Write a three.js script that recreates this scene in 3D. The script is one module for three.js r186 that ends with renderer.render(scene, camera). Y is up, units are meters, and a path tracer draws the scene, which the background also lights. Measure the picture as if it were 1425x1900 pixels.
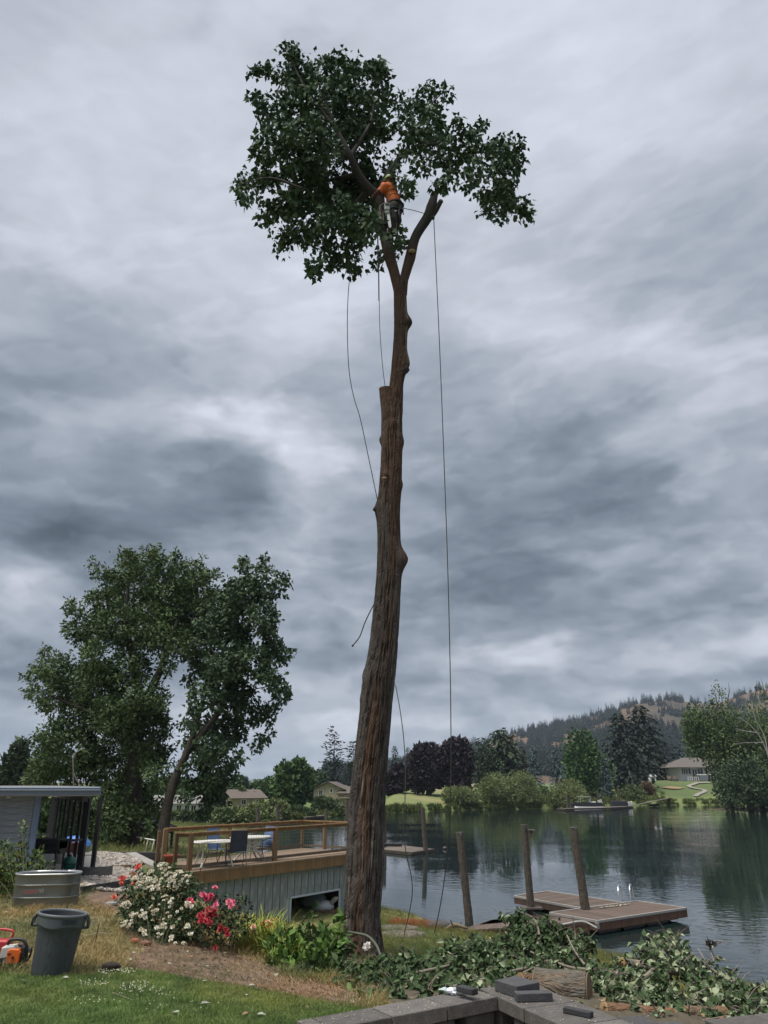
import * as THREE from 'three';
import { mergeGeometries } from 'three/addons/utils/BufferGeometryUtils.js';
import { RoundedBoxGeometry } from 'three/addons/geometries/RoundedBoxGeometry.js';
import { MarchingCubes } from 'three/addons/objects/MarchingCubes.js';
import { ImprovedNoise } from 'three/addons/math/ImprovedNoise.js';

// ---------------------------------------------------------------- camera, sun, exposure
const FPX = 1400, PITCH = Math.atan(505 / 1400), EYE = 2.0, WATER = -2.5;
const scene = new THREE.Scene();
const camera = new THREE.PerspectiveCamera(2 * Math.atan(950 / FPX) * 180 / Math.PI, 0.75, 0.1, 12000);
camera.position.set(0, EYE, 0);
camera.rotation.x = PITCH;
const renderer = new THREE.WebGLRenderer({ antialias: true });
renderer.toneMapping = THREE.LinearToneMapping;
renderer.toneMappingExposure = 3.0;
renderer.shadowMap.enabled = true;
const sun = new THREE.DirectionalLight(new THREE.Color().setRGB(1, 0.95, 0.87), 1.5);
sun.position.set(-20, 60, 12);           // a veiled sun, high on the left
sun.castShadow = true; sun.shadow.radius = 70;
Object.assign(sun.shadow.camera, { left: -60, right: 60, top: 60, bottom: -60, near: 1, far: 200 });
sun.shadow.mapSize.set(2048, 2048);
scene.add(sun);

// ---------------------------------------------------------------- small tools
function rng(seed) { let a = seed >>> 0; return () => { a = (a + 0x6d2b79f5) | 0; let t = Math.imul(a ^ (a >>> 15), 1 | a); t = (t + Math.imul(t ^ (t >>> 7), 61 | t)) ^ t; return ((t ^ (t >>> 14)) >>> 0) / 4294967296; }; }
const noiseGen = new ImprovedNoise();
const n3 = (x, y, z) => noiseGen.noise(x, y, z);
function fbm(x, y, z, oct = 4, gain = 0.5) { let s = 0, a = 1; for (let i = 0; i < oct; i++) { s += a * n3(x, y, z); x = x * 2.03 + 7.1; y = y * 2.03 + 3.3; z = z * 2.03 + 1.7; a *= gain; } return s; }
const lerp = (a, b, t) => a + (b - a) * t, clamp = (x, a = 0, b = 1) => Math.min(b, Math.max(a, x));
const smooth = (a, b, x) => { const t = clamp((x - a) / (b - a)); return t * t * (3 - 2 * t); };
function table(rows, x, k = 1) { // rows of [x, y...]; linear lookup
  if (x <= rows[0][0]) return rows[0][k];
  for (let i = 1; i < rows.length; i++) if (x <= rows[i][0]) return lerp(rows[i - 1][k], rows[i][k], (x - rows[i - 1][0]) / (rows[i][0] - rows[i - 1][0]));
  return rows[rows.length - 1][k];
}
const V = (x, y, z) => new THREE.Vector3(x, y, z);
const SN = Math.sin(PITCH), CS = Math.cos(PITCH);
// a sight line measured in the photograph -> the place on it at ground distance d, or at height y
function ray(px, py) { const u = (px - 712.5) / FPX, v = (950 - py) / FPX; return V(u, SN + v * CS, -CS + v * SN); }
function P(px, py, d) { const r = ray(px, py); return r.multiplyScalar(d / -r.z).add(V(0, EYE, 0)); }
function PY(px, py, y) { const r = ray(px, py); return r.multiplyScalar((y - EYE) / r.y).add(V(0, EYE, 0)); }
const mpp = (py, d) => { const r = ray(712.5, py); return d / -r.z / FPX; }; // metres per photo pixel at ground distance d

const used = {};
function numbered(name) { const k = used[name] = (used[name] ?? -1) + 1; return k ? name + '_' + String(k).padStart(3, '0') : name; }
function tag(o, label, category, group, kind) {
  if (label) o.userData.label = label;
  if (category) o.userData.category = category;
  if (group) o.userData.group = group;
  if (kind) o.userData.kind = kind;
  return o;
}
function thing(name, label, category, pos, group) {
  const o = new THREE.Group(); o.name = numbered(name);
  if (pos) o.position.copy(pos);
  scene.add(o);
  return tag(o, label, category, group);
}
function shadow(o) { o.castShadow = true; o.receiveShadow = true; return o; }
function prep(g) {
  if (g.index) g = g.toNonIndexed();
  for (const k of Object.keys(g.attributes)) if (!['position', 'normal', 'uv', 'color'].includes(k)) g.deleteAttribute(k);
  if (!g.attributes.normal) g.computeVertexNormals();
  if (!g.attributes.uv) g.setAttribute('uv', new THREE.BufferAttribute(new Float32Array(g.attributes.position.count * 2), 2));
  return g;
}
function join(gs) {
  if (!Array.isArray(gs)) return gs;
  if (gs.length === 1) return gs[0];
  gs = gs.map(prep);
  const c = gs.some((g) => g.attributes.color);
  if (c) for (const g of gs) if (!g.attributes.color) g.setAttribute('color', new THREE.BufferAttribute(new Float32Array(g.attributes.position.count * 3).fill(1), 3));
  return mergeGeometries(gs);
}
function part(name, gs, mat, parent, label) {
  const m = shadow(new THREE.Mesh(join(gs), mat)); m.name = name;
  if (label) m.userData.label = label;
  parent.add(m); return m;
}
function solo(name, gs, mat, label, category, group) { const m = part(numbered(name), gs, mat, scene); return tag(m, label, category, group); }
function struct(name, gs, mat) { const m = part(numbered(name), gs, mat, scene); m.userData.kind = 'structure'; return m; }
const lin = (r, g, b) => new THREE.Color().setRGB(r, g, b);
function mat(c, rough = 0.8, o = {}) { return new THREE.MeshStandardMaterial({ color: c.isColor ? c : lin(...c), roughness: rough, ...o }); }
const vmat = (rough = 0.85, o = {}) => new THREE.MeshStandardMaterial({ vertexColors: true, roughness: rough, ...o });
// geometry in place -------------------------------------------------
function metreUV(g) { // uv in metres from the face direction
  g = g.index ? g.toNonIndexed() : g; g.computeVertexNormals();
  const p = g.attributes.position, n = g.attributes.normal, uv = new Float32Array(p.count * 2);
  for (let i = 0; i < p.count; i++) { const ax = Math.abs(n.getX(i)), ay = Math.abs(n.getY(i)), az = Math.abs(n.getZ(i)), x = p.getX(i), y = p.getY(i), z = p.getZ(i);
    if (ax > ay && ax > az) { uv[2 * i] = z; uv[2 * i + 1] = y; } else if (ay > az) { uv[2 * i] = x; uv[2 * i + 1] = z; } else { uv[2 * i] = x; uv[2 * i + 1] = y; } }
  g.setAttribute('uv', new THREE.BufferAttribute(uv, 2)); return g;
}
function box(w, h, d, x = 0, y = 0, z = 0, bevel = 0) { const g = bevel ? new RoundedBoxGeometry(w, h, d, 1, bevel) : metreUV(new THREE.BoxGeometry(w, h, d)); return g.translate(x, y, z); }
function along(g, a, b, up) { // geometry built along +z from 0 -> laid from a to b
  const z = b.clone().sub(a).normalize(), x = (up ?? V(0, 1, 0)).clone().cross(z); if (x.lengthSq() < 1e-6) x.set(1, 0, 0); x.normalize();
  const y = z.clone().cross(x);
  return g.applyMatrix4(new THREE.Matrix4().makeBasis(x, y, z).setPosition(a));
}
function beam(a, b, w, h, up) { const L = a.distanceTo(b); return along(metreUV(new THREE.BoxGeometry(w, h, L)).translate(0, 0, L / 2), a, b, up); }
function rod(a, b, r1, r2 = r1, seg = 8) { const L = a.distanceTo(b); return along(new THREE.CylinderGeometry(r2, r1, L, seg).rotateX(Math.PI / 2).translate(0, 0, L / 2), a, b); }
function tube(pts, r, seg = 6, per = 6) { return new THREE.TubeGeometry(new THREE.CatmullRomCurve3(pts), (pts.length - 1) * per, r, seg); }
function limb(pts, radii, seg = 8, per = 5, wob = 0) { // tapered, slightly knotty round limb, closed at both ends
  const c = new THREE.CatmullRomCurve3(pts), n = (pts.length - 1) * per, pos = [], uv = [], idx = [];
  const fr = c.computeFrenetFrames(n); let len = 0, last = null;
  for (let i = 0; i <= n; i++) {
    const t = i / n, p = c.getPoint(t), f = t * (radii.length - 1), k = Math.min(radii.length - 2, Math.floor(f)), r = radii.length > 1 ? lerp(radii[k], radii[k + 1], f - k) : radii[0];
    if (last) len += p.distanceTo(last); last = p.clone();
    for (let j = 0; j <= seg; j++) {
      const a = (j % seg) / seg * Math.PI * 2, w = wob ? 1 + wob * n3(p.x * 3 + Math.cos(a) * 1.3, p.y * 3, p.z * 3 + Math.sin(a) * 1.3) : 1;
      const q = p.clone().addScaledVector(fr.normals[i], Math.cos(a) * r * w).addScaledVector(fr.binormals[i], Math.sin(a) * r * w);
      pos.push(q.x, q.y, q.z); uv.push(j / seg * 2 * Math.PI * r, len);
    }
  }
  const W = seg + 1;
  for (let i = 0; i < n; i++) for (let j = 0; j < seg; j++) { const a = i * W + j; idx.push(a, a + 1, a + W, a + 1, a + W + 1, a + W); }
  for (const [e, row] of [[0, 0], [1, n]]) { const p = c.getPoint(e), ci = pos.length / 3; pos.push(p.x, p.y, p.z); uv.push(0, 0); for (let j = 0; j < seg; j++) { const a = row * W + j; e ? idx.push(ci, a, a + 1) : idx.push(ci, a + 1, a); } }
  const g = new THREE.BufferGeometry(); g.setAttribute('position', new THREE.Float32BufferAttribute(pos, 3)); g.setAttribute('uv', new THREE.Float32BufferAttribute(uv, 2)); g.setIndex(idx); g.computeVertexNormals();
  return g;
}
function paint(g, fn) { // per-vertex colour of the thing itself
  const p = g.attributes.position, c = new Float32Array(p.count * 3);
  for (let i = 0; i < p.count; i++) { const k = fn(p.getX(i), p.getY(i), p.getZ(i), i); c[3 * i] = k[0]; c[3 * i + 1] = k[1]; c[3 * i + 2] = k[2]; }
  g.setAttribute('color', new THREE.BufferAttribute(c, 3)); return g;
}
function rough(g, amp, f) { // uneven surface
  const p = g.attributes.position; for (let i = 0; i < p.count; i++) { const x = p.getX(i), y = p.getY(i), z = p.getZ(i), k = 1 + amp * n3(x * f + 3.1, y * f + 1.7, z * f + 5.3); p.setXYZ(i, x * k, y * k, z * k); }
  g.computeVertexNormals(); return g;
}
// textures ----------------------------------------------------------
function tex(w, h, fn, { srgb = false, rep } = {}) {
  const d = new Uint8Array(w * h * 4);
  for (let y = 0; y < h; y++) for (let x = 0; x < w; x++) { const c = fn(x, y), i = (y * w + x) * 4; d[i] = clamp(c[0], 0, 255); d[i + 1] = clamp(c[1] ?? c[0], 0, 255); d[i + 2] = clamp(c[2] ?? c[0], 0, 255); d[i + 3] = 255; }
  const t = new THREE.DataTexture(d, w, h); t.wrapS = t.wrapT = THREE.RepeatWrapping; t.magFilter = THREE.LinearFilter; t.minFilter = THREE.LinearMipmapLinearFilter; t.generateMipmaps = true;
  if (srgb) t.colorSpace = THREE.SRGBColorSpace;
  if (rep) t.repeat.set(...rep);
  t.needsUpdate = true; return t;
}
// noise that repeats without a seam on an n-pixel tile
function tileNoise(x, y, n, freqX, freqY, seed) { const a = x / n * Math.PI * 2, b = y / n * Math.PI * 2, rx = freqX / (2 * Math.PI), ry = freqY / (2 * Math.PI); return n3(Math.cos(a) * rx + seed, Math.sin(a) * rx + Math.cos(b) * ry + seed * 0.7, Math.sin(b) * ry - seed * 1.3); }
const grainMap = tex(256, 256, (x, y) => { // wood grain, long way along v
  const g = tileNoise(x, y, 256, 46, 3, 4.2), f = tileNoise(x, y, 256, 120, 8, 9.1), k = tileNoise(x, y, 256, 5, 4, 2.3); const v = 205 + 40 * g + 22 * f + 26 * k; return [v, v * 0.985, v * 0.96]; }, { srgb: true });
const grainAlongU = tex(256, 256, (x, y) => { const g = tileNoise(y, x, 256, 46, 3, 4.2), f = tileNoise(y, x, 256, 120, 8, 9.1), k = tileNoise(y, x, 256, 5, 4, 2.3); const v = 205 + 40 * g + 22 * f + 26 * k; return [v, v * 0.985, v * 0.96]; }, { srgb: true });
const speckMap = tex(256, 256, (x, y) => { const f = tileNoise(x, y, 256, 110, 110, 1.2), k = tileNoise(x, y, 256, 9, 9, 6.6), s = tileNoise(x, y, 256, 60, 60, 8.8); const v = 205 + 46 * f + 24 * k + (s > 0.42 ? 30 : 0); return [v, v, v]; }, { srgb: true });
const speckBump = tex(256, 256, (x, y) => [128 + 90 * tileNoise(x, y, 256, 90, 90, 3.3) + 50 * tileNoise(x, y, 256, 30, 30, 5.1)]);
const scuffMap = tex(256, 256, (x, y) => { const b = tileNoise(x, y, 256, 7, 5, 3.1), s = tileNoise(x, y, 256, 60, 4, 7.4), f = tileNoise(x, y, 256, 100, 100, 2.2), m = tileNoise(x, y, 256, 44, 30, 9.6), d = clamp((m - 0.25) * 4) * clamp(0.5 + b * 2); const v = 205 + 18 * b + 20 * s + 18 * f - 26 * d; return [v, v * (1 - 0.03 * d), v * (1 - 0.08 * d)]; }, { srgb: true });
const barkBump = tex(512, 512, (x, y) => { const w = tileNoise(x, y, 512, 6, 6, 7.7) * 30; const r = 1 - Math.abs(tileNoise(x + w, y, 512, 34, 9, 2.1)) * 2.2; return [90 + 120 * r + 40 * tileNoise(x, y, 512, 90, 30, 5.5)]; });
const barkMap = tex(512, 512, (x, y) => { const w = tileNoise(x, y, 512, 6, 6, 7.7) * 30; const r = 1 - Math.abs(tileNoise(x + w, y, 512, 34, 9, 2.1)) * 2.2, k = tileNoise(x, y, 512, 5, 5, 3.9); const v = 150 + 60 * r + 40 * tileNoise(x, y, 512, 90, 30, 5.5); return [v + 18 * k, v, v - 14 * k - 8]; }, { srgb: true });
// ---------------------------------------------------------------- sky: a broken overcast
{
  const W = 3072, H = 1536, data = new Float32Array(W * H * 4);
  // cloud masses seen in the photograph: direction (from its place there), half widths in degrees, brightness against the general layer
  const masses = [
    [120, 560, 19, 6, 12], [430, 420, 14, 10, 12], [60, 40, 9, 5, -14], [640, 25, 3, 1.6, -20], [250, 130, 12, 7, 8], [1150, 250, 14, 12, 4], [1000, 60, 12, 7, 6], [340, 15, 2, 2, -22],
    [330, 690, 17, 4, -20], [80, 660, 10, 3.5, -12], [440, 790, 7, 1.6, 18], [520, 800, 6, 2.0, 20], [640, 895, 4.2, 2.6, 30], [590, 860, 3, 1.4, 18], [470, 770, 5, 1.2, 18], [180, 770, 9, 2, 8],
    [200, 925, 13, 4.2, -34], [420, 905, 9, 3.4, -22], [60, 1000, 10, 2.4, -40], [300, 985, 10, 1.6, -18], [40, 1110, 7, 1.8, 26], [110, 1090, 5, 1.2, 18], [20, 1240, 7, 4, -42], [560, 1000, 8, 2.6, 16], [620, 1130, 7, 2.2, -10],
    [1240, 720, 11, 3, 10], [1330, 660, 6, 3, 16], [1000, 680, 12, 4, 6], [1400, 520, 5, 3, -22], [1180, 560, 7, 2, -10], [960, 560, 8, 4, 6], [1060, 820, 16, 3, -16], [870, 870, 9, 3, -14],
    [1180, 940, 14, 3.4, -38], [1050, 900, 9, 3, -16], [1380, 900, 6, 2, 8], [1400, 960, 7, 2, 22], [930, 1110, 5.5, 1.8, -30], [820, 1030, 7, 3, -12], [1260, 1050, 7, 2, 12], [1100, 1050, 6, 2, -14],
    [1210, 1180, 6, 1.3, -30], [1400, 1100, 5, 1.6, -24], [1080, 1190, 4, .9, 30], [1360, 1165, 4.5, .9, 26], [1000, 1230, 9, .8, 20], [1240, 1262, 11, 1.3, -24], [860, 1280, 7, .9, -12], [1100, 1280, 4, .7, 20], [930, 1330, 6, .5, 10], [600, 1330, 8, 1.2, 16], [560, 1250, 6, 1, 18], [620, 1200, 9, 1, -16], [800, 1360, 6, .8, 22], [30, 1340, 6, 1.4, 20], [520, 1400, 7, .9, 12],
  ].map(([px, py, a, e, k]) => { const r = ray(px, py); return [Math.atan2(r.x, -r.z), Math.atan2(r.y, Math.hypot(r.x, r.z)), a * Math.PI / 180, e * Math.PI / 180, k < 0 ? k * 0.62 : k]; });
  const rnd = rng(77);   // the rest of the sky goes on with masses of the same sizes
  for (let i = 0; i < 60; i++) { const az = 0.62 + rnd() * (2 * Math.PI - 1.24), el = 0.03 + rnd() * rnd() * 1.0; masses.push([az > Math.PI ? az - 2 * Math.PI : az, el, 0.08 + rnd() * 0.2, 0.02 + el * 0.12, (rnd() - 0.55) * 56]); }
  const nm = masses.length, layer = [[-10, 160], [0, 180], [3, 177], [6, 172], [10, 169], [14, 168], [20, 168], [26, 174], [31, 182], [38, 193], [45, 199], [54, 205], [70, 212], [90, 218]];
  const f = (c) => Math.pow((c + 0.055) / 1.055, 2.4) / 3; // for the exposure of 3
  const skyRow = (y) => {
    const el = ((y + 0.5) / H - 0.5) * Math.PI, deg = el * 180 / Math.PI, sy = Math.sin(el), cy = Math.cos(el), base = table(layer, deg);
    for (let x = 0; x < W; x++) {
      const az = ((x + 0.5) / W - 0.5) * 2 * Math.PI, dx = Math.cos(az) * cy, dz = Math.sin(az) * cy, at = Math.atan2(dx, -dz), i = (y * W + x) * 4;
      let L = base;
      if (deg > -1) {
        const near = Math.abs(at) < 0.75 && deg < 62, q = 1 / (Math.max(sy, 0) + 0.13), qx = dx * q, qz = dz * q;
        const bx = dx * 4, by = el * 8, bz = dz * 4, wx = fbm(bx, by + 4.4, bz, near ? 5 : 3, 0.55), wy = fbm(bx + 9, by + 8.4, bz, near ? 5 : 3, 0.55);
        const a2 = at + wx * 0.11, e2 = el + wy * 0.055 * (0.35 + Math.max(0, deg) / 34);
        for (let j = 0; j < nm; j++) { const m = masses[j]; if (Math.abs(e2 - m[1]) > m[3] * 2.45) continue; let da = a2 - m[0]; if (da > Math.PI) da -= 2 * Math.PI; if (da < -Math.PI) da += 2 * Math.PI; const u = da / m[2], v = (e2 - m[1]) / m[3], k = u * u + v * v; if (k < 6) L += m[4] * Math.exp(-k * 0.8); }
        const ax = dx * 7, ay = el * 15, azz = dz * 7, puff = 0.45 * fbm(qx * 2.6 + wx * 0.8, 1.1, qz * 2.6 + wy * 0.8, near ? 5 : 3, 0.5) + 0.75 * fbm(ax + wx * 0.35, ay + wy * 0.3, azz, near ? 5 : 3, 0.5), fine = near ? fbm(ax * 3.4 + wx * 0.5, ay * 3.0 + wy * 0.5, azz * 3.4, 4, 0.5) : 0;
        const k = smooth(58, 18, deg);
        const pu = lerp(0.62, 1, k), r = fbm((ax * 0.62 + wx * 0.2) * pu, (ay * 0.72 + wy * 0.2) * pu, azz * 0.62 * pu, near ? 5 : 3, 0.46);
        L += (smooth(-0.5, 0.6, r) - 0.46) * lerp(13, 27, k);
        const r3 = fbm((ax * 1.5 + wx * 0.3 + 20) * pu, (ay * 1.7 + wy * 0.3) * pu, azz * 1.5 * pu, near ? 6 : 3, 0.55); // edges where one layer hangs before the next
        L += (smooth(-0.05, 0.16, r3) - 0.5) * lerp(3, 8, k);
        const low = smooth(26, 9, deg); // nearer the horizon the same rolls lie farther off: smaller and flatter
        if (low > 0) { const r2 = fbm(dx * 12 + wx * 0.3, el * 30 + wy * 0.4, dz * 13, near ? 4 : 2, 0.5); L += (smooth(-0.4, 0.5, r2) - 0.5) * 22 * low; }
        L += puff * lerp(7, 15, k) + fine * lerp(3, 8, k);
      }
      const t = clamp((L - 95) / 105), s = clamp(L / 255, 0.2, 0.9);
      data[i] = f(s * lerp(0.86, 0.972, t)); data[i + 1] = f(s * lerp(0.98, 1.0, t)); data[i + 2] = f(s * lerp(1.115, 1.06, t)); data[i + 3] = 1;
    }
  };
  for (let y = 0; y < H; y++) skyRow(y);
  const t = new THREE.DataTexture(data, W, H, THREE.RGBAFormat, THREE.FloatType);
  t.mapping = THREE.EquirectangularReflectionMapping; t.magFilter = THREE.LinearFilter; t.minFilter = THREE.LinearFilter; t.needsUpdate = true;
  scene.background = t; scene.environment = t;
}
scene.fog = new THREE.FogExp2(new THREE.Color().setRGB(0.42, 0.5, 0.6), 0.00012);
// ---------------------------------------------------------------- near bank: heights through surveyed points (thin plate)
const survey = [];
{
  const add = (x, z, y) => survey.push([x, z, y]), px = (a, b, y) => { const p = PY(a, b, y); add(p.x, p.z, y); };
  for (const x of [-9, -3, 3, 9]) add(x, 3, 0.05);
  for (const [x, z, y] of [[-6, -6, 0.02], [-2, -7, 0], [0.4, -7.5, 0], [1.5, -5, 0], [2.2, -8, -0.08], [3.6, -9, -0.3], [5.5, -9.5, -0.75], [2.5, -12, -0.55], [5, -13, -1.2], [8, -13, -2.0], [0.5, -11, -0.4], [1.5, -15, -1.0], [3.5, -19, -1.75], [-25, -8, 0.3], [-14, -14, 0.1], [-14, -24, -0.2], [-30, -30, -0.7], [-20, -48, -1.25], [-32, -70, -1.8], [-14, -60, -1.9], [-9, -38, -1.1], [-12, -30, -0.55]]) add(x, z, y);
  for (const [a, b, y] of [[100, 1808, 0], [100, 1890, 0], [400, 1890, 0], [590, 1892, -0.02], [230, 1800, -0.02], [430, 1830, -0.1], [640, 1860, -0.2], [250, 1760, -0.1], [400, 1790, -0.28], [560, 1822, -0.4], [90, 1690, 0], [150, 1690, 0], [30, 1690, 0], [180, 1655, -0.02], [170, 1602, -0.2], [235, 1590, -0.3], [100, 1622, -0.25], [260, 1605, -0.3], [225, 1660, -0.15],
    [380, 1700, -1.6], [450, 1702, -1.95], [585, 1709, -2.28], [640, 1706, -2.3], [330, 1672, -0.7], [310, 1640, -0.5], [680, 1772, -0.82], [600, 1782, -0.75], [480, 1762, -0.6], [760, 1752, -1.55], [740, 1712, -2.0], [735, 1692, -2.3]]) px(a, b, y);
  for (const [a, b] of [[700, 1687], [790, 1703], [815, 1724], [880, 1732], [1000, 1750], [1130, 1768], [1290, 1803], [1425, 1830]]) { const p = PY(a, b, WATER); add(p.x, p.z, WATER); add(p.x + 2.2, p.z - 5.5, WATER - 1.1); }
  for (const [x, z] of [[12, -14], [16, -8]]) add(x, z, WATER - 0.2);
  for (const [x, z] of [[-2.2, -35], [-6, -46], [-9.5, -64], [-13, -84], [-26, -98], [-60, -106], [-110, -110]]) { add(x, z, WATER); add(x + 4, z - 8, WATER - 0.9); }
}
const tps = (() => {
  const n = survey.length, N = n + 3, A = [], U = (r2) => (r2 < 1e-9 ? 0 : 0.5 * r2 * Math.log(r2));
  for (let i = 0; i < N; i++) A.push(new Float64Array(N + 1));
  for (let i = 0; i < n; i++) {
    for (let j = 0; j < n; j++) A[i][j] = U((survey[i][0] - survey[j][0]) ** 2 + (survey[i][1] - survey[j][1]) ** 2) + (i === j ? 0.02 : 0);
    A[i][n] = A[n][i] = 1; A[i][n + 1] = A[n + 1][i] = survey[i][0]; A[i][n + 2] = A[n + 2][i] = survey[i][1]; A[i][N] = survey[i][2];
  }
  for (let c = 0; c < N; c++) {
    let b = c; for (let r = c + 1; r < N; r++) if (Math.abs(A[r][c]) > Math.abs(A[b][c])) b = r;
    [A[c], A[b]] = [A[b], A[c]];
    for (let r = c + 1; r < N; r++) { const f = A[r][c] / A[c][c]; if (f) for (let k = c; k <= N; k++) A[r][k] -= f * A[c][k]; }
  }
  const w = new Float64Array(N);
  for (let r = N - 1; r >= 0; r--) { let s = A[r][N]; for (let k = r + 1; k < N; k++) s -= A[r][k] * w[k]; w[r] = s / A[r][r]; }
  return (x, z) => { let s = w[n] + w[n + 1] * x + w[n + 2] * z; for (let i = 0; i < n; i++) s += w[i] * U((x - survey[i][0]) ** 2 + (z - survey[i][1]) ** 2); return s; };
})();
const groundY = (x, z) => clamp(tps(x, z), -4.5, 1.2);
function hit(px, py) { // where a sight line meets the near bank
  let a = 2, b = 2; for (; b < 120; b *= 1.01) { const p = P(px, py, b); if (p.y < groundY(p.x, p.z)) break; a = b; }
  for (let i = 0; i < 20; i++) { const m = (a + b) / 2, p = P(px, py, m); if (p.y < groundY(p.x, p.z)) b = m; else a = m; }
  const p = P(px, py, b); p.y = groundY(p.x, p.z); return p;
}
const onGround = (x, z, dy = 0) => V(x, groundY(x, z) + dy, z);
const region = (pts) => pts.map(([a, b]) => { const p = hit(a, b); return [p.x, p.z]; });
function inside(poly, x, z) { let c = false; for (let i = 0, j = poly.length - 1; i < poly.length; j = i++) { const [a, b] = poly[i], [d, e] = poly[j]; if (b > z !== e > z && x < (d - a) * (z - b) / (e - b) + a) c = !c; } return c; }
const lawn = region([[-260, 1792], [-60, 1797], [60, 1806], [150, 1812], [235, 1800], [330, 1812], [430, 1828], [540, 1848], [650, 1866], [720, 1900], [760, 2100], [-260, 2100]]);
const soil = region([[160, 1665], [232, 1650], [262, 1690], [300, 1740], [420, 1764], [520, 1798], [660, 1840], [690, 1868], [650, 1868], [540, 1850], [430, 1830], [330, 1814], [262, 1806], [222, 1786], [255, 1764], [228, 1724], [205, 1690], [165, 1685]]);
const gravel = region([[152, 1584], [238, 1584], [262, 1604], [268, 1646], [150, 1662], [150, 1632], [190, 1628]]);
const slabArea = region([[60, 1578], [140, 1580], [158, 1640], [100, 1640], [40, 1640]]);
{
  const pos = [], col = [], idx = [], rows = 330, cols = 520;
  for (let r = 0; r <= rows; r++) {
    const d = 3 * Math.pow(125 / 3, r / rows);
    for (let c = 0; c <= cols; c++) {
      const k = (c / cols - 0.5) * 2, s = k * 0.62 + Math.pow(k, 9) * 0.5, x = s * (d + 4), z = -d;
      let y = groundY(x, z);
      const wob = fbm(x * 1.7, 0.5, z * 1.7, 3) * 0.28, wx = x + wob * 0.8, wz = z + fbm(x * 1.7 + 9, 2.5, z * 1.7, 3) * 0.3;
      const isLawn = inside(lawn, wx, wz), isSoil = !isLawn && inside(soil, wx, wz), isGravel = inside(gravel, wx, wz);
      const a = fbm(x * 0.6, 1, z * 0.6, 3), b = fbm(x * 5, 2, z * 5, 3), e = fbm(x * 22, 3, z * 22, 2);
      let k3;
      if (isLawn) { const t = clamp(0.42 + a * 0.5 + b * 0.35); k3 = [lerp(0.075, 0.145, t), lerp(0.125, 0.165, t), lerp(0.028, 0.055, t)]; y += b * 0.008; }
      else if (isSoil) { const t = clamp(0.5 + b * 0.6 + a * 0.4); k3 = [lerp(0.09, 0.175, t), lerp(0.058, 0.112, t), lerp(0.037, 0.07, t)]; y += b * 0.02 + e * 0.012; }
      else if (isGravel) { k3 = [0.2, 0.185, 0.165]; y += b * 0.03; }
      else if (d < 22 && x < 0.5 - (d - 8) * 0.28) { const t = clamp(0.5 + a * 0.7 + b * 0.4); k3 = [lerp(0.14, 0.29, t), lerp(0.12, 0.22, t), lerp(0.05, 0.11, t)]; y += b * 0.02 + e * 0.008; }
      else if (d < 18) { k3 = [0.075, 0.062, 0.038]; y += b * 0.03; }
      else { const t = clamp(0.45 + a * 0.6 + b * 0.3); k3 = [lerp(0.08, 0.19, t), lerp(0.11, 0.165, t), lerp(0.03, 0.055, t)]; y += b * 0.03; }
      const g = 1 + e * 0.35 + b * 0.15; if (y < WATER + 0.06) k3 = [0.06, 0.055, 0.04];
      pos.push(x, y, z); col.push(k3[0] * g, k3[1] * g, k3[2] * g);
    }
  }
  const W = cols + 1;
  for (let r = 0; r < rows; r++) for (let c = 0; c < cols; c++) { const a = r * W + c; idx.push(a, a + 1, a + W, a + 1, a + W + 1, a + W); }
  const g = new THREE.BufferGeometry(); g.setAttribute('position', new THREE.Float32BufferAttribute(pos, 3)); g.setAttribute('color', new THREE.Float32BufferAttribute(col, 3)); g.setIndex(idx); g.computeVertexNormals();
  struct('ground', g, vmat(0.95));
  // the bank goes on behind and beside the camera
  const back = new THREE.PlaneGeometry(120, 60, 24, 12).rotateX(-Math.PI / 2).translate(-20, -0.35, 30); paint(back, (x, y, z) => { const t = 0.5 + fbm(x * 0.3, 1, z * 0.3, 2) * 0.5; return [lerp(0.05, 0.1, t), lerp(0.08, 0.1, t), 0.03]; });
  struct('ground', back, vmat(0.95));
}
// ---------------------------------------------------------------- water
const rippleMap = tex(2048, 2048, (x, y) => { // 48 m of lake surface: wind ripples with calmer lanes
  const lane = clamp(0.62 + 1.0 * tileNoise(x, y, 2048, 5, 9, 1.9) + 0.35 * tileNoise(x, y, 2048, 14, 22, 3.2), 0.05, 1.3), q = tileNoise(x, y, 2048, 12, 12, 6.1) * 14;
  return [128 + lane * (34 * tileNoise(x + q, y, 2048, 95, 150, 8.3) + 26 * tileNoise(x, y + q, 2048, 200, 290, 2.7)) + 20 * tileNoise(x, y, 2048, 30, 46, 5.9)];
});
{
  const g = new THREE.PlaneGeometry(1400, 900, 1, 1).rotateX(-Math.PI / 2).translate(150, WATER, -420), uv = g.attributes.uv, p = g.attributes.position;
  for (let i = 0; i < 4; i++) uv.setXY(i, p.getX(i) / 48, p.getZ(i) / 48);
  struct('water', g, new THREE.MeshPhysicalMaterial({ color: lin(0.012, 0.022, 0.022), roughness: 0.03, ior: 1.333, bumpMap: rippleMap, bumpScale: 0.02 }));
}
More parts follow.
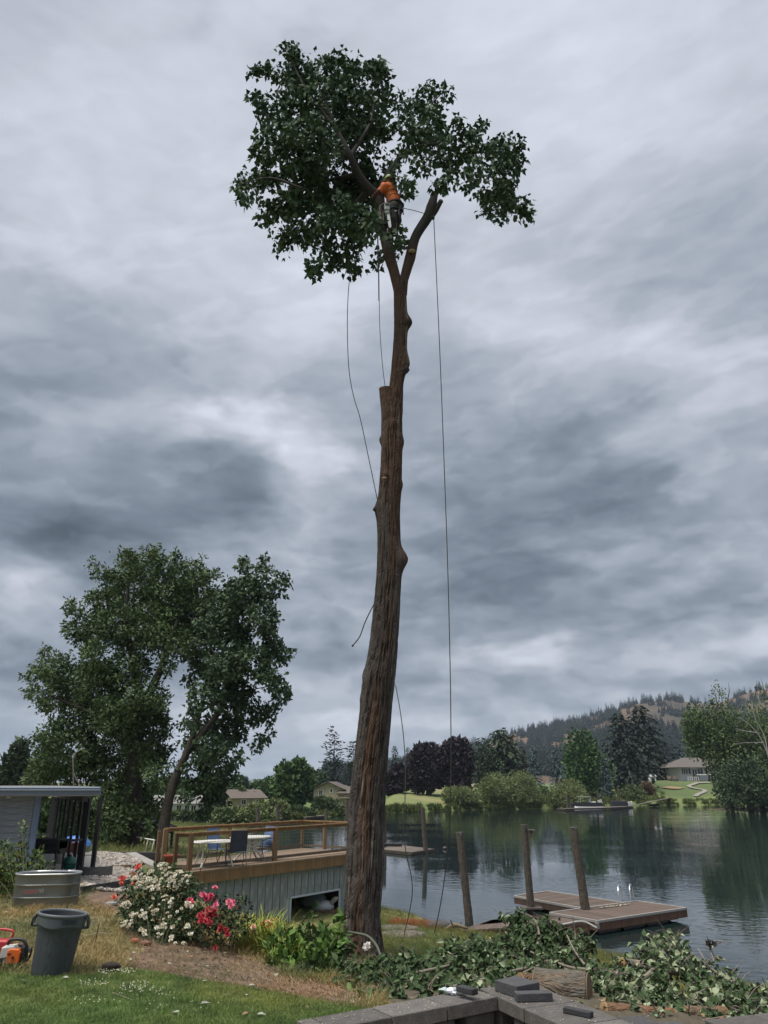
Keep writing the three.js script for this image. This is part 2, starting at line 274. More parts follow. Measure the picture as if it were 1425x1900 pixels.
// ---------------------------------------------------------------- far bank
const slope = (px) => (px - 712.5) / FPX * CS;              // x per metre of ground distance for a photo column (eye level)
const shoreD = [[-900, 118], [200, 118], [400, 117], [470, 102], [560, 108], [640, 126], [730, 135], [860, 150], [1000, 158], [1050, 172], [1130, 177], [1210, 184], [1430, 188], [2400, 200]];
const rise = (px, t) => { // height above the water t metres behind the shoreline
  const right = smooth(1130, 1230, px) * (1 - smooth(1450, 1700, px)), mid = smooth(690, 740, px);
  const lawnR = table([[0, 0], [1.5, 0.7], [8, 1.4], [30, 5.2], [60, 6], [700, 8]], t), other = table([[0, 0], [1.5, lerp(0.25, 0.6, mid)], [6, lerp(0.3, 0.9, mid)], [20, lerp(0.35, 2.1, mid)], [45, lerp(0.5, 3.1, mid)], [80, lerp(1.2, 3.6, mid)], [700, 6]], t);
  return lerp(other, lawnR, right);
};
const farAt = (px, t) => { const d = table(shoreD, px) + t, s = slope(px); return V(s * d, WATER + rise(px, t), -d); };
function farHit(px, py) { let best = farAt(px, 0); for (let t = 0; t < 300; t += 0.25) { const p = farAt(px, t), a = P(px, py, -p.z); best = p; if (a.y < p.y) break; } return best; }
{
  const ts = [-8, -2, 0, 0.7, 1.5, 3, 5, 8, 11, 15, 19, 24, 30, 40, 60, 100, 200, 500, 700], pos = [], col = [], idx = [], n = 360;
  for (let i = 0; i <= n; i++) { const px = -900 + i * 3300 / n;
    for (const t of ts) { const p = farAt(px, Math.max(t, 0)); if (t < 0) { const d = table(shoreD, px) + t; p.set(slope(px) * d, WATER + t * 0.2, -d); }
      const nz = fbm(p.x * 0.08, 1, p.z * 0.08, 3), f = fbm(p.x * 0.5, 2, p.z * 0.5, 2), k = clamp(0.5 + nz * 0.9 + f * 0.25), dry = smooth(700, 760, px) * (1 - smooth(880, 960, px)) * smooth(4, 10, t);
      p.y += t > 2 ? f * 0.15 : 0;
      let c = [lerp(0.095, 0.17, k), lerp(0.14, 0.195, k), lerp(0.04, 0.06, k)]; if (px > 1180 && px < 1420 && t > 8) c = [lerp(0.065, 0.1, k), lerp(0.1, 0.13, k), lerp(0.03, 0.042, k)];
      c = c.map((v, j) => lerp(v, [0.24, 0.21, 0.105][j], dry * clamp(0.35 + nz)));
      pos.push(p.x, p.y, p.z); col.push(...c); } }
  const W = ts.length; for (let i = 0; i < n; i++) for (let j = 0; j < W - 1; j++) { const a = i * W + j; idx.push(a, a + W, a + 1, a + 1, a + W, a + W + 1); }
  const g = new THREE.BufferGeometry(); g.setAttribute('position', new THREE.Float32BufferAttribute(pos, 3)); g.setAttribute('color', new THREE.Float32BufferAttribute(col, 3)); g.setIndex(idx); g.computeVertexNormals();
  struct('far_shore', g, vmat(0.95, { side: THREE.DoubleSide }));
}
// ---------------------------------------------------------------- hills
const ridge = [[560, 1440], [700, 1432], [780, 1412], [830, 1398], [880, 1388], [950, 1362], [1020, 1352], [1090, 1332], [1150, 1316], [1190, 1304], [1240, 1298], [1290, 1304], [1330, 1306], [1370, 1290], [1430, 1276], [1550, 1262], [1800, 1280], [2400, 1330]];
const HILL_A = 560, HILL_B = 1500;
function hillAt(px, t) { // t 0 at the foot, 1 on the ridge, beyond 1 down the far side
  const d = lerp(HILL_A, HILL_B, t), r = ray(px, table(ridge, px)), top = EYE + r.y / -r.z * HILL_B, s = slope(px) * 1.0;
  const x = (px - 712.5) / FPX / -r.z * HILL_B / HILL_B * d, sp = t <= 1 ? t * (0.55 + 0.45 * t) : 1 - (t - 1) * 0.9;
  const gull = fbm(x * 0.006, 3, d * 0.002, 3) * 14 * Math.sin(Math.min(t, 1) * Math.PI);
  return V(x, Math.max(-1, lerp(0.5, top, sp) + gull), -d);
}
{
  const pos = [], col = [], idx = [], nx = 420, nt = 60;
  for (let i = 0; i <= nx; i++) { const px = 560 + i * 1840 / nx;
    for (let j = 0; j <= nt; j++) { const p = hillAt(px, j / nt * 1.25); const k = clamp(0.5 + fbm(p.x * 0.012, p.y * 0.02, p.z * 0.006, 4) * 0.9), f = fbm(p.x * 0.06, p.y * 0.06, p.z * 0.03, 2);
      const m = 1 + f * 0.3; pos.push(p.x, p.y, p.z); col.push(lerp(0.045, 0.115, k) * m, lerp(0.036, 0.064, k) * m, lerp(0.021, 0.034, k) * m); } }
  const W = nt + 1; for (let i = 0; i < nx; i++) for (let j = 0; j < nt; j++) { const a = i * W + j; idx.push(a, a + W, a + 1, a + 1, a + W, a + W + 1); }
  const g = new THREE.BufferGeometry(); g.setAttribute('position', new THREE.Float32BufferAttribute(pos, 3)); g.setAttribute('color', new THREE.Float32BufferAttribute(col, 3)); g.setIndex(idx); g.computeVertexNormals();
  struct('hillside', g, vmat(0.95, { side: THREE.DoubleSide }));
  // low blue hills much farther off, left of the cut tree and behind the right one
  const fp = [], fi = []; let c = 0;
  for (const [a, b, d, prof] of [[200, 760, 4200, [[200, 1456], [300, 1449], [420, 1450], [470, 1446], [490, 1445], [540, 1451], [600, 1449], [680, 1440], [760, 1430]]], [650, 1250, 2900, [[650, 1440], [735, 1412], [770, 1394], [800, 1388], [850, 1383], [930, 1378], [1250, 1370]]]]) {
    const n = 60, base = c; for (let i = 0; i <= n; i++) { const px = lerp(a, b, i / n), r = P(px, table(prof, px) + 1.5 * n3(px * 0.07, 1, d), d), s = P(px, 1500, d * 0.8), e = P(px, 1500, d * 1.2); fp.push(s.x, -3, s.z, r.x, r.y, r.z, e.x, -3, e.z); c += 3; }
    for (let i = 0; i < n; i++) for (let j = 0; j < 2; j++) { const q = base + i * 3 + j; fi.push(q, q + 3, q + 1, q + 1, q + 3, q + 4); } }
  const fg = new THREE.BufferGeometry(); fg.setAttribute('position', new THREE.Float32BufferAttribute(fp, 3)); fg.setIndex(fi); fg.computeVertexNormals();
  struct('hills', fg, mat([0.045, 0.07, 0.06], 0.95, { side: THREE.DoubleSide }));
  // ground out to the horizon
  struct('ground', new THREE.CircleGeometry(3200, 48).rotateX(-Math.PI / 2).translate(0, -3.6, 0), mat([0.06, 0.08, 0.035], 0.95));
}
// ---------------------------------------------------------------- leaves
class Leaves {
  constructor() { this.p = []; this.c = []; this.n = 0; }
  tri(a, b, c, k) { this.p.push(a.x, a.y, a.z, b.x, b.y, b.z, c.x, c.y, c.z); for (let i = 0; i < 3; i++) this.c.push(k[0], k[1], k[2]); }
  // a leaf from its stalk end o along unit axis a, with face normal n; folded along its midrib
  leaf(o, a, n, L, W, k, fold = 0.18, wide = 0.32) {
    const s = a.clone().cross(n).normalize(), t = o.clone().addScaledVector(a, L), m = o.clone().addScaledVector(a, L * wide), up = n.clone().multiplyScalar(fold * W);
    const l = m.clone().addScaledVector(s, W * 0.5).add(up), r = m.clone().addScaledVector(s, -W * 0.5).add(up);
    this.tri(o, l, t, k); this.tri(o, t, r, k); this.n++;
  }
  broad(o, a, n, L, W, k, fold = 0.16, curl = 0.15) {
    const s = a.clone().cross(n).normalize(), up = n.clone(), at = (f, w, h) => o.clone().addScaledVector(a, L * f).addScaledVector(s, W * w).addScaledVector(up, h * W);
    const t = at(1, 0, -curl), l1 = at(0.12, 0.38, fold * 0.8), l2 = at(0.42, 0.46, fold), r1 = at(0.12, -0.38, fold * 0.8), r2 = at(0.42, -0.46, fold), c = at(0.45, 0, 0);
    this.tri(o, l1, c, k); this.tri(l1, l2, c, k); this.tri(l2, t, c, k); this.tri(o, c, r1, k); this.tri(r1, c, r2, k); this.tri(r2, c, t, k); this.n++;
  }
  geo() { const g = new THREE.BufferGeometry(); g.setAttribute('position', new THREE.Float32BufferAttribute(this.p, 3)); g.setAttribute('color', new THREE.Float32BufferAttribute(this.c, 3)); g.computeVertexNormals(); this.p = this.c = null; return g; }
}
function unit(R) { const z = R() * 2 - 1, a = R() * Math.PI * 2, r = Math.sqrt(1 - z * z); return V(r * Math.cos(a), z, r * Math.sin(a)); }
function ball(R) { return unit(R).multiplyScalar(Math.cbrt(R())); }
function tilt(a, R) { const n = unit(R); n.addScaledVector(a, -n.dot(a)); return n.normalize(); }
const leafMat = vmat(0.85, { side: THREE.DoubleSide }), farLeafMat = vmat(0.9, { side: THREE.DoubleSide });
const mix3 = (a, b, t) => [lerp(a[0], b[0], t), lerp(a[1], b[1], t), lerp(a[2], b[2], t)];
const vary = (k, R, s = 0.25) => { const f = 1 + (R() - 0.5) * 2 * s; return [k[0] * f, k[1] * f, k[2] * f]; };
// a crown of twig ends laid through a set of lobes {c, r}; style gives leaf size, droop and colours
function crownLeaves(L, lobes, R, o) {
  for (const b of lobes) {
    const twigs = Math.max(3, Math.round(o.twigs * Math.pow(b.r / o.unit, 2.3)));
    for (let i = 0; i < twigs; i++) {
      const q = ball(R), c = b.c.clone().add(V(q.x * b.r, q.y * b.r, q.z * b.r * (o.deep ?? 1))), tone = clamp(0.5 + fbm(c.x * 0.9, c.y * 0.9, c.z * 0.9, 2) * 0.9), out = q.clone().normalize();
      const per = Math.round(o.per * (0.6 + R() * 0.8)), spread = o.spread * (0.7 + 0.6 * R());
      for (let j = 0; j < per; j++) {
        const s = ball(R).multiplyScalar(spread), p = c.clone().add(s), a = unit(R).multiplyScalar(0.9).addScaledVector(out, o.out ?? 0.5).add(V(0, -(o.droop ?? 0.7), 0)).normalize();
        const k = vary(mix3(o.hueA, o.hueB, clamp(tone + (R() - 0.5) * 0.6)), R, 0.25), len = o.size * (0.7 + 0.6 * R());
        L.leaf(p, a, tilt(a, R), len, len * o.wide, k, 0.15, o.at ?? 0.3);
      }
    }
  }
}
// ---------------------------------------------------------------- the cottonwood that is being taken down
const TD = 15;
const barkWood = new THREE.MeshStandardMaterial({ vertexColors: true, roughness: 0.92, bumpMap: barkBump, bumpScale: 0.02 });
const cutWood = mat([0.42, 0.29, 0.16], 0.8, { map: speckMap });
function barkColour(x, y, z, h) { // weathered grey, rust and pale streaks of the bark itself
  const red = smooth(-0.35, 0.25, fbm(x * 1.1, y * 0.16, z * 1.1, 3)), pale = smooth(0.28, 0.5, n3(x * 11 + 4, y * 0.5, z * 11)) * smooth(-0.1, 0.3, n3(x * 2.2, y * 0.3 + 5, z * 2.2)), grey = smooth(0.05, 0.45, fbm(x * 1.4 + 8, y * 0.2, z * 1.4, 3));
  let k = mix3([0.045, 0.035, 0.028], [0.085, 0.044, 0.024], red * 0.85); k = mix3(k, [0.08, 0.074, 0.068], grey * 0.6); k = mix3(k, [0.24, 0.19, 0.145], pale * 0.7);
  const f = 1 + 0.25 * n3(x * 30, y * 9, z * 30); return [k[0] * f, k[1] * f, k[2] * f];
}
// trunk and limbs from their outline in the photograph: rows of [row, left, right]
function barkTube(rows, d, { seg = 120, step = 0.025, furrow = 0.062, bumps = [], base = 0, cap = true, dShift = () => 0 } = {}) {
  const pts = [], rad = [];
  for (const [y, l, r] of rows) { const dd = d + dShift(y), p = P((l + r) / 2, y, dd); pts.push(p); rad.push((r - l) / 2 * mpp(y, dd) * 0.945); }
  const curve = new THREE.CatmullRomCurve3(pts, false, 'centripetal'), len = curve.getLength(), n = Math.max(4, Math.round(len / step)), pos = [], col = [], uv = [], idx = [];
  for (let i = 0; i <= n; i++) {
    const t = i / n, p = curve.getPoint(t), tan = curve.getTangent(t), f = t * (rad.length - 1), k = Math.min(rad.length - 2, Math.floor(f)), r0 = lerp(rad[k], rad[k + 1], f - k);
    const ax = V(1, 0, 0).addScaledVector(tan, -tan.x).normalize(), az = ax.clone().cross(tan).normalize();
    for (let j = 0; j <= seg; j++) {
      const a = (j % seg) / seg * Math.PI * 2, cx = Math.cos(a), sz = Math.sin(a), h = p.y;
      const qx = cx * r0, qz = sz * r0, w = n3(qx * 2.5, h * 0.5, qz * 2.5) * 0.5;
      const r1 = 1 - Math.abs(n3(qx * 22 + w, h * 0.8 + base, qz * 22 + w)) * 2.4, r2 = 1 - Math.abs(n3(qx * 38 + 5, h * 1.7 + base, qz * 38)) * 2;
      const cross = n3(qx * 7, h * 5, qz * 7), top = smooth(0.12, 0.88, 0.3 + 0.36 * r1 + 0.42 * r2 + 0.25 * cross);
      let r = r0 + furrow * (top - 0.6) * clamp(r0 / 0.28, 0.45, 1.15) + r0 * 0.035 * n3(qx * 1.5, h * 0.9, qz * 1.5);
      for (const [bh, ba, bw, bhh, amt] of bumps) { let da = a - ba; while (da > Math.PI) da -= 2 * Math.PI; while (da < -Math.PI) da += 2 * Math.PI; r += amt * Math.exp(-((h - bh) ** 2) / (bhh * bhh) - da * da / (bw * bw)); }
      const q = p.clone().addScaledVector(ax, cx * r).addScaledVector(az, sz * r);
      pos.push(q.x, q.y, q.z); uv.push(a * r0, h); const c = barkColour(qx * 2, h, qz * 2, h); col.push(...c);
    }
  }
  const W = seg + 1; for (let i = 0; i < n; i++) for (let j = 0; j < seg; j++) { const a = i * W + j; idx.push(a, a + W, a + 1, a + 1, a + W, a + W + 1); }
  if (cap) { const p = curve.getPoint(1), c = pos.length / 3; pos.push(p.x, p.y, p.z); uv.push(0, 0); col.push(0.1, 0.07, 0.05); for (let j = 0; j < seg; j++) idx.push(c, n * W + j + 1, n * W + j); }
  const g = new THREE.BufferGeometry(); g.setAttribute('position', new THREE.Float32BufferAttribute(pos, 3)); g.setAttribute('color', new THREE.Float32BufferAttribute(col, 3)); g.setAttribute('uv', new THREE.Float32BufferAttribute(uv, 2)); g.setIndex(idx); g.computeVertexNormals();
  // weld the seam's normals
  const N = g.attributes.normal; for (let i = 0; i <= n; i++) { const a = i * W, b = a + seg, v = V(N.getX(a) + N.getX(b), N.getY(a) + N.getY(b), N.getZ(a) + N.getZ(b)).normalize(); N.setXYZ(a, v.x, v.y, v.z); N.setXYZ(b, v.x, v.y, v.z); }
  return g;
}
function cutFace(px, py, d, rx, up, tint) { // sawn end: a disc with rings
  const r = rx * mpp(py, d), g = new THREE.CylinderGeometry(r, r * 1.02, 0.03, 24); g.applyQuaternion(new THREE.Quaternion().setFromUnitVectors(V(0, 1, 0), up.clone().normalize())); const p = P(px, py, d); g.translate(p.x, p.y, p.z); return g;
}
{
  const R = rng(11), base = hit(676, 1778), t = thing('cottonwood_tree', 'tall topped cottonwood with a bare brown trunk, a climber in its leafy top', 'tree', V(base.x, base.y, base.z));
  const into = (g) => g.translate(-base.x, -base.y, -base.z), hAt = (y) => P(700, y, TD).y;
  const trunkRows = [[1800, 624, 724], [1770, 632, 713], [1730, 637, 707], [1700, 638, 705], [1600, 642, 712], [1500, 647, 714], [1400, 659, 720], [1300, 671, 728], [1265, 674, 732], [1230, 681, 735], [1160, 690, 740], [1100, 696, 743], [1060, 699, 745], [1000, 701, 743], [950, 700, 742], [900, 704, 745], [850, 707, 746], [800, 708, 746], [760, 712, 747], [720, 722, 748], [690, 725, 750], [650, 729, 754], [600, 731, 756], [550, 731, 754], [522, 730, 757]];
  const bumps = [[hAt(1038), 0.1, 0.6, 0.2, 0.14], [hAt(945), Math.PI, 0.5, 0.18, 0.05], [hAt(817), Math.PI, 0.4, 0.12, 0.045], [hAt(598), 0, 0.7, 0.16, 0.11], [hAt(675), 0.2, 0.7, 0.26, 0.11], [hAt(820), 0, 0.6, 0.15, 0.04], [hAt(900), 0.2, 0.5, 0.1, 0.03], [hAt(1255), Math.PI, 0.5, 0.25, 0.03], [hAt(1300), Math.PI, 0.4, 0.12, 0.03], [hAt(887), Math.PI * 0.62, 0.3, 0.07, 0.04], [hAt(790), 1.35, 0.3, 0.08, 0.03]];
  part('trunk', into(barkTube(trunkRows, TD, { bumps, seg: 150, step: 0.02 })), barkWood, t);
  const lb = part('limb', into(barkTube([[545, 731, 748], [520, 725, 745], [500, 720, 740], [480, 713, 735], [440, 704, 728], [400, 696, 719], [370, 692, 714], [356, 693, 714]], TD, { seg: 56, step: 0.03, furrow: 0.014, base: 3, cap: false })), barkWood, t, 'left limb that the climber stands on');
  const rb = part('limb', into(barkTube([[545, 735, 756], [520, 741, 758], [480, 750, 771], [440, 762, 780], [400, 785, 805], [385, 790, 810], [361, 800, 813]], TD, { seg: 56, step: 0.03, furrow: 0.014, base: 7 })), barkWood, t, 'bare right limb cut off short');
  const upR = P(806, 358, TD).sub(P(790, 400, TD));
  part('cut_face', into(cutFace(806.5, 360, TD, 6.3, upR)), cutWood, rb);
  part('knot', into(rough(new THREE.SphereGeometry(7 * mpp(466, TD), 12, 8), 0.2, 9).scale(1, 0.6, 0.5).translate(...P(764, 466, TD - 0.17).toArray())), cutWood, rb, 'pale healed knot on the limb');
  part('stub', into(barkTube([[402, 797, 806], [390, 803, 814], [374, 813, 822]], TD, { seg: 30, step: 0.03, furrow: 0.01, base: 9 })), barkWood, t);
  part('cut_face', into(cutFace(818, 373.5, TD, 4.4, P(819, 371, TD).sub(P(806, 394, TD)))), cutWood, t);
  // the big dead stub left of the trunk at a third of the way down
  const st = part('stub', into(barkTube([[880, 716, 736], [840, 711, 738], [800, 707, 739], [770, 707, 737], [745, 705, 733], [722, 702.5, 727]], TD - 0.06, { seg: 60, step: 0.025, furrow: 0.03, base: 12, cap: true, dShift: (y) => 0.22 * smooth(760, 850, y) })), barkWood, t, 'broad dead stub cut level beside the trunk');
  part('cut_face', into(cutFace(714.5, 721.5, TD - 0.06, 11.4, V(-0.05, 1, 0.12))), mat([0.3, 0.25, 0.2], 0.85, { map: speckMap }), st);
  for (const [px, py, rx, a] of [[752, 686, 7, [0.75, 0.65, 0.1]], [757, 598, 6.5, [0.85, 0.5, 0.05]], [699, 945, 5, [-0.9, 0.4, 0.1]]]) { const p = P(px, py, TD - 0.05), q = V(...a).normalize(), r = rx * mpp(py, TD); part('stub', into(limb([p.clone().addScaledVector(q, -0.2), p.clone(), p.clone().addScaledVector(q, 0.07)], [r * 1.25, r * 1.1, r * 0.9], 20, 4, 0.3)), mat([0.05, 0.04, 0.032], 0.95, { bumpMap: barkBump, bumpScale: 0.02 }), t); }
  part('knot', into(rough(new THREE.SphereGeometry(5 * mpp(886, TD), 12, 8), 0.25, 9).scale(1, 0.5, 0.4).translate(...P(713, 887, TD - 0.27).toArray())), cutWood, t, 'small pale saw cut low on the bare trunk');
  // branches into the two leafy masses
  const twig = mat([0.04, 0.034, 0.03], 0.9, { bumpMap: barkBump, bumpScale: 0.004 }), B = (rows) => { const pts = rows.map(([x, y, d]) => P(x, y, TD + d)); return pts; };
  const brs = [[[[703, 366, 0], [686, 352, -0.1], [664, 322, -0.3], [650, 290, -0.5], [625, 240, -0.6], [600, 180, -0.7]], [0.16, 0.13, 0.1, 0.08, 0.05, 0.02]], [[[703, 366, 0], [714, 335, 0.1], [727, 312, 0.2], [748, 288, 0.3], [800, 268, 0.3], [860, 288, 0.2], [920, 315, 0], [955, 350, -0.1]], [0.1, 0.09, 0.075, 0.06, 0.045, 0.035, 0.025, 0.012]],
    [[[748, 288, 0.3], [775, 240, 0.4], [800, 195, 0.5], [822, 170, 0.5]], [0.05, 0.04, 0.025, 0.01]], [[[664, 322, -0.3], [610, 335, 0.6], [560, 350, 0.9], [500, 385, 1], [470, 350, 1]], [0.06, 0.045, 0.035, 0.02, 0.01]], [[[650, 290, -0.5], [590, 270, 0.2], [530, 240, 0.6], [480, 190, 0.9]], [0.08, 0.06, 0.04, 0.015]], [[[686, 352, -0.1], [650, 390, 0.3], [620, 430, 0.5], [590, 480, 0.6]], [0.09, 0.06, 0.04, 0.015]], [[[625, 240, -0.6], [570, 170, -0.5], [540, 110, -0.4]], [0.05, 0.035, 0.012]], [[[650, 290, -0.5], [690, 220, 0], [690, 150, 0.3]], [0.06, 0.04, 0.012]], [[[800, 268, 0.3], [850, 250, 0.2], [878, 248, 0.2], [896, 231, 0.2]], [0.03, 0.02, 0.012, 0.006]], [[[560, 350, -1.2], [500, 330, -1.2], [438, 345, -1.2]], [0.035, 0.02, 0.008]], [[[920, 315, 0], [950, 290, 0], [985, 306, 0]], [0.02, 0.012, 0.004]]];
  for (const [r, w] of brs) part('branch', into(limb(B(r), w, 8, 5, 0.15)), twig, t);
  // foliage
  const mass = [
    [[540, 108, 24], [557, 138, 38], [505, 130, 20], [478, 130, 14], [598, 150, 42], [650, 140, 36], [688, 158, 40], [690, 120, 14], [635, 120, 14], [722, 192, 16], [600, 205, 60], [665, 210, 52], [545, 195, 38], [495, 196, 24], [475, 190, 12], [522, 250, 42], [482, 288, 22], [486, 250, 14], [462, 322, 22], [446, 342, 12], [500, 322, 36], [580, 275, 58], [650, 285, 50], [698, 245, 30], [560, 345, 52], [622, 350, 56], [675, 335, 36], [512, 388, 33], [496, 405, 16], [572, 410, 48], [640, 420, 52], [690, 425, 28], [532, 440, 17], [527, 457, 9], [596, 462, 22], [586, 490, 12], [580, 500, 8], [655, 478, 20], [632, 470, 22], [702, 470, 18], [738, 462, 14], [733, 438, 13], [660, 390, 46], [656, 494, 8], [612, 485, 9], [455, 365, 8]],
    [[748, 225, 24], [790, 195, 34], [825, 172, 15], [752, 180, 10], [800, 240, 40], [762, 262, 30], [840, 252, 30], [868, 275, 25], [832, 300, 30], [792, 296, 22], [880, 308, 26], [918, 275, 32], [950, 285, 26], [966, 285, 10], [930, 318, 36], [940, 358, 32], [966, 382, 15], [974, 396, 7], [905, 362, 24], [925, 398, 12], [870, 338, 15], [835, 325, 16], [745, 342, 16], [757, 352, 11], [894, 231, 4], [815, 340, 9], [736, 300, 14], [875, 245, 10], [905, 388, 10], [722, 310, 10]]];
  const style = { twigs: 44, unit: 0.62, per: 19, spread: 0.21, size: 0.142, wide: 0.82, droop: 0.75, out: 0.35, hueA: [0.048, 0.088, 0.046], hueB: [0.08, 0.132, 0.062], deep: 1.25 };
  for (const [i, m] of mass.entries()) {
    const L = new Leaves(), lobes = m.map(([x, y, r]) => { const d = TD + (R() - 0.5) * (r > 25 ? 2.6 : 1.6); return { c: P(x, y, d), r: r * mpp(y, d) * 0.86 }; });
    crownLeaves(L, lobes, R, style); part('crown', into(L.geo()), leafMat, t, i ? 'sparser leafy branch reaching out to the right' : 'dense leafy mass left of the climber');
  }
}
// ---------------------------------------------------------------- the climber
function field(lo, hi, cell, sdf) { // surface where sdf = 0, by marching cubes
  const size = Math.max(hi.x - lo.x, hi.y - lo.y, hi.z - lo.z), n = Math.ceil(size / cell) + 4, mc = new MarchingCubes(n, new THREE.MeshBasicMaterial(), false, false, 120000);
  mc.isolation = 0; const half = n / 2, p = V(0, 0, 0), mid = lo.clone().add(hi).multiplyScalar(0.5), k = n * cell / 2;
  for (let z = 0; z < n; z++) for (let y = 0; y < n; y++) for (let x = 0; x < n; x++) { p.set((x - half) / half * k + mid.x, (y - half) / half * k + mid.y, (z - half) / half * k + mid.z); mc.field[x + y * n + z * n * n] = -sdf(p); }
  mc.update();
  const g = new THREE.BufferGeometry(), m = mc.count; g.setAttribute('position', new THREE.BufferAttribute(mc.positionArray.slice(0, m * 3), 3)); g.setAttribute('normal', new THREE.BufferAttribute(mc.normalArray.slice(0, m * 3), 3));
  g.scale(k, k, k).translate(mid.x, mid.y, mid.z); return g;
}
function capsule(p, a, b, ra, rb) { const dx = b.x - a.x, dy = b.y - a.y, dz = b.z - a.z, t = clamp(((p.x - a.x) * dx + (p.y - a.y) * dy + (p.z - a.z) * dz) / (dx * dx + dy * dy + dz * dz)); return Math.hypot(p.x - a.x - dx * t, p.y - a.y - dy * t, p.z - a.z - dz * t) - lerp(ra, rb, t); }
const smin = (a, b, k) => { const h = Math.max(k - Math.abs(a - b), 0) / k; return Math.min(a, b) - h * h * k * 0.25; };
function bodyField(bones, k = 0.04) { return (p) => { let d = 9; for (const [a, b, ra, rb] of bones) d = smin(d, capsule(p, a, b, ra, rb), k); return d; }; }
function bonesBox(bones, m = 0.06) { const lo = V(1e9, 1e9, 1e9), hi = V(-1e9, -1e9, -1e9); for (const [a, b, ra, rb] of bones) for (const [q, r] of [[a, ra], [b, rb]]) { lo.min(V(q.x - r - m, q.y - r - m, q.z - r - m)); hi.max(V(q.x + r + m, q.y + r + m, q.z + r + m)); } return [lo, hi]; }
const cloth = (bones, cell, k) => field(...bonesBox(bones), cell, bodyField(bones, k));
{
  const D = 14.72, J = (x, y, d = 0) => P(x, y, D + d), o = J(733, 384), man = thing('person', 'climber in an orange vest and pale green helmet, strapped high in the cottonwood', 'person', o);
  const Q = (x, y, d) => J(x, y, d).sub(o);
  const head = Q(723, 335, -0.02), neck = Q(722, 343.5, 0), chest = Q(723, 352, 0), waist = Q(730, 370, 0), pelvis = Q(734, 381, 0);
  const shL = Q(713.5, 346.5, -0.13), elL = Q(703, 356, -0.1), wrL = Q(694.5, 362, 0.06), shR = Q(730, 348, 0.17), elR = Q(722, 358, 0.4), wrR = Q(708, 356, 0.5);
  const hipL = Q(731, 384, -0.1), knL = Q(730, 408, -0.12), anL = Q(725, 431, -0.03), hipR = Q(738, 384, 0.1), knR = Q(738, 408, 0.04), anR = Q(733, 432, 0.1), toe = (a, dx) => a.clone().add(V(-0.2 + dx, -0.045, -0.02));
  const hand = (w, dir, side) => { // palm, four bent fingers of different lengths and a thumb
    const u = dir.clone().normalize(), s = side.clone().normalize(), dn = u.clone().cross(s).normalize(), palm = w.clone().addScaledVector(u, 0.075), out = [[w, palm, 0.024, 0.032]];
    [-0.028, -0.009, 0.01, 0.028].forEach((q, i) => { const L = [0.034, 0.04, 0.038, 0.029][i], r = palm.clone().addScaledVector(s, q).addScaledVector(u, 0.02), m = r.clone().addScaledVector(u, L).addScaledVector(dn, 0.008), e = m.clone().addScaledVector(u, L * 0.45).addScaledVector(dn, L * 0.75); out.push([r, m, 0.0095, 0.009], [m, e, 0.009, 0.0075]); });
    const tb = w.clone().addScaledVector(u, 0.04).addScaledVector(s, 0.03), tm = tb.clone().addScaledVector(s, 0.03).addScaledVector(u, 0.02); out.push([tb, tm, 0.012, 0.01], [tm, tm.clone().addScaledVector(u, 0.03).addScaledVector(dn, 0.015), 0.01, 0.008]); return out; };
  const handL = hand(wrL, wrL.clone().sub(elL), V(0.1, 0.9, -0.2)), handR = hand(wrR, wrR.clone().sub(elR), V(0, 1, 0));
  const face = head.clone().add(V(-0.075, -0.01, 0.02)); // he looks left, at the limb
  const skull = [[head, head.clone().add(V(-0.03, -0.055, 0.01)), 0.098, 0.075], [face, face.clone().add(V(-0.028, -0.025, 0.004)), 0.02, 0.014], [head.clone().add(V(0.01, -0.02, -0.09)), head.clone().add(V(0.01, 0.02, -0.095)), 0.022, 0.024]];
  const bones = [[neck, head, 0.055, 0.06], [neck, chest, 0.06, 0.13], [chest, waist, 0.135, 0.12], [waist, pelvis, 0.12, 0.135], [shL, shR, 0.075, 0.075], [shL, elL, 0.058, 0.045], [elL, wrL, 0.043, 0.028], [shR, elR, 0.058, 0.045], [elR, wrR, 0.043, 0.028], [pelvis, hipL, 0.12, 0.09], [hipL, knL, 0.088, 0.06], [knL, anL, 0.058, 0.04], [pelvis, hipR, 0.12, 0.09], [hipR, knR, 0.088, 0.06], [knR, anR, 0.058, 0.04]];
  const skin = mat([0.2, 0.105, 0.07], 0.6);
  const bodyGeo = [cloth(bones, 0.016, 0.05), cloth(skull, 0.007, 0.02), cloth([[wrL.clone().lerp(elL, 0.25), wrL, 0.034, 0.026], ...handL], 0.004, 0.008), cloth([[wrR.clone().lerp(elR, 0.25), wrR, 0.034, 0.026], ...handR], 0.004, 0.008)];
  part('body', bodyGeo, skin, man);
  // clothes
  const grow = (b, e) => b.map(([p, q, r, s]) => [p, q, r + e, s + e]);
  const vb = grow([[chest.clone().lerp(neck, 0.6), chest, 0.09, 0.14], [chest, waist, 0.14, 0.13], [waist, Q(732.5, 375, 0), 0.13, 0.135], [shL, shR, 0.08, 0.08], [shL, elL.clone().lerp(shL, 0.25), 0.064, 0.058], [shR, elR.clone().lerp(shR, 0.25), 0.064, 0.058]], 0.014);
  const wrinkle = (g, a, f) => { const p = g.attributes.position, n = g.attributes.normal; for (let i = 0; i < p.count; i++) { const k = a * n3(p.getX(i) * f, p.getY(i) * f * 0.6, p.getZ(i) * f); p.setXYZ(i, p.getX(i) + n.getX(i) * k, p.getY(i) + n.getY(i) * k, p.getZ(i) + n.getZ(i) * k); } return g; };
  const vest = part('vest', wrinkle(cloth(vb, 0.013, 0.06), 0.014, 13), mat([0.85, 0.19, 0.045], 0.65), man, 'bright orange work vest');
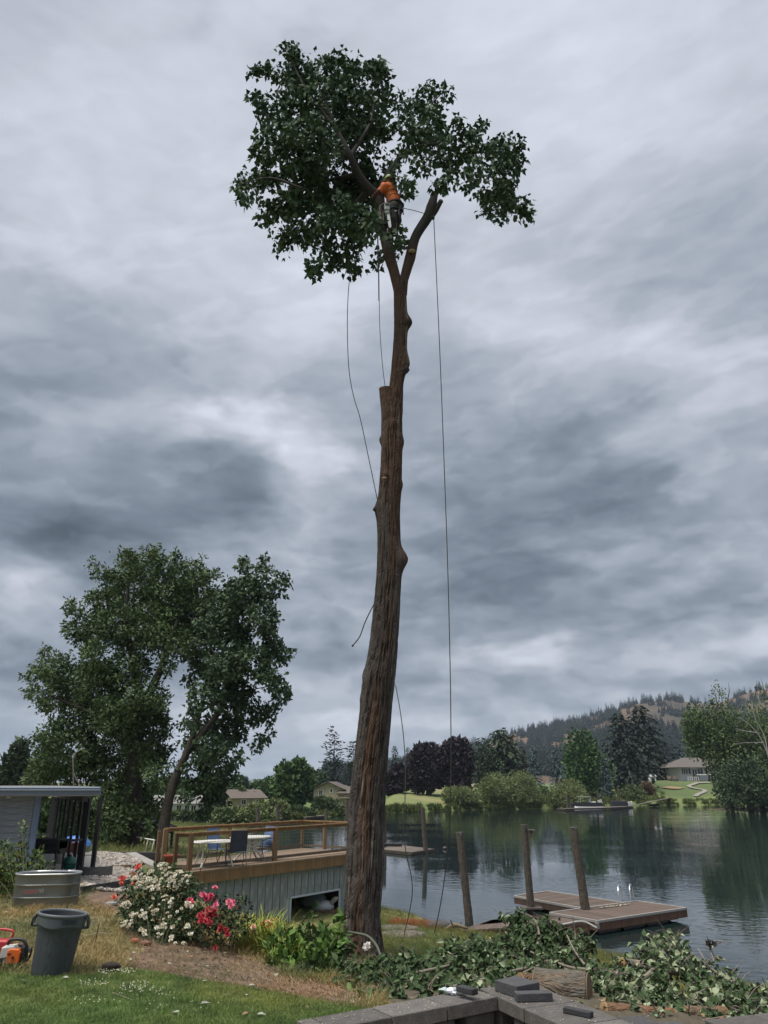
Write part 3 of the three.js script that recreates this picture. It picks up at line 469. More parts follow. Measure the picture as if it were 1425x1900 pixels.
  const along_ = waist.clone().sub(chest).normalize();
  for (const [t0, k] of [[0.42, [0.3, 0.16, 0.07]], [0.86, [0.5, 0.24, 0.06]]]) { const c = chest.clone().lerp(waist, t0), q = new THREE.TorusGeometry(0.163, 0.014, 6, 28); q.applyQuaternion(new THREE.Quaternion().setFromUnitVectors(V(0, 0, 1), along_)); q.translate(c.x, c.y, c.z); part('stripe', q, mat(k, 0.5), vest); }
  part('sleeve', wrinkle(cloth(grow([[shL.clone().lerp(elL, 0.6), elL, 0.05, 0.05], [elL, wrL.clone().lerp(elL, 0.2), 0.046, 0.04]], 0.008), 0.01, 0.03), 0.006, 20), mat([0.13, 0.045, 0.04], 0.85), man, 'dark red shirt sleeve');
  part('sleeve', wrinkle(cloth(grow([[shR.clone().lerp(elR, 0.6), elR, 0.05, 0.05], [elR, wrR.clone().lerp(elR, 0.2), 0.046, 0.04]], 0.008), 0.01, 0.03), 0.006, 20), mat([0.13, 0.045, 0.04], 0.85), man, 'dark red shirt sleeve');
  const trs = grow([[waist.clone().lerp(pelvis, 0.5), pelvis, 0.125, 0.138], [pelvis, hipL, 0.125, 0.1], [hipL, knL, 0.097, 0.075], [knL, anL, 0.074, 0.062], [pelvis, hipR, 0.125, 0.1], [hipR, knR, 0.097, 0.075], [knR, anR, 0.074, 0.062]], 0.012);
  part('trousers', wrinkle(cloth(trs, 0.014, 0.05), 0.014, 11), mat([0.045, 0.04, 0.033], 0.9), man, 'dark work trousers');
  for (const [a, dx] of [[anL, 0], [anR, 0.02]]) { const b = part('boot', cloth([[a.clone().add(V(0, 0.1, 0)), a, 0.062, 0.058], [a.clone().add(V(0.03, -0.05, 0)), toe(a, dx), 0.055, 0.045]], 0.01, 0.04), mat([0.035, 0.026, 0.02], 0.7), man); part('climbing_spur', [rod(a.clone().add(V(-0.07, 0.12, 0)), a.clone().add(V(-0.09, -0.11, 0)), 0.012, 0.01), rod(a.clone().add(V(-0.09, -0.11, 0)), a.clone().add(V(-0.17, -0.15, 0)), 0.01, 0.003)], mat([0.3, 0.3, 0.3], 0.4, { metalness: 0.8 }), b); }
  const hel = new THREE.SphereGeometry(0.128, 24, 14, 0, Math.PI * 2, 0, Math.PI * 0.56).scale(1.08, 1, 1), brim = new THREE.TorusGeometry(0.132, 0.012, 6, 28).rotateX(Math.PI / 2).scale(1.12, 1, 1).translate(-0.012, -0.02, 0);
  const tiltM = (g) => g.rotateZ(0.2).translate(head.x + 0.01, head.y + 0.035, head.z);
  const helmet = part('helmet', [tiltM(hel), tiltM(brim)], mat([0.42, 0.6, 0.2], 0.35), man, 'pale lime green helmet');
  for (const z of [-0.125, 0.125]) part('ear_defender', tiltM(new THREE.CylinderGeometry(0.04, 0.045, 0.04, 14).rotateX(Math.PI / 2).translate(0.01, -0.06, z)), mat([0.02, 0.02, 0.02], 0.5), helmet);
  // harness with its hanging bits
  const hs = (c, r, rr, sx = 1) => new THREE.TorusGeometry(r, rr, 8, 30).rotateX(Math.PI / 2).scale(sx, 1.6, 1).translate(c.x, c.y, c.z);
  const har = part('harness', [hs(Q(733.5, 380, 0), 0.165, 0.024), hs(Q(731, 391, -0.1), 0.122, 0.016), hs(Q(738, 391, 0.1), 0.122, 0.016)], mat([0.02, 0.024, 0.026], 0.8), man);
  for (const [w, h, x, y, z] of [[0.13, 0.16, 742, 386, -0.1], [0.1, 0.12, 746, 381, 0]]) part('pouch', box(w, h, 0.09, 0, 0, 0, 0.03).translate(...Q(x, y, z).toArray()), mat([0.022, 0.03, 0.03], 0.8), har);
  part('hand_saw_sheath', limb([Q(740, 390, -0.16), Q(741, 398, -0.18), Q(744, 409, -0.17)], [0.035, 0.03, 0.012], 8, 5), mat([0.016, 0.016, 0.018], 0.6), har);
  part('buckle', [box(0.05, 0.025, 0.02).translate(...Q(734, 391.5, -0.24).toArray())], mat([0.5, 0.5, 0.5], 0.3, { metalness: 0.9 }), har);
  part('hammer', [rod(Q(748.5, 385, -0.1), Q(748.5, 396, -0.1), 0.008), rod(Q(747.3, 397, -0.1), Q(749.8, 397, -0.1), 0.018)], mat([0.1, 0.1, 0.1], 0.5), har);
  // climbing saw that hangs from his hip on a coiled line
  const so = J(718.5, 386, -0.28), saw = thing('climbing_chainsaw', 'small grey chainsaw hanging nose down from the climber, pale bar below', 'chainsaw', so), S = (x, y, d = 0) => J(x, y, -0.28 + d).sub(so);
  part('body', [box(0.14, 0.24, 0.16, 0, 0, 0, 0.035), box(0.11, 0.1, 0.12, 0, -0.15, 0, 0.03)], mat([0.36, 0.37, 0.36], 0.5), saw);
  part('air_filter_cover', box(0.1, 0.07, 0.02, 0, 0.05, 0.09, 0.008), mat([0.05, 0.05, 0.05], 0.6), saw);
  part('handle', tube([V(-0.07, 0.1, 0.02), V(-0.15, 0.06, 0.02), V(-0.16, -0.06, 0.02), V(-0.08, -0.13, 0.02)], 0.016, 8), mat([0.02, 0.02, 0.02], 0.6), saw);
  const bar = new THREE.Shape(); bar.moveTo(-0.035, 0); bar.lineTo(0.035, 0); bar.lineTo(0.034, -0.36); bar.quadraticCurveTo(0.025, -0.41, 0, -0.415); bar.quadraticCurveTo(-0.025, -0.41, -0.034, -0.36); bar.lineTo(-0.035, 0);
  part('guide_bar', new THREE.ExtrudeGeometry(bar, { depth: 0.014, bevelEnabled: false }).rotateZ(0.12).translate(0.02, -0.19, 0.02), mat([0.72, 0.72, 0.7], 0.35, { metalness: 0.2 }), saw);
  const rope = mat([0.3, 0.22, 0.15], 0.9), dark = mat([0.045, 0.043, 0.042], 0.85);
  part('lanyard', tube([V(0.02, 0.13, 0), V(-0.02, 0.2, 0.03), V(0.06, 0.32, 0.1)], 0.008), rope, saw, 'short tan lanyard to the harness'); part('lanyard', [tube([V(-0.06, 0.12, 0.03), V(-0.17, 0.05, 0.02), V(-0.16, -0.2, 0.03), V(-0.18, -0.42, 0.03), V(-0.14, -0.48, 0.03), V(-0.1, -0.42, 0.03), V(-0.1, -0.15, 0.05)], 0.0085)], rope, saw, 'looped tan lanyard');
  const T = (rows, r, m, name, label, cat, g) => solo(name, tube(rows.map(([x, y, d]) => P(x, y, d)), r, 6, 10), m, label, cat, g);
  const strap = solo('choker_strap', [new THREE.TorusGeometry(0.205, 0.03, 8, 36).rotateX(Math.PI / 2).scale(0.97, 1.5, 0.97).translate(...P(712, 426, TD).toArray())], mat([0.016, 0.02, 0.03], 0.75), 'dark wide strap wrapped round the limb below the climber', 'strap');
  T([[663, 372, 14.5], [661, 420, 14.45], [653, 480, 14.45], [646.5, 540, 14.5], [644.5, 610, 14.5], [648, 690, 14.55], [656, 735, 14.6], [668, 775, 14.6], [683, 845, 14.65], [702, 936, 14.7]], 0.0085, dark, 'rope', 'long slack rope from the dense foliage down to the trunk side', 'rope', 'climbing ropes');
  T([[700, 386, 14.65], [700.5, 440, 14.7], [702, 490, 14.7], [703, 558, 14.7]], 0.011, mat([0.09, 0.075, 0.06], 0.85), 'rope', 'short rope with a knotted end hanging left of the limb', 'rope', 'climbing ropes');
  T([[701, 420, 14.68], [703, 500, 14.66], [704.5, 600, 14.66], [707, 645, 14.66], [711, 690, 14.66], [715, 720, 14.7]], 0.008, dark, 'rope', 'thin rope running down to the broad dead stub', 'rope', 'climbing ropes');
  T([[804.5, 398, 14.8], [806, 430, 14.8], [812, 560, 14.8], [818, 700, 14.85], [824, 860, 14.9], [830, 1030, 15], [834, 1180, 15.1], [836.5, 1330, 15.3], [836.5, 1450, 15.5], [834, 1530, 15.8], [826, 1620, 16.3], [815, 1690, 16.9], [806, 1730, 17.2]], 0.0105, mat([0.085, 0.08, 0.07], 0.85), 'rope', 'long straight rope from the cut right limb to the ground', 'rope', 'climbing ropes');
  T([[737, 400, 14.6], [735, 430, 14.62], [734, 478, 14.7]], 0.008, rope, 'rope', 'short tan rope below the climber\'s boots', 'rope', 'climbing ropes');
  T([[749, 386.5, 14.75], [768, 390.5, 14.8], [792, 397.5, 14.85]], 0.0085, dark, 'rope', 'taut rope from the climber across to the cut right limb', 'rope', 'climbing ropes');
  part('knot', rough(new THREE.SphereGeometry(0.05, 10, 8), 0.3, 30).translate(...P(803, 404, 14.78).toArray()), mat([0.03, 0.03, 0.03], 0.8), scene.children.find((c) => /cut right limb to the ground/.test(c.userData.label ?? '')));
  const dang = T([[694, 1121, 14.7], [686, 1136, 14.66], [676, 1158, 14.64], [667, 1182, 14.64], [654, 1198.5, 14.64]], 0.012, dark, 'rope', 'short stiff rope end sticking out left of the bare trunk', 'rope', 'climbing ropes');
  part('knot', new THREE.SphereGeometry(0.024, 8, 6).translate(...P(654.5, 1198, 14.64).toArray()), dark, dang);
  T([[734, 1271, 14.75], [743, 1322, 14.75], [749, 1370, 14.8], [752, 1430, 14.9], [751, 1500, 15], [749, 1545, 15.1], [754, 1585, 15.3], [763, 1625, 15.7], [765, 1655, 16.2], [760, 1690, 17], [752, 1725, 18], [749, 1742, 18.6]], 0.0095, mat([0.12, 0.115, 0.1], 0.85), 'rope', 'slack rope from the lower trunk curving down to the bank', 'rope', 'climbing ropes');
}
// ---------------------------------------------------------------- the yard on the left
const wood = (k, o = {}) => mat(k, 0.82, { map: grainMap, ...o });
{ // stock tank
  const b = V(0, 0, 0), near = hit(88, 1686), L = 1.08, Wd = 0.58, H = 0.55, t = thing('stock_tank', 'galvanised oval stock tank with red lettering, beside the blue house', 'stock tank', V(PY(87, 1687, 0).x, 0, PY(87, 1687, 0).z - Wd / 2));
  t.rotation.y = 0.12; t.position.x -= 0.16;
  const outline = (k) => { const pts = [], r = Wd / 2 + k, s = L / 2 - Wd / 2; for (let i = 0; i <= 20; i++) { const a = -Math.PI / 2 + Math.PI * i / 20; pts.push([s + Math.cos(a) * r, Math.sin(a) * r]); } for (let i = 0; i <= 20; i++) { const a = Math.PI / 2 + Math.PI * i / 20; pts.push([-s + Math.cos(a) * r, Math.sin(a) * r]); } return pts; };
  const sheet = (prof, inner) => { const pos = [], idx = [], n = outline(0).length; for (const [y, k] of prof) for (const [x, z] of [...outline(k), outline(k)[0]]) pos.push(x, y, z); const W = n + 1; for (let i = 0; i < prof.length - 1; i++) for (let j = 0; j < n; j++) { const a = i * W + j; inner ? idx.push(a, a + 1, a + W, a + 1, a + W + 1, a + W) : idx.push(a, a + W, a + 1, a + 1, a + W, a + W + 1); } const g = new THREE.BufferGeometry(); g.setAttribute('position', new THREE.Float32BufferAttribute(pos, 3)); g.setIndex(idx); g.computeVertexNormals(); return g; };
  const zinc = mat([0.34, 0.37, 0.36], 0.36, { metalness: 0.85, map: scuffMap, side: THREE.DoubleSide });
  const rib = (y) => [[y - 0.015, 0], [y - 0.009, 0.007], [y, 0.01], [y + 0.009, 0.007], [y + 0.015, 0]];
  part('wall', [sheet([[0, 0], [0.05, 0], ...rib(0.17), [0.28, 0], ...rib(0.365), [0.46, 0], [0.52, 0.004]]), sheet([[0.01, -0.006], [0.52, -0.003]], true)], zinc, t);
  part('rim', sheet([[0.515, 0.0], [0.52, 0.014], [0.533, 0.018], [0.545, 0.01], [0.547, -0.004], [0.515, -0.008]]), mat([0.42, 0.43, 0.43], 0.42, { metalness: 0.7, side: THREE.DoubleSide }), t);
  const sh = new THREE.Shape(outline(-0.01).map(([x, z]) => new THREE.Vector2(x, z)));
  part('soil', new THREE.ShapeGeometry(sh).rotateX(Math.PI / 2).scale(1, 1, -1).translate(0, 0.5, 0), mat([0.23, 0.22, 0.2], 0.9, { map: speckMap, side: THREE.DoubleSide }), t, 'pale gravelly fill level with the rim');
  // the worn red lettering: only shapes of letters can still be made out
  const c = document.createElement('canvas'); c.width = 512; c.height = 128; const x = c.getContext('2d'); x.fillStyle = '#65706c'; x.fillRect(0, 0, 512, 128); x.font = 'bold 104px sans-serif'; x.textBaseline = 'middle'; x.fillStyle = '#b4434a'; x.save(); x.scale(0.9, 1); x.fillText('COUNT', 14, 70); x.fillStyle = '#b08f8c'; x.fillText('Y2', 412, 62); x.restore();
  const tx = new THREE.CanvasTexture(c); tx.colorSpace = THREE.SRGBColorSpace;
  part('lettering', new THREE.PlaneGeometry(0.36, 0.085).rotateZ(0.05).translate(-0.13, 0.275, Wd / 2 + 0.006), new THREE.MeshStandardMaterial({ map: tx, roughness: 0.5, metalness: 0.45 }), t, 'faded red lettering');
}
{ // dustbin
  const f = hit(93, 1807), t = thing('rubbish_bin', 'grey round plastic rubbish bin leaning on the lawn', 'rubbish bin', f), R = rng(5);
  t.rotation.set(0, 0.25, -0.085); t.position.y -= 0.02; t.scale.set(0.97, 0.9, 0.97);
  const plast = mat([0.078, 0.092, 0.102], 0.62, { map: scuffMap, bumpMap: speckBump, bumpScale: 0.0008 }), H = 0.70;
  const lathe = (pts, n = 64) => new THREE.LatheGeometry(pts.map(([r, y]) => new THREE.Vector2(r, y)), n);
  const g = lathe([[0, 0.01], [0.19, 0], [0.208, 0.012], [0.212, 0.05], [0.218, 0.1], [0.238, 0.42], [0.246, 0.52], [0.258, 0.535], [0.262, 0.56], [0.266, H - 0.02]]); const p = g.attributes.position;
  for (let i = 0; i < p.count; i++) { const y = p.getY(i), a = Math.atan2(p.getZ(i), p.getX(i)), k = 1 + 0.012 * n3(a * 1.2, y * 3, 3) + 0.006 * Math.sin(a * 2 + 0.5); p.setX(i, p.getX(i) * k); p.setZ(i, p.getZ(i) * k); } g.computeVertexNormals();
  const body = part('body', g, plast, t);
  part('lining', lathe([[0.252, H - 0.01], [0.225, 0.3], [0.2, 0.04], [0, 0.04]]), plast, t);
  part('rim', lathe([[0.258, H - 0.035], [0.276, H - 0.03], [0.283, H - 0.012], [0.281, H + 0.005], [0.27, H + 0.012], [0.254, H + 0.006], [0.252, H - 0.02]]), mat([0.1, 0.115, 0.125], 0.5), t);
  // wavy raised apron under the rim
  const ap = [], ai = [], n = 96; for (let i = 0; i <= n; i++) { const a = i / n * Math.PI * 2, w = 0.012 * Math.cos(a * 4 + 2.0); for (const [r, y] of [[0.272, H - 0.03], [0.2695, 0.575 + w], [0.266, 0.56 + w], [0.25, 0.556 + w]]) ap.push(Math.cos(a) * r, y, Math.sin(a) * r); }
  for (let i = 0; i < n; i++) for (let j = 0; j < 3; j++) { const a = i * 4 + j; ai.push(a, a + 4, a + 1, a + 1, a + 4, a + 5); }
  const ag = new THREE.BufferGeometry(); ag.setAttribute('position', new THREE.Float32BufferAttribute(ap, 3)); ag.setIndex(ai); ag.computeVertexNormals(); part('apron', ag, mat([0.078, 0.092, 0.102], 0.6, { side: THREE.DoubleSide }), t);
  for (const s of [-1, 1]) { const a = 0.1; const h = [V(s * 0.272, H - 0.02, 0.09), V(s * 0.3, H - 0.06, 0.08), V(s * 0.312, H - 0.13, 0.06), V(s * 0.312, H - 0.14, -0.05), V(s * 0.3, H - 0.07, -0.08), V(s * 0.272, H - 0.02, -0.09)]; part('handle', [tube(h, 0.014, 8, 6), beam(V(s * 0.27, H - 0.15, 0), V(s * 0.312, H - 0.15, 0.01), 0.1, 0.02)], plast, t); }
  // lettering on the apron, curved round it
  const c = document.createElement('canvas'); c.width = 512; c.height = 128; const x = c.getContext('2d'); x.clearRect(0, 0, 512, 128); x.fillStyle = '#333d44'; x.fillRect(0, 0, 512, 128); x.fillStyle = '#15191c'; x.font = 'bold 92px sans-serif'; x.textBaseline = 'middle'; x.textAlign = 'center'; x.fillText('BRUTE', 256, 68);
  const tx = new THREE.CanvasTexture(c); tx.colorSpace = THREE.SRGBColorSpace;
  const lp = new THREE.CylinderGeometry(0.2745, 0.274, 0.05, 16, 1, true, 0.12, 0.66).translate(0, 0.632, 0); part('lettering', lp, new THREE.MeshStandardMaterial({ map: tx, roughness: 0.6 }), t, 'dark moulded lettering under the rim');
  part('logo', box(0.12, 0.02, 0.012, 0, 0, 0, 0.004).rotateY(0.4).translate(0.1, 0.668, 0.252), mat([0.045, 0.055, 0.06], 0.6), t);
}
{ // chainsaw on the grass at the left edge
  const f = hit(22, 1795), t = thing('chainsaw', 'orange and grey chainsaw with a black wrap handle on the dry grass', 'chainsaw', f); t.rotation.y = 0.12;
  const s = mpp(1770, -f.z), U = (x, y, z = 0) => V((x - 22) * s, (1795 - y) * s * 1.02, z), or = mat([0.68, 0.13, 0.02], 0.45), bk = mat([0.018, 0.018, 0.02], 0.5), gr = mat([0.46, 0.46, 0.43], 0.55);
  const plate = (pts, d, z, m, name, bev = 0.01) => { const sh = new THREE.Shape(pts.map(([x, y]) => { const q = U(x, y); return new THREE.Vector2(q.x, q.y); })); return part(name, new THREE.ExtrudeGeometry(sh, { depth: d, bevelEnabled: true, bevelSize: bev, bevelThickness: bev, bevelSegments: 2 }).translate(0, 0, z), m, t); };
  const cov = plate([[17, 1766], [21, 1764], [34, 1765], [37, 1769], [36, 1783], [32, 1785], [19, 1784.5], [16.5, 1773]], 0.05, 0.06, or, 'starter_cover');
  part('hole', new THREE.CylinderGeometry(0.014, 0.014, 0.02, 12).rotateX(Math.PI / 2).translate(...U(27, 1776, 0.122).toArray()), bk, cov); part('slot', box(0.04, 0.012, 0.012).translate(...U(19.5, 1770, 0.122).toArray()), bk, cov);
  plate([[5, 1762], [24, 1760], [26, 1763], [15, 1766], [16, 1775], [3, 1777]], 0.15, -0.06, gr, 'top_cover'); plate([[2, 1778], [16, 1776], [17, 1785], [3, 1785]], 0.13, -0.05, mat([0.3, 0.29, 0.26], 0.6), 'fuel_tank');
  plate([[0, 1785.5], [34, 1786], [36, 1789], [0, 1788.5]], 0.16, -0.06, mat([0.05, 0.02, 0.02], 0.6), 'base_plate', 0.005);
  plate([[38, 1762], [43, 1763], [44, 1780], [40, 1789], [33, 1792], [33, 1787], [38, 1780]], 0.12, -0.05, bk, 'clutch_cover');
  part('wrap_handle', tube([U(11, 1757, 0.05), U(15, 1750, 0.06), U(21, 1748.5, 0.06), U(35, 1749.5, 0.06), U(42, 1754, 0.06), U(46, 1763, 0.06), U(46, 1776, 0.05), U(42, 1787, 0.03)], 0.017, 10, 6), bk, t);
  part('hand_guard', tube([U(47, 1764, 0), U(52, 1766, 0), U(51.5, 1776, 0), U(48, 1784, 0), U(42, 1785, 0)], 0.011, 8, 6), mat([0.028, 0.026, 0.026], 0.6), t); for (const [w, h, x, y] of [[0.05, 0.03, 46, 1780], [0.03, 0.05, 49, 1768]]) part('bumper_spike', box(w, h, 0.02).translate(...U(x, y, 0.01).toArray()), mat([0.4, 0.39, 0.37], 0.4, { metalness: 0.6 }), t);
  for (const x of [11, 33]) part('foot', box(0.03, 0.06, 0.03).translate(...U(x, 1791, 0.05).toArray()), bk, t);
  part('filler_cap', new THREE.CylinderGeometry(0.022, 0.022, 0.03, 14).rotateX(Math.PI / 2).translate(...U(5, 1781, 0.1).toArray()), bk, t);
  part('throttle_guard', limb([U(26, 1760, -0.04), U(33, 1761, -0.04), U(39, 1764, -0.04)], [0.018, 0.024, 0.02], 8), mat([0.06, 0.03, 0.025], 0.6), t);
  // red fuel can behind it
  const cf = hit(-2, 1779), can = thing('fuel_can', 'red plastic fuel can cut off by the left edge behind the chainsaw', 'fuel can', cf), red = mat([0.42, 0.03, 0.035], 0.45), cs = mpp(1755, -cf.z);
  part('body', box(0.24, 0.21, 0.16, -0.005, 0.105, 0, 0.03), red, can); part('handle', tube([V(-0.1, 0.2, 0), V(-0.09, 0.3, 0), V(0.08, 0.305, 0), V(0.125, 0.285, 0), V(0.115, 0.19, 0)], 0.014, 8, 6), red, can); part('spout', rod(V(-0.12, 0.2, 0), V(-0.2, 0.3, 0), 0.025, 0.015), mat([0.6, 0.5, 0.05], 0.5), can);
}
{ // small things on the ground
  const R = rng(21);
  const lf = (px, py, size, a, label, k = [0.6, 0.62, 0.52]) => { size *= 0.72; const p = hit(px, py), L = new Leaves(); k = k.map((v) => v * 0.62); L.broad(V(-size / 2, 0.006, 0), V(1, 0.06, 0).normalize(), V(0, 1, 0.1).normalize(), size, size * 0.7, k, 0.12, 0.06); const g = L.geo().rotateY(a); g.translate(p.x, p.y + 0.015, p.z); solo('fallen_leaf', g, leafMat, label, 'leaf', 'pale fallen leaves'); };
  lf(12, 1696, 0.19, 0.2, 'large pale leaf on dry grass in front of the stock tank', [0.62, 0.62, 0.55]); lf(121, 1818, 0.12, -0.4, 'narrow pale leaf on the lawn below the bin'); lf(381, 1866, 0.13, 0.3, 'pale curled leaf alone on the open lawn'); lf(485, 1887, 0.12, -0.2, 'pale leaf at the bottom edge of the lawn'); lf(468, 1832, 0.11, 0.1, 'white leaf on the soil edge left of the leafy plants'); lf(380, 1824, 0.07, 0.4, 'tiny pale leaf at the lawn border'); lf(425, 1805, 0.08, 1.1, 'dull tan leaf on the bare soil', [0.36, 0.31, 0.2]); lf(307, 1804, 0.07, 0.5, 'small dry leaf lying on the bare soil under the white roses', [0.33, 0.25, 0.14]); lf(458, 1850, 0.06, 0.9, 'tiny white leaf on the lawn near the soil edge');
  const b = hit(203, 1803), t = solo('bark_lump', rough(new THREE.SphereGeometry(0.09, 20, 12), 0.55, 9).scale(1.25, 0.62, 0.8).translate(b.x, b.y + 0.045, b.z), mat([0.03, 0.022, 0.02], 0.9, { bumpMap: barkBump, bumpScale: 0.01 }), 'dark brown lump of bark on the lawn edge right of the bin', 'bark');
  const st = hit(174, 1760); solo('stake', rod(st, P(184, 1713, -st.z), 0.009, 0.007), wood([0.19, 0.13, 0.08]), 'thin brown stake leaning in the dry grass', 'stake');
  const s2 = hit(125, 1698); solo('stake', rod(s2, P(124.5, 1680, -s2.z), 0.011, 0.009), mat([0.03, 0.028, 0.025], 0.8), 'short dark stake in front of the stock tank', 'stake');
  const h1 = hit(150, 1742), h2 = hit(208, 1736); solo('stick', tube([h1.clone().add(V(0, 0.02, 0)), h1.clone().lerp(h2, 0.5).add(V(0, 0.05, 0)), h2.clone().add(V(0, 0.02, 0))], 0.007), mat([0.42, 0.38, 0.3], 0.9), 'pale straight stick lying behind the bin', 'stick');
  const s3 = hit(206, 1678); solo('stepping_stone', rough(new THREE.CylinderGeometry(0.11, 0.12, 0.035, 14), 0.12, 9).translate(s3.x, s3.y + 0.015, s3.z), mat([0.4, 0.39, 0.37], 0.9, { map: speckMap }), 'flat grey stone left of the white rose bush', 'stone');
  // clods and chips on the soil
  const chip = rough(new THREE.IcosahedronGeometry(1, 0), 0.5, 1.3), M = new THREE.InstancedMesh(chip, mat([0.16, 0.12, 0.085], 0.95), 900), m4 = new THREE.Matrix4(), q = new THREE.Quaternion();
  for (let i = 0; i < 900; i++) { let x, z; do { x = -6 + R() * 7; z = -8.5 - R() * 7; } while (!inside(soil, x, z)); const s = 0.006 + 0.02 * R() * R(); q.setFromEuler(new THREE.Euler(R() * 6, R() * 6, R() * 6)); m4.compose(onGround(x, z, s * 0.4), q, V(s, s * 0.6, s)); M.setMatrixAt(i, m4); const g = 0.5 + R() * 1.1; M.setColorAt(i, lin(g, g * 0.97, g * 0.92)); }
  M.name = numbered('soil_chips'); tag(shadow(M), 'bark chips and clods scattered over the bare soil', 'wood chips', null, 'stuff'); scene.add(M);
  // gravel
  const G = new THREE.InstancedMesh(rough(new THREE.IcosahedronGeometry(1, 1), 0.35, 1.1), mat([0.37, 0.345, 0.315], 0.9), 5200); let k = 0;
  while (k < 5200) { const x = -12 + R() * 7, z = -17 - R() * 11; if (!inside(gravel, x, z)) continue; const s = 0.022 + 0.05 * R() * R(); q.setFromEuler(new THREE.Euler(R() * 6, R() * 6, R() * 6)); m4.compose(onGround(x, z, s * 0.3 + 0.02), q, V(s * 1.2, s * 0.75, s)); G.setMatrixAt(k, m4); const g = 0.45 + R() * 0.85; G.setColorAt(k, lin(g * 1.02, g * 0.97, g * 0.93)); k++; }
  G.name = numbered('gravel'); tag(shadow(G), 'pale river gravel on the path past the house', 'gravel', null, 'stuff'); scene.add(G);
  const e1 = hit(150, 1660), e2 = hit(242, 1643); solo('edging_board', beam(e1.add(V(0, 0.06, 0)), e2.add(V(0, 0.06, 0)), 0.05, 0.16), wood([0.03, 0.03, 0.036]), 'long dark edging board along the front of the gravel', 'edging');
  const e3 = hit(262, 1606), e4 = hit(292, 1606); // boards at the end of the gravel, by the deck steps
  solo('timber_edging', beam(hit(222, 1612).add(V(0, 0.05, 0)), hit(300, 1606).add(V(0, 0.05, 0)), 0.5, 0.1), wood([0.3, 0.22, 0.15]), 'weathered timber step between the gravel and the deck', 'step');
}
{ // the blue house with its porch
  const t = thing('blue_house', 'pale blue house corner with a flat porch roof at the left edge', 'house', V(0, 0, 0)), blue = [0.30, 0.35, 0.42];
  const d0 = 19.2, wallR = P(60, 1560, d0), top = P(60, 1474, d0).y, xR = wallR.x, zW = wallR.z, xL = P(-260, 1560, d0).x, bot = groundY(xR, zW) - 0.2;
  part('wall', box(xR - xL, top - bot, 0.15, (xL + xR) / 2, (top + bot) / 2, zW - 0.12), mat(blue, 0.8), t);
  const n = 15, bh = (top - bot) / n; for (let i = 0; i < n; i++) { const g = metreUV(new THREE.BoxGeometry(xR - xL - 0.1, bh * 0.97, 0.018)).rotateX(-0.085); g.translate((xL + xR) / 2 - 0.05, bot + bh * (i + 0.5), zW - 0.03 + 0.006 * n3(i * 1.7, 1, 1)); part('siding_board', g, mat(blue.map((v) => v * (1 + 0.05 * n3(i * 3.3, 5, 1))), 0.75, { map: grainAlongU }), t); }
  const trim = mat([0.13, 0.18, 0.26], 0.7), zEnd = zW - 9;
  part('corner_trim', box(0.13, top - bot, 0.05, xR + 0.0, (top + bot) / 2, zW), trim, t);
  const bx = -0.461, bz = -0.887; // the house runs back to the left
  part('wall', beam(V(xR - 0.02, (top + bot) / 2, zW - 0.05), V(xR - 0.02 + bx * 9, (top + bot) / 2, zW - 0.05 + bz * 9), 0.12, top - bot), mat(blue, 0.8), t, 'side wall under the porch roof');
  // roof slab reaching out over the porch
  const rx = P(188, 1466, d0 - 0.4).x, ry = P(60, 1468, d0 - 0.4).y, zF = zW + 0.45;
  const slab = (y, h, inset) => { const sh = new THREE.Shape(); sh.moveTo(xL - 1, -zF - 0 + inset); sh.lineTo(rx - inset, -zF + inset); sh.lineTo(rx - inset + bx * 11, -zF - bz * 11); sh.lineTo(xL - 1, -zF - bz * 11); return new THREE.ExtrudeGeometry(sh, { depth: h, bevelEnabled: false }).rotateX(-Math.PI / 2).translate(0, y, 0); };
  part('roof', slab(ry + 0.05, 0.05, 0), mat([0.24, 0.25, 0.26], 0.8), t); part('soffit', slab(ry - 0.11, 0.03, 0.05), mat([0.42, 0.43, 0.43], 0.85), t);
  part('fascia', box(rx - xL + 1, 0.14, 0.04, (xL - 1 + rx) / 2, ry - 0.02, zF), mat([0.17, 0.22, 0.3], 0.6), t); part('gutter', [box(rx - xL + 1.02, 0.05, 0.09, (xL - 1 + rx) / 2, ry + 0.035, zF + 0.06, 0.015), box(rx - xL + 1.02, 0.022, 0.11, (xL - 1 + rx) / 2, ry + 0.075, zF + 0.06, 0.008)], mat([0.26, 0.32, 0.41], 0.45), t);
  part('fascia', beam(V(rx, ry - 0.02, zF), V(rx + bx * 11, ry - 0.02, zF + bz * 11), 0.04, 0.14), mat([0.17, 0.22, 0.3], 0.6), t);
  part('soffit_light', new THREE.SphereGeometry(0.045, 10, 8).scale(1.4, 0.6, 1).translate(P(23, 1470, d0).x, ry - 0.13, zW + 0.15), mat([0.5, 0.45, 0.38], 0.5), t);
  // posts, thick ones at both ends and slimmer ones between
  const black = mat([0.014, 0.014, 0.016], 0.6), beamY = ry - 0.2, A = hit(146, 1623), Bp = V(P(92, 1555, 30).x, 0, -30); A.y = groundY(A.x, A.z);
  part('porch_beam', beam(V(A.x, beamY, A.z + 0.2), V(Bp.x, beamY, Bp.z), 0.14, 0.18), mat([0.1, 0.085, 0.075], 0.8), t); part('beam_end', box(0.42, 0.06, 0.12, A.x + 0.12, beamY + 0.11, A.z + 0.2), mat([0.3, 0.28, 0.25], 0.8), t);
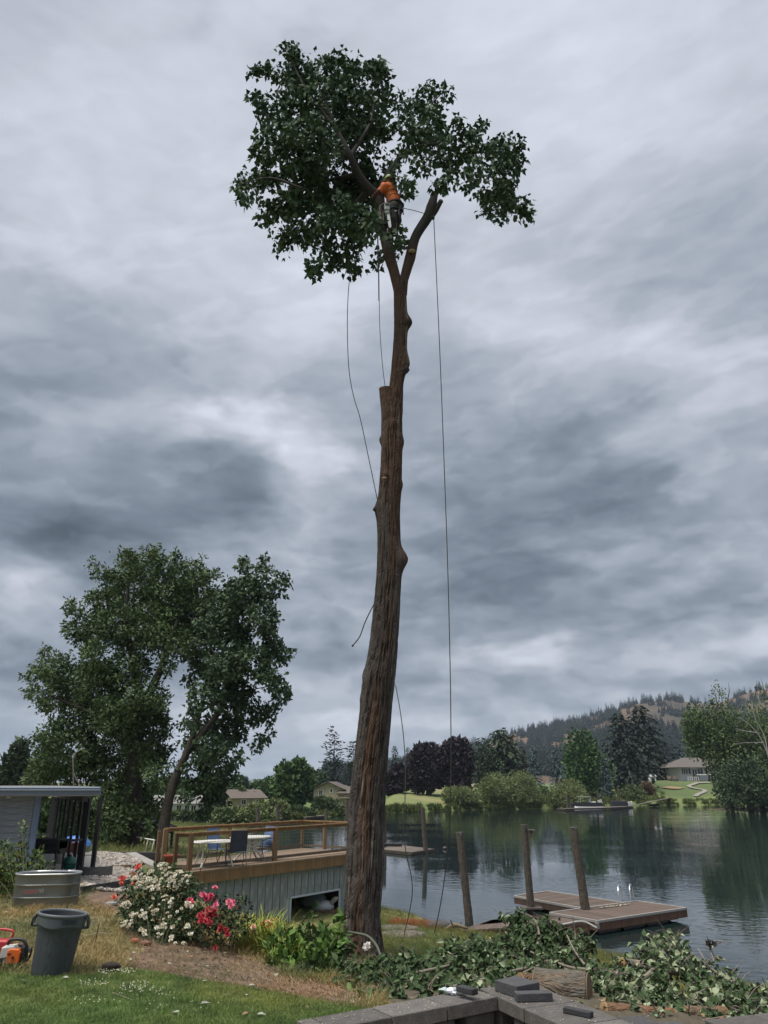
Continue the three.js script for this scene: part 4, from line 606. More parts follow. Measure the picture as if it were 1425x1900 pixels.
  [[0, 0.15], [0.14, 0.07], [0.3, 0.065], [0.44, 0.06], [0.58, 0.06], [0.71, 0.055], [0.83, 0.055], [1, 0.2]].forEach(([f, w]) => { const x = lerp(A.x, Bp.x, f), z = lerp(A.z, Bp.z, f), y = groundY(x, z); part('porch_post', box(w, beamY - y, w, x, (beamY + y) / 2, z), black, t); });
  part('porch_post', box(0.1, beamY - A.y, 0.1, A.x + 0.13, (beamY + A.y) / 2, A.z - 0.6), black, t);
  { const pts = slabArea.map(([x, z]) => new THREE.Vector2(x, -z)), g = new THREE.ShapeGeometry(new THREE.Shape(pts)).rotateX(-Math.PI / 2), p = g.attributes.position; const sub = [], N = 26; const xs = slabArea.map((q) => q[0]), zs = slabArea.map((q) => q[1]); const x0 = Math.min(...xs), x1 = Math.max(...xs), z0 = Math.min(...zs), z1 = Math.max(...zs), pos = [], idx = []; for (let i = 0; i <= N; i++) for (let j = 0; j <= N; j++) { const x = lerp(x0, x1 - 0.4, i / N), z = lerp(z0, z1, j / N); pos.push(x, groundY(x, z) + 0.05, z); } for (let i = 0; i < N; i++) for (let j = 0; j < N; j++) { const a = i * (N + 1) + j; idx.push(a, a + 1, a + N + 1, a + 1, a + N + 2, a + N + 1); } const s = new THREE.BufferGeometry(); s.setAttribute('position', new THREE.Float32BufferAttribute(pos, 3)); s.setIndex(idx); s.computeVertexNormals(); struct('patio', s, mat([0.26, 0.25, 0.24], 0.9, { side: THREE.DoubleSide })); }
  // under the porch
  const bf = P(80, 1585, 20.6); bf.y = groundY(bf.x, bf.z) + 0.05; const bbq = thing('barbecue', 'black barrel barbecue under the porch roof', 'barbecue', bf), bk = mat([0.012, 0.012, 0.013], 0.45);
  part('lid', new THREE.CylinderGeometry(0.33, 0.33, 0.95, 24, 1, false, 0, Math.PI).rotateZ(Math.PI / 2).rotateX(Math.PI).translate(0, 0.82, 0), bk, bbq); part('firebox', box(0.95, 0.28, 0.6, 0, 0.7, 0, 0.05), bk, bbq); for (const x of [-0.42, 0.42]) for (const z of [-0.25, 0.25]) part('leg', rod(V(x, 0, z), V(x, 0.6, z), 0.025), bk, bbq); part('chimney', rod(V(-0.22, 1.05, 0), V(-0.22, 1.45, 0), 0.05), bk, bbq); part('shelf', box(0.4, 0.03, 0.5, 0.66, 0.8, 0), bk, bbq); part('handle', rod(V(-0.2, 0.95, 0.35), V(0.2, 0.95, 0.35), 0.015), mat([0.5, 0.5, 0.5], 0.3, { metalness: 0.8 }), bbq);
  const kf = P(127, 1616, 21); kf.y = groundY(kf.x, kf.z) + 0.05; const ke = thing('kamado_grill', 'small dark green egg shaped grill beside the porch posts', 'grill', kf), gn = mat([0.008, 0.1, 0.07], 0.35);
  part('base', new THREE.LatheGeometry([[0.09, 0.12], [0.15, 0.16], [0.165, 0.26]].map((q) => new THREE.Vector2(...q)), 20), gn, ke); part('lid', new THREE.LatheGeometry([[0.167, 0.27], [0.155, 0.36], [0.1, 0.42], [0, 0.43]].map((q) => new THREE.Vector2(...q)), 20), gn, ke); part('band', new THREE.TorusGeometry(0.167, 0.012, 6, 24).rotateX(Math.PI / 2).translate(0, 0.265, 0), bk, ke); for (let i = 0; i < 3; i++) part('leg', rod(V(0.11 * Math.cos(i * 2.1), 0, 0.11 * Math.sin(i * 2.1)), V(0.08 * Math.cos(i * 2.1), 0.14, 0.08 * Math.sin(i * 2.1)), 0.012), mat([0.3, 0.12, 0.08], 0.7), ke); part('cap', new THREE.CylinderGeometry(0.03, 0.04, 0.04, 12).translate(0, 0.445, 0), bk, ke);
  const tb = P(140, 1560, 33); const tp = thing('covered_stack', 'blue plastic cover over a low stack beyond the porch posts', 'tarpaulin', V(tb.x, groundY(tb.x, tb.z), tb.z)); part('cover', rough(new THREE.SphereGeometry(0.5, 24, 12, 0, Math.PI * 2, 0, Math.PI / 2), 0.12, 4).scale(1.3, 0.75, 0.8).translate(0, 0.35, 0), mat([0.05, 0.17, 0.5], 0.45), tp); part('stack', box(1.1, 0.4, 0.7, 0, 0.2, 0, 0.03), mat([0.12, 0.15, 0.2], 0.8), tp);
  const pl = P(118, 1583, 27); solo('planter', new THREE.LatheGeometry([[0, 0], [0.4, 0.02], [0.5, 0.32], [0.53, 0.34], [0.48, 0.33], [0.46, 0.26], [0, 0.25]].map((q) => new THREE.Vector2(...q)), 24).translate(pl.x, groundY(pl.x, pl.z), pl.z), mat([0.27, 0.09, 0.055], 0.85), 'wide terracotta planter behind the porch posts', 'planter');
  for (const [x, y, d, r, k, l] of [[110, 1598, 24, 0.16, [0.35, 0.34, 0.32], 'grey bucket standing on the patio behind the posts'], [142, 1590, 26, 0.18, [0.32, 0.12, 0.08], 'red clay pot right of the porch posts']]) { const p = P(x, y, d); solo('garden_pot', new THREE.LatheGeometry([[0, 0], [r * 0.7, 0], [r, r * 1.7], [r * 1.08, r * 1.75], [r * 0.95, r * 1.7], [r * 0.7, r * 0.3], [0, r * 0.3]].map((q) => new THREE.Vector2(...q)), 20).translate(p.x, groundY(p.x, p.z) + 0.05, p.z), mat(k, 0.8), l, 'pot'); }
  // corrugated curved bed edging right of the posts
  const ce = hit(166, 1630), cg = new THREE.CylinderGeometry(0.42, 0.42, 0.24, 72, 1, true, Math.PI * 1.55, Math.PI * 0.95), cp = cg.attributes.position; for (let i = 0; i < cp.count; i++) { const a = Math.atan2(cp.getZ(i), cp.getX(i)), k = 1 + 0.02 * Math.sin(a * 40); cp.setX(i, cp.getX(i) * k); cp.setZ(i, cp.getZ(i) * k); } cg.computeVertexNormals(); cg.translate(ce.x, ce.y + 0.14, ce.z - 0.42);
  solo('bed_edging', cg, mat([0.24, 0.23, 0.22], 0.7, { side: THREE.DoubleSide, metalness: 0.2, map: scuffMap }), 'curved corrugated grey edging standing in the gravel', 'edging');
  const hose = hit(160, 1612); solo('garden_hose', tube([hose.clone().add(V(-0.3, 0.1, 0.1)), hose.clone().add(V(-0.1, 0.34, 0)), hose.clone().add(V(0.2, 0.3, -0.2)), hose.clone().add(V(0.45, 0.1, 0.3)), hose.clone().add(V(0.1, 0.06, 0.55))], 0.022, 8, 10), mat([0.45, 0.44, 0.4], 0.6), 'pale looped hose on the gravel by the porch', 'hose');
  for (const [x, y, d, w, h] of [[272, 1571, 30, 1.4, 0.16], [225, 1580, 30, 3.0, 0.22]]) { const p = P(x, y, d); solo('bench_beam', box(w, h, 0.3, p.x, groundY(p.x, p.z) + h / 2 + 0.02, p.z, 0.02), mat([0.03, 0.028, 0.03], 0.85), w > 2 ? 'long dark timber behind the gravel under the tree' : 'short dark timber at the end of the concrete kerb', 'timber'); }
  const k1 = P(242, 1584, 27), k2 = P(292, 1600, 25.5); k1.y = groundY(k1.x, k1.z) + 0.06; k2.y = groundY(k2.x, k2.z) + 0.06; solo('concrete_kerb', beam(k1, k2, 0.35, 0.24), mat([0.43, 0.41, 0.38], 0.9, { map: speckMap }), 'pale concrete kerb running to the deck post', 'kerb');
}
{ // gazebo in the field and the white pipe rail
  const d = 44, c = P(248, 1560, d), gy = groundY(c.x, c.z), t = thing('gazebo', 'dark metal gazebo with a ribbed hip roof in the green field', 'gazebo', V(c.x, gy, c.z)), ey = P(248, 1537, d).y - gy, ty = P(248, 1512, d).y - gy, hw = 1.65;
  const dk = mat([0.02, 0.02, 0.022], 0.5), rf = mat([0.2, 0.21, 0.23], 0.45, { metalness: 0.3 });
  for (const [a, b] of [[[-1, 1], [1, 1]], [[1, 1], [1, -1]], [[1, -1], [-1, -1]], [[-1, -1], [-1, 1]]]) { const g = new THREE.BufferGeometry(); const A = V(a[0] * hw * 1.1, ey, a[1] * hw), B = V(b[0] * hw * 1.1, ey, b[1] * hw), T = V(0, ty, 0); g.setAttribute('position', new THREE.Float32BufferAttribute([A.x, A.y, A.z, B.x, B.y, B.z, T.x, T.y, T.z], 3)); g.computeVertexNormals(); const pn = part('roof_panel', g, mat([0.2, 0.21, 0.23], 0.45, { metalness: 0.3, side: THREE.DoubleSide }), t); for (let i = 1; i < 9; i++) { const q = A.clone().lerp(B, i / 9), e = q.clone().lerp(T, 1 - Math.abs(i / 9 - 0.5) * 2 * 0.98); part('rib', beam(q.clone().add(V(0, 0.02, 0)), e.add(V(0, 0.02, 0)), 0.03, 0.03), rf, pn); } part('eave', beam(A, B, 0.06, 0.14), dk, t); part('hip', beam(A.clone().add(V(0, 0.02, 0)), T.clone().add(V(0, 0.03, 0)), 0.07, 0.05), dk, t); }
  for (const x of [-1, 1]) for (const z of [-1, 1]) { const p = part('post', box(0.13, ey, 0.13, x * hw, ey / 2, z * (hw - 0.15)), dk, t); part('brace', [beam(V(x * hw, ey - 0.4, z * (hw - 0.15)), V(x * (hw - 0.4), ey - 0.03, z * (hw - 0.15)), 0.07, 0.07)], dk, p); }
  const r1 = P(252, 1553, 40), r2 = P(287, 1559, 36), w = mat([0.72, 0.73, 0.7], 0.5), rl = thing('pipe_rail', 'white pipe handrail in the grass under the gazebo', 'handrail', V(0, 0, 0)); part('rail', rod(r1, r2, 0.03), w, rl); for (const f of [0.02, 0.68, 0.98]) { const p = r1.clone().lerp(r2, f); part('post', rod(p, V(p.x - 0.1, groundY(p.x, p.z) - 0.1, p.z), 0.025), w, rl); }
}
// ---------------------------------------------------------------- the deck with its rail, table and chairs
const cedar = (f = 1) => wood([0.34 * f, 0.205 * f, 0.095 * f]);
{
  const A = V(-5.72, 0, -24.3), B = V(-1.0, 0, -30.95), C = V(-3.25, 0, -32.6), D = V(-7.15, 0, -26.8), DY = -0.37, RY = 0.63, R = rng(31);
  const t = thing('deck', 'timber deck with wire rail panels over a blue grey boarded shed by the water', 'deck', V(A.x, DY, A.z)), T = (g) => g.translate(-A.x, -DY, -A.z);
  const u = B.clone().sub(A).normalize(), nrm = V(-u.z, 0, u.x).multiplyScalar(-1); // nrm points out to the lawn side
  const out = nrm.dot(V(1, 0, 0.3)) > 0 ? nrm : nrm.clone().multiplyScalar(-1), at = (p, y) => V(p.x, y, p.z);
  const nB = 20; for (let i = 0; i < nB; i++) { const f0 = (i + 0.5) / nB, a = A.clone().lerp(D, f0), b = B.clone().lerp(C, f0), tone = 0.85 + R() * 0.3; part('deck_board', T(beam(at(a, DY - 0.02), at(b, DY - 0.02), A.distanceTo(D) / nB * 0.99 - 0.004, 0.04)), wood([0.33 * tone, 0.24 * tone, 0.17 * tone]), t); }
  const fr = 0.34, A2 = A.clone().addScaledVector(out, fr).addScaledVector(u, -0.25), B2 = B.clone().addScaledVector(out, fr).addScaledVector(u, 0.3);
  for (let i = 0; i < 2; i++) part('ledge_board', T(beam(at(A2, DY - 0.025).addScaledVector(out, -0.04 - i * 0.15), at(B2, DY - 0.025).addScaledVector(out, -0.04 - i * 0.15), 0.142, 0.045)), wood([0.34, 0.25, 0.17].map((v) => v * (1 + i * 0.1))), t);
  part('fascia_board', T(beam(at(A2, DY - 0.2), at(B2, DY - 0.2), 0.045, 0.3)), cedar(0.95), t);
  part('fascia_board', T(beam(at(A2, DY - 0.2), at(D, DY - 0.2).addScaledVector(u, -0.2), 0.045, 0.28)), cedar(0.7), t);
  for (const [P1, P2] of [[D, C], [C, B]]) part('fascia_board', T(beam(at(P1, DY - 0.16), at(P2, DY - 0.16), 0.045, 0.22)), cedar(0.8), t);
  const E = V(-6.15, 0, -24.35), rail = (p, q, k = 1) => { part('rail', T(beam(at(p, RY), at(q, RY), 0.14, 0.04)), cedar(k * 1.15), t); part('rail', T(beam(at(p, RY - 0.06), at(q, RY - 0.06), 0.04, 0.085)), cedar(k), t); part('rail', T(beam(at(p, DY + 0.1), at(q, DY + 0.1), 0.04, 0.085)), wood([0.2, 0.16, 0.12]), t); };
  const post = (p, k = 1, low = 0, w = 0.115) => part('post', T(box(w, RY - DY + 0.02 + low, w, 0, 0, 0, 0.006).rotateY(0.6).translate(p.x, (RY + DY - low) / 2 - 0.02, p.z)), wood([0.27 * k, 0.175 * k, 0.09 * k]), t);
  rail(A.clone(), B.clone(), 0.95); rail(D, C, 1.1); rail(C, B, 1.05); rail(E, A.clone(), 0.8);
  const panel = (p, q) => { const L = p.distanceTo(q), g = [], d = q.clone().sub(p).normalize(), n = Math.round(L / 0.11); for (let i = 1; i < n; i++) { const c = p.clone().addScaledVector(d, i * L / n); g.push(rod(at(c, DY + 0.13), at(c, RY - 0.1), 0.003, 0.003, 4)); } for (let j = 1; j < 7; j++) { const y = DY + 0.13 + j * 0.11; g.push(rod(at(p, y), at(q, y), 0.003, 0.003, 4)); } part('wire_panel', T(join(g)), mat([0.22, 0.22, 0.22], 0.45, { metalness: 0.7 }), t); };
  const seq = (p, q, n) => Array.from({ length: n + 1 }, (_, i) => p.clone().lerp(q, i / n));
  const front = [A, V(-3.62, 0, -27.25), B], back = [D, D.clone().lerp(C, 0.42), C], side = [C, C.clone().lerp(B, 0.42), B];
  for (const s of [front, back, side]) for (let i = 0; i < s.length - 1; i++) panel(s[i], s[i + 1]);
  front.forEach((p, i) => { if (i < 2) post(p, i ? 0.95 : 0.8, i ? 0.32 : 0.22, 0.13).position.addScaledVector(out, 0.02); }); post(B, 1); back.forEach((p, i) => post(p, 1.15 + i * 0.1, 0, i ? 0.115 : 0.14)); post(side[1], 1.3); post(E, 0.5, 0, 0.1);
  post(P(291, 1600, 25.6), 0.8, 0.1, 0.1);
  // boarded shed front below, with an opening at its right end
  const base = (p) => -2.75, topY = DY - 0.33, S0 = A.clone().addScaledVector(out, 0.16), S1 = B.clone().addScaledVector(out, 0.16).addScaledVector(u, 0.15), L = S0.distanceTo(S1), nb = 24, bw = L / nb;
  const frac = (px) => { let best = 0, e = 1e9; for (let f = 0; f <= 1; f += 0.002) { const p = S0.clone().lerp(S1, f), dpt = CS * -p.z - SN * (EYE + 1), x = 712.5 + FPX * p.x / dpt; if (Math.abs(x - px) < e) { e = Math.abs(x - px); best = f; } } return best; };
  const o0 = frac(540), o1 = frac(630), yAt = (px, py) => { const f = frac(px), p = S0.clone().lerp(S1, f); return P(px, py, -p.z).y; }, oT0 = yAt(540, 1663), oT1 = yAt(630, 1654.5), oT = (oT0 + oT1) / 2, grey = [0.38, 0.43, 0.46];
  for (let i = 0; i < nb; i++) { const f0 = i / nb, f1 = (i + 1) / nb, p = S0.clone().lerp(S1, f0 + 0.02 / nb), q = S0.clone().lerp(S1, f1 - 0.1 / nb), k = 1 + 0.07 * n3(i * 2.7, 1, 4), cut = f1 > o0 + 0.004 && f0 < o1 - 0.02; const lowY = cut ? oT : base(); part('skirt_board', T(beam(at(p, (topY + lowY) / 2), at(q, (topY + lowY) / 2), 0.02 + 0.002 * (i % 2), topY - lowY)), mat(grey.map((v) => v * k), 0.8, { map: grainMap }), t); }
  part('skirt_backing', T(beam(at(S0.clone().addScaledVector(out, -0.03), (topY + oT) / 2), at(S1.clone().addScaledVector(out, -0.03), (topY + oT) / 2), 0.02, topY - oT)), mat(grey, 0.9), t);
  { const p0 = S0.clone().addScaledVector(out, -0.03), p1 = S0.clone().lerp(S1, o0).addScaledVector(out, -0.03); part('skirt_backing', T(beam(at(p0, (oT + base()) / 2), at(p1, (oT + base()) / 2), 0.02, oT - base())), mat(grey, 0.9), t); }
  for (const f of [o0, o1]) { const p = S0.clone().lerp(S1, f).addScaledVector(out, 0.015); part('opening_trim', T(box(0.06, oT + 2.75, 0.05).translate(p.x, (oT - 2.75) / 2, p.z)), mat(grey.map((v) => v * 1.25), 0.75), t); }
  { const p = S0.clone().lerp(S1, o0).addScaledVector(out, 0.02), q = S0.clone().lerp(S1, o1).addScaledVector(out, 0.02); part('opening_trim', T(beam(at(p, oT + 0.02), at(q, oT + 0.02), 0.03, 0.06)), mat(grey.map((v) => v * 1.15), 0.75), t); }
  const w = wood([0.26, 0.2, 0.15]); for (const [p, q] of [[D, C], [A, D], [C, B]]) part('shed_wall', T(beam(at(p, -1.6), at(q, -1.6), 0.08, 2.2)), w, t);
  // steps at the left end, and what stands by them
  for (let i = 0; i < 2; i++) { const p = P(322 + i * 8, 1612 + i * 9, 24.6 - i * 0.5); part('step', T(box(0.9, 0.06, 0.34).rotateY(0.6).translate(p.x, p.y, p.z)), wood([0.3, 0.22, 0.16]), t); }
  const pt = P(317, 1602, 24.9), pot = solo('flower_pot', new THREE.LatheGeometry([[0, 0], [0.13, 0], [0.19, 0.2], [0.23, 0.2], [0.235, 0.26], [0.21, 0.26], [0.17, 0.1], [0, 0.1]].map((q) => new THREE.Vector2(...q)), 24).translate(pt.x, pt.y - 0.02, pt.z), mat([0.32, 0.075, 0.05], 0.8), 'red clay pot beside the deck steps', 'flower pot');
  const wp = P(371, 1619, 23.7), wq = P(375, 1602, 23.7), sp = thing('garden_marker', 'short pole with a white top and red foot leaning on the deck front', 'pole', wp); part('pole', rod(V(0, 0, 0), wq.clone().sub(wp).multiplyScalar(0.55), 0.014), mat([0.2, 0.03, 0.03], 0.5), sp); part('tip', rod(wq.clone().sub(wp).multiplyScalar(0.55), wq.clone().sub(wp), 0.026), mat([0.78, 0.78, 0.76], 0.5), sp);
  const hs = P(359, 1648, 23.2), he = P(366, 1637, 23.2); solo('downpipe', rod(hs, he, 0.028), mat([0.62, 0.62, 0.6], 0.5), 'short white pipe end at the left corner of the shed front', 'pipe');
  // inside the opening: a covered grill on a low wooden crate
  const ip = P(598, 1688, 29.9), gf = thing('stored_grill', 'round grey covered grill stored in the shed opening', 'grill', V(ip.x, ip.y - 0.1, ip.z)); part('bowl', rough(new THREE.SphereGeometry(0.36, 24, 14), 0.06, 6).scale(1.15, 0.62, 0.9).translate(0, 0.2, 0), mat([0.36, 0.39, 0.42], 0.55), gf); part('cover', rough(new THREE.SphereGeometry(0.42, 20, 12), 0.25, 5).scale(1.1, 0.7, 0.8).translate(-0.35, 0.42, -0.1), mat([0.11, 0.13, 0.14], 0.8), gf); part('handle', limb([V(0.3, 0.3, 0.1), V(0.45, 0.45, 0.1), V(0.55, 0.5, 0.1)], [0.07, 0.09, 0.04], 10), mat([0.3, 0.29, 0.27], 0.7), gf); for (const x of [-0.2, 0.2]) part('leg', rod(V(x, 0.05, 0), V(x * 1.5, -0.3, 0), 0.03), mat([0.02, 0.02, 0.02], 0.6), gf);
  const cp = P(612, 1700, 29.75), cr = thing('wooden_crate', 'brown wooden box under the stored grill', 'crate', V(cp.x, cp.y, cp.z)); for (let i = 0; i < 3; i++) part('board', box(0.75, 0.14, 0.03, 0, -0.18 + i * 0.155, 0.25), wood([0.22, 0.13, 0.085]), cr); part('box', box(0.73, 0.46, 0.46, 0, -0.02, 0), wood([0.14, 0.085, 0.06]), cr);
  const cp2 = P(584, 1702, 29.9), cr2 = thing('wooden_crate', 'dull brown box left of the one under the stored grill', 'crate', cp2); for (let i = 0; i < 3; i++) part('board', box(0.55, 0.14, 0.03, 0, -0.18 + i * 0.155, 0.22), wood([0.17, 0.11, 0.08]), cr2); part('box', box(0.53, 0.46, 0.4, 0, -0.02, 0), wood([0.12, 0.08, 0.06]), cr2);
  // furniture
  const white = mat([0.66, 0.65, 0.6], 0.5), steel = mat([0.05, 0.055, 0.06], 0.5), S = (px, py, d) => { const p = P(px, py, d); p.y = DY; return p; };
  const t1 = thing('patio_table', 'white oval patio table at the left end of the deck', 'table', S(396, 1603, 25.35)); t1.rotation.y = 0.55;
  part('tabletop', new THREE.CylinderGeometry(0.66, 0.66, 0.035, 40).scale(1.15, 1, 0.7).translate(0, 0.715, 0), white, t1); part('rim', new THREE.TorusGeometry(0.66, 0.022, 8, 40).rotateX(Math.PI / 2).scale(1.15, 1, 0.7).translate(0, 0.7, 0), white, t1);
  for (const [x, z] of [[-0.5, 0.2], [0.5, 0.2], [-0.5, -0.2], [0.5, -0.2]]) part('leg', limb([V(x * 0.9, 0.7, z), V(x * 0.85, 0.4, z), V(x * 1.05, 0, z * 1.3)], [0.028, 0.024, 0.028], 8), white, t1);
  const t2 = thing('patio_table', 'white plastic patio table with a slotted pedestal behind the dark chair', 'table', S(463, 1592, 27.2)); t2.rotation.y = 0.6;
  part('tabletop', new THREE.CylinderGeometry(0.62, 0.62, 0.035, 40).scale(1.1, 1, 0.75).translate(0, 0.73, 0), white, t2); part('rim', new THREE.TorusGeometry(0.62, 0.03, 8, 40).rotateX(Math.PI / 2).scale(1.1, 1, 0.75).translate(0, 0.71, 0), white, t2);
  { const sh = new THREE.Shape(); sh.moveTo(-0.16, 0.3); sh.lineTo(0.16, 0.3); sh.lineTo(0.2, 0.7); sh.lineTo(-0.2, 0.7); for (const y of [0.38, 0.5, 0.62]) { const h = new THREE.Path(); h.absellipse(0, y, 0.06, 0.035, 0, Math.PI * 2, true); sh.holes.push(h); } part('pedestal', new THREE.ExtrudeGeometry(sh, { depth: 0.05, bevelEnabled: false }).translate(0, 0, 0.1), white, t2); part('pedestal', new THREE.ExtrudeGeometry(sh, { depth: 0.05, bevelEnabled: false }).translate(0, 0, -0.15), white, t2); }
  for (const [x, z] of [[-0.42, 0.25], [0.42, 0.25], [-0.42, -0.25], [0.42, -0.25]]) part('leg', limb([V(x * 0.3, 0.36, z * 0.5), V(x * 0.8, 0.1, z), V(x, 0, z * 1.15)], [0.035, 0.03, 0.03], 8), white, t2);
  const chair = (label, p, turn, k) => { const c = thing('sling_chair', label, 'chair', p, 'sling chairs on the deck'); c.rotation.y = turn; const cl = mat(k, 0.75, { map: speckMap });
    part('backrest', box(0.48, 0.6, 0.012).rotateX(-0.22).translate(0, 0.72, -0.25), cl, c); part('seat', box(0.48, 0.012, 0.46).rotateX(-0.06).translate(0, 0.415, 0.02), cl, c);
    for (const s of [-1, 1]) { part('frame', tube([V(s * 0.25, 1.02, -0.32), V(s * 0.25, 0.5, -0.2), V(s * 0.25, 0.41, -0.1), V(s * 0.25, 0.43, 0.26)], 0.014, 8, 6), steel, c); part('armrest', tube([V(s * 0.27, 0.66, -0.26), V(s * 0.3, 0.67, 0.05), V(s * 0.28, 0.6, 0.27)], 0.016, 8, 6), steel, c); part('leg', tube([V(s * 0.28, 0.6, 0.27), V(s * 0.27, 0.3, 0.26), V(s * 0.27, 0, 0.32)], 0.013, 8), steel, c); part('leg', tube([V(s * 0.25, 0.45, -0.1), V(s * 0.26, 0.25, -0.2), V(s * 0.27, 0, -0.32)], 0.013, 8), steel, c); } part('frame', rod(V(-0.25, 1.02, -0.32), V(0.25, 1.02, -0.32), 0.014), steel, c); return c; };
  chair('light blue sling chair behind the left white table', S(404, 1595, 26.3), 0.9, [0.17, 0.27, 0.5]);
  chair('dark navy sling chair with its back to the front rail', S(438, 1600, 25.5), 3.5, [0.06, 0.075, 0.12]);
  chair('light blue sling chair at the far right of the deck tables', S(487, 1588, 27.6), 5.6, [0.15, 0.24, 0.46]);
}
// ---------------------------------------------------------------- docks, piles, boats
const greyWood = wood([0.2, 0.165, 0.14]);
function pile(px0, py0, px1, py1, d, dia, label, y0 = WATER - 1.2, group) {
  const top = P(px1, py1, d), foot = P(px0, py0, d), dir = foot.clone().sub(top).normalize(), bot = foot.clone().addScaledVector(dir, Math.max(0, (foot.y - y0))), t = thing('mooring_pile', label, 'pile', foot, group);
  const q = (p) => p.clone().sub(foot), g = limb([q(top), q(top.clone().lerp(bot, 0.5)), q(bot)], [dia / 2 * 0.92, dia / 2 * 0.97, dia / 2 * 1.04], 24, 30, 0.1);
  const pp = g.attributes.position, nn = g.attributes.normal; for (let i = 0; i < pp.count; i++) { const a = Math.atan2(nn.getZ(i), nn.getX(i)), k = -0.012 * smooth(0.15, 0.6, Math.abs(n3(Math.cos(a) * 4 + px0, pp.getY(i) * 0.5, Math.sin(a) * 4)) * 2); pp.setXYZ(i, pp.getX(i) + nn.getX(i) * k, pp.getY(i), pp.getZ(i) + nn.getZ(i) * k); } g.computeVertexNormals();
  part('post', g, mat([0.2, 0.165, 0.145], 0.92, { map: barkMap, bumpMap: barkBump, bumpScale: 0.025 }), t);
  const cap = new THREE.CylinderGeometry(dia / 2 * 0.9, dia / 2 * 0.92, 0.02, 18).translate(0, 0.006, 0); cap.applyQuaternion(new THREE.Quaternion().setFromUnitVectors(V(0, 1, 0), dir.clone().negate())); const qt = q(top); part('top', cap.translate(qt.x, qt.y, qt.z), mat([0.11, 0.1, 0.095], 0.9, { map: speckMap }), t);
  return t;
}
function dockPart(t, o, quad, y, thick, deckK, sideK, boards, edge) { // quad A B C D in plan, boards across A-B
  const [A, B, C, D] = quad.map(([x, z]) => V(x, 0, z)), R = rng(Math.round(A.x * 100)), T = (g) => g.translate(-o.x, -o.y, -o.z), at = (p, h) => V(p.x, h, p.z);
  for (let i = 0; i < boards; i++) { const f = (i + 0.5) / boards, a = A.clone().lerp(B, f), b = D.clone().lerp(C, f), k = 0.8 + R() * 0.4, gap = A.distanceTo(B) / boards; part('deck_board', T(beam(at(a, y - 0.02), at(b, y - 0.02), Math.max(0.02, gap * 0.94), 0.035)), wood(deckK.map((v) => v * k)), t); }
  const c = A.clone().add(B).add(C).add(D).multiplyScalar(0.25), sh = (p, k) => c.clone().lerp(p, k);
  for (const [p, q] of [[A, B], [B, C], [C, D], [D, A]]) { part('side_board', T(beam(at(p, y - 0.04 - thick / 2), at(q, y - 0.04 - thick / 2), 0.05, thick)), wood(sideK), t); if (edge) part('edge_strip', T(beam(at(p, y - 0.012), at(q, y - 0.012), 0.07, 0.07)), mat([0.3, 0.285, 0.265], 0.75), t); }
}
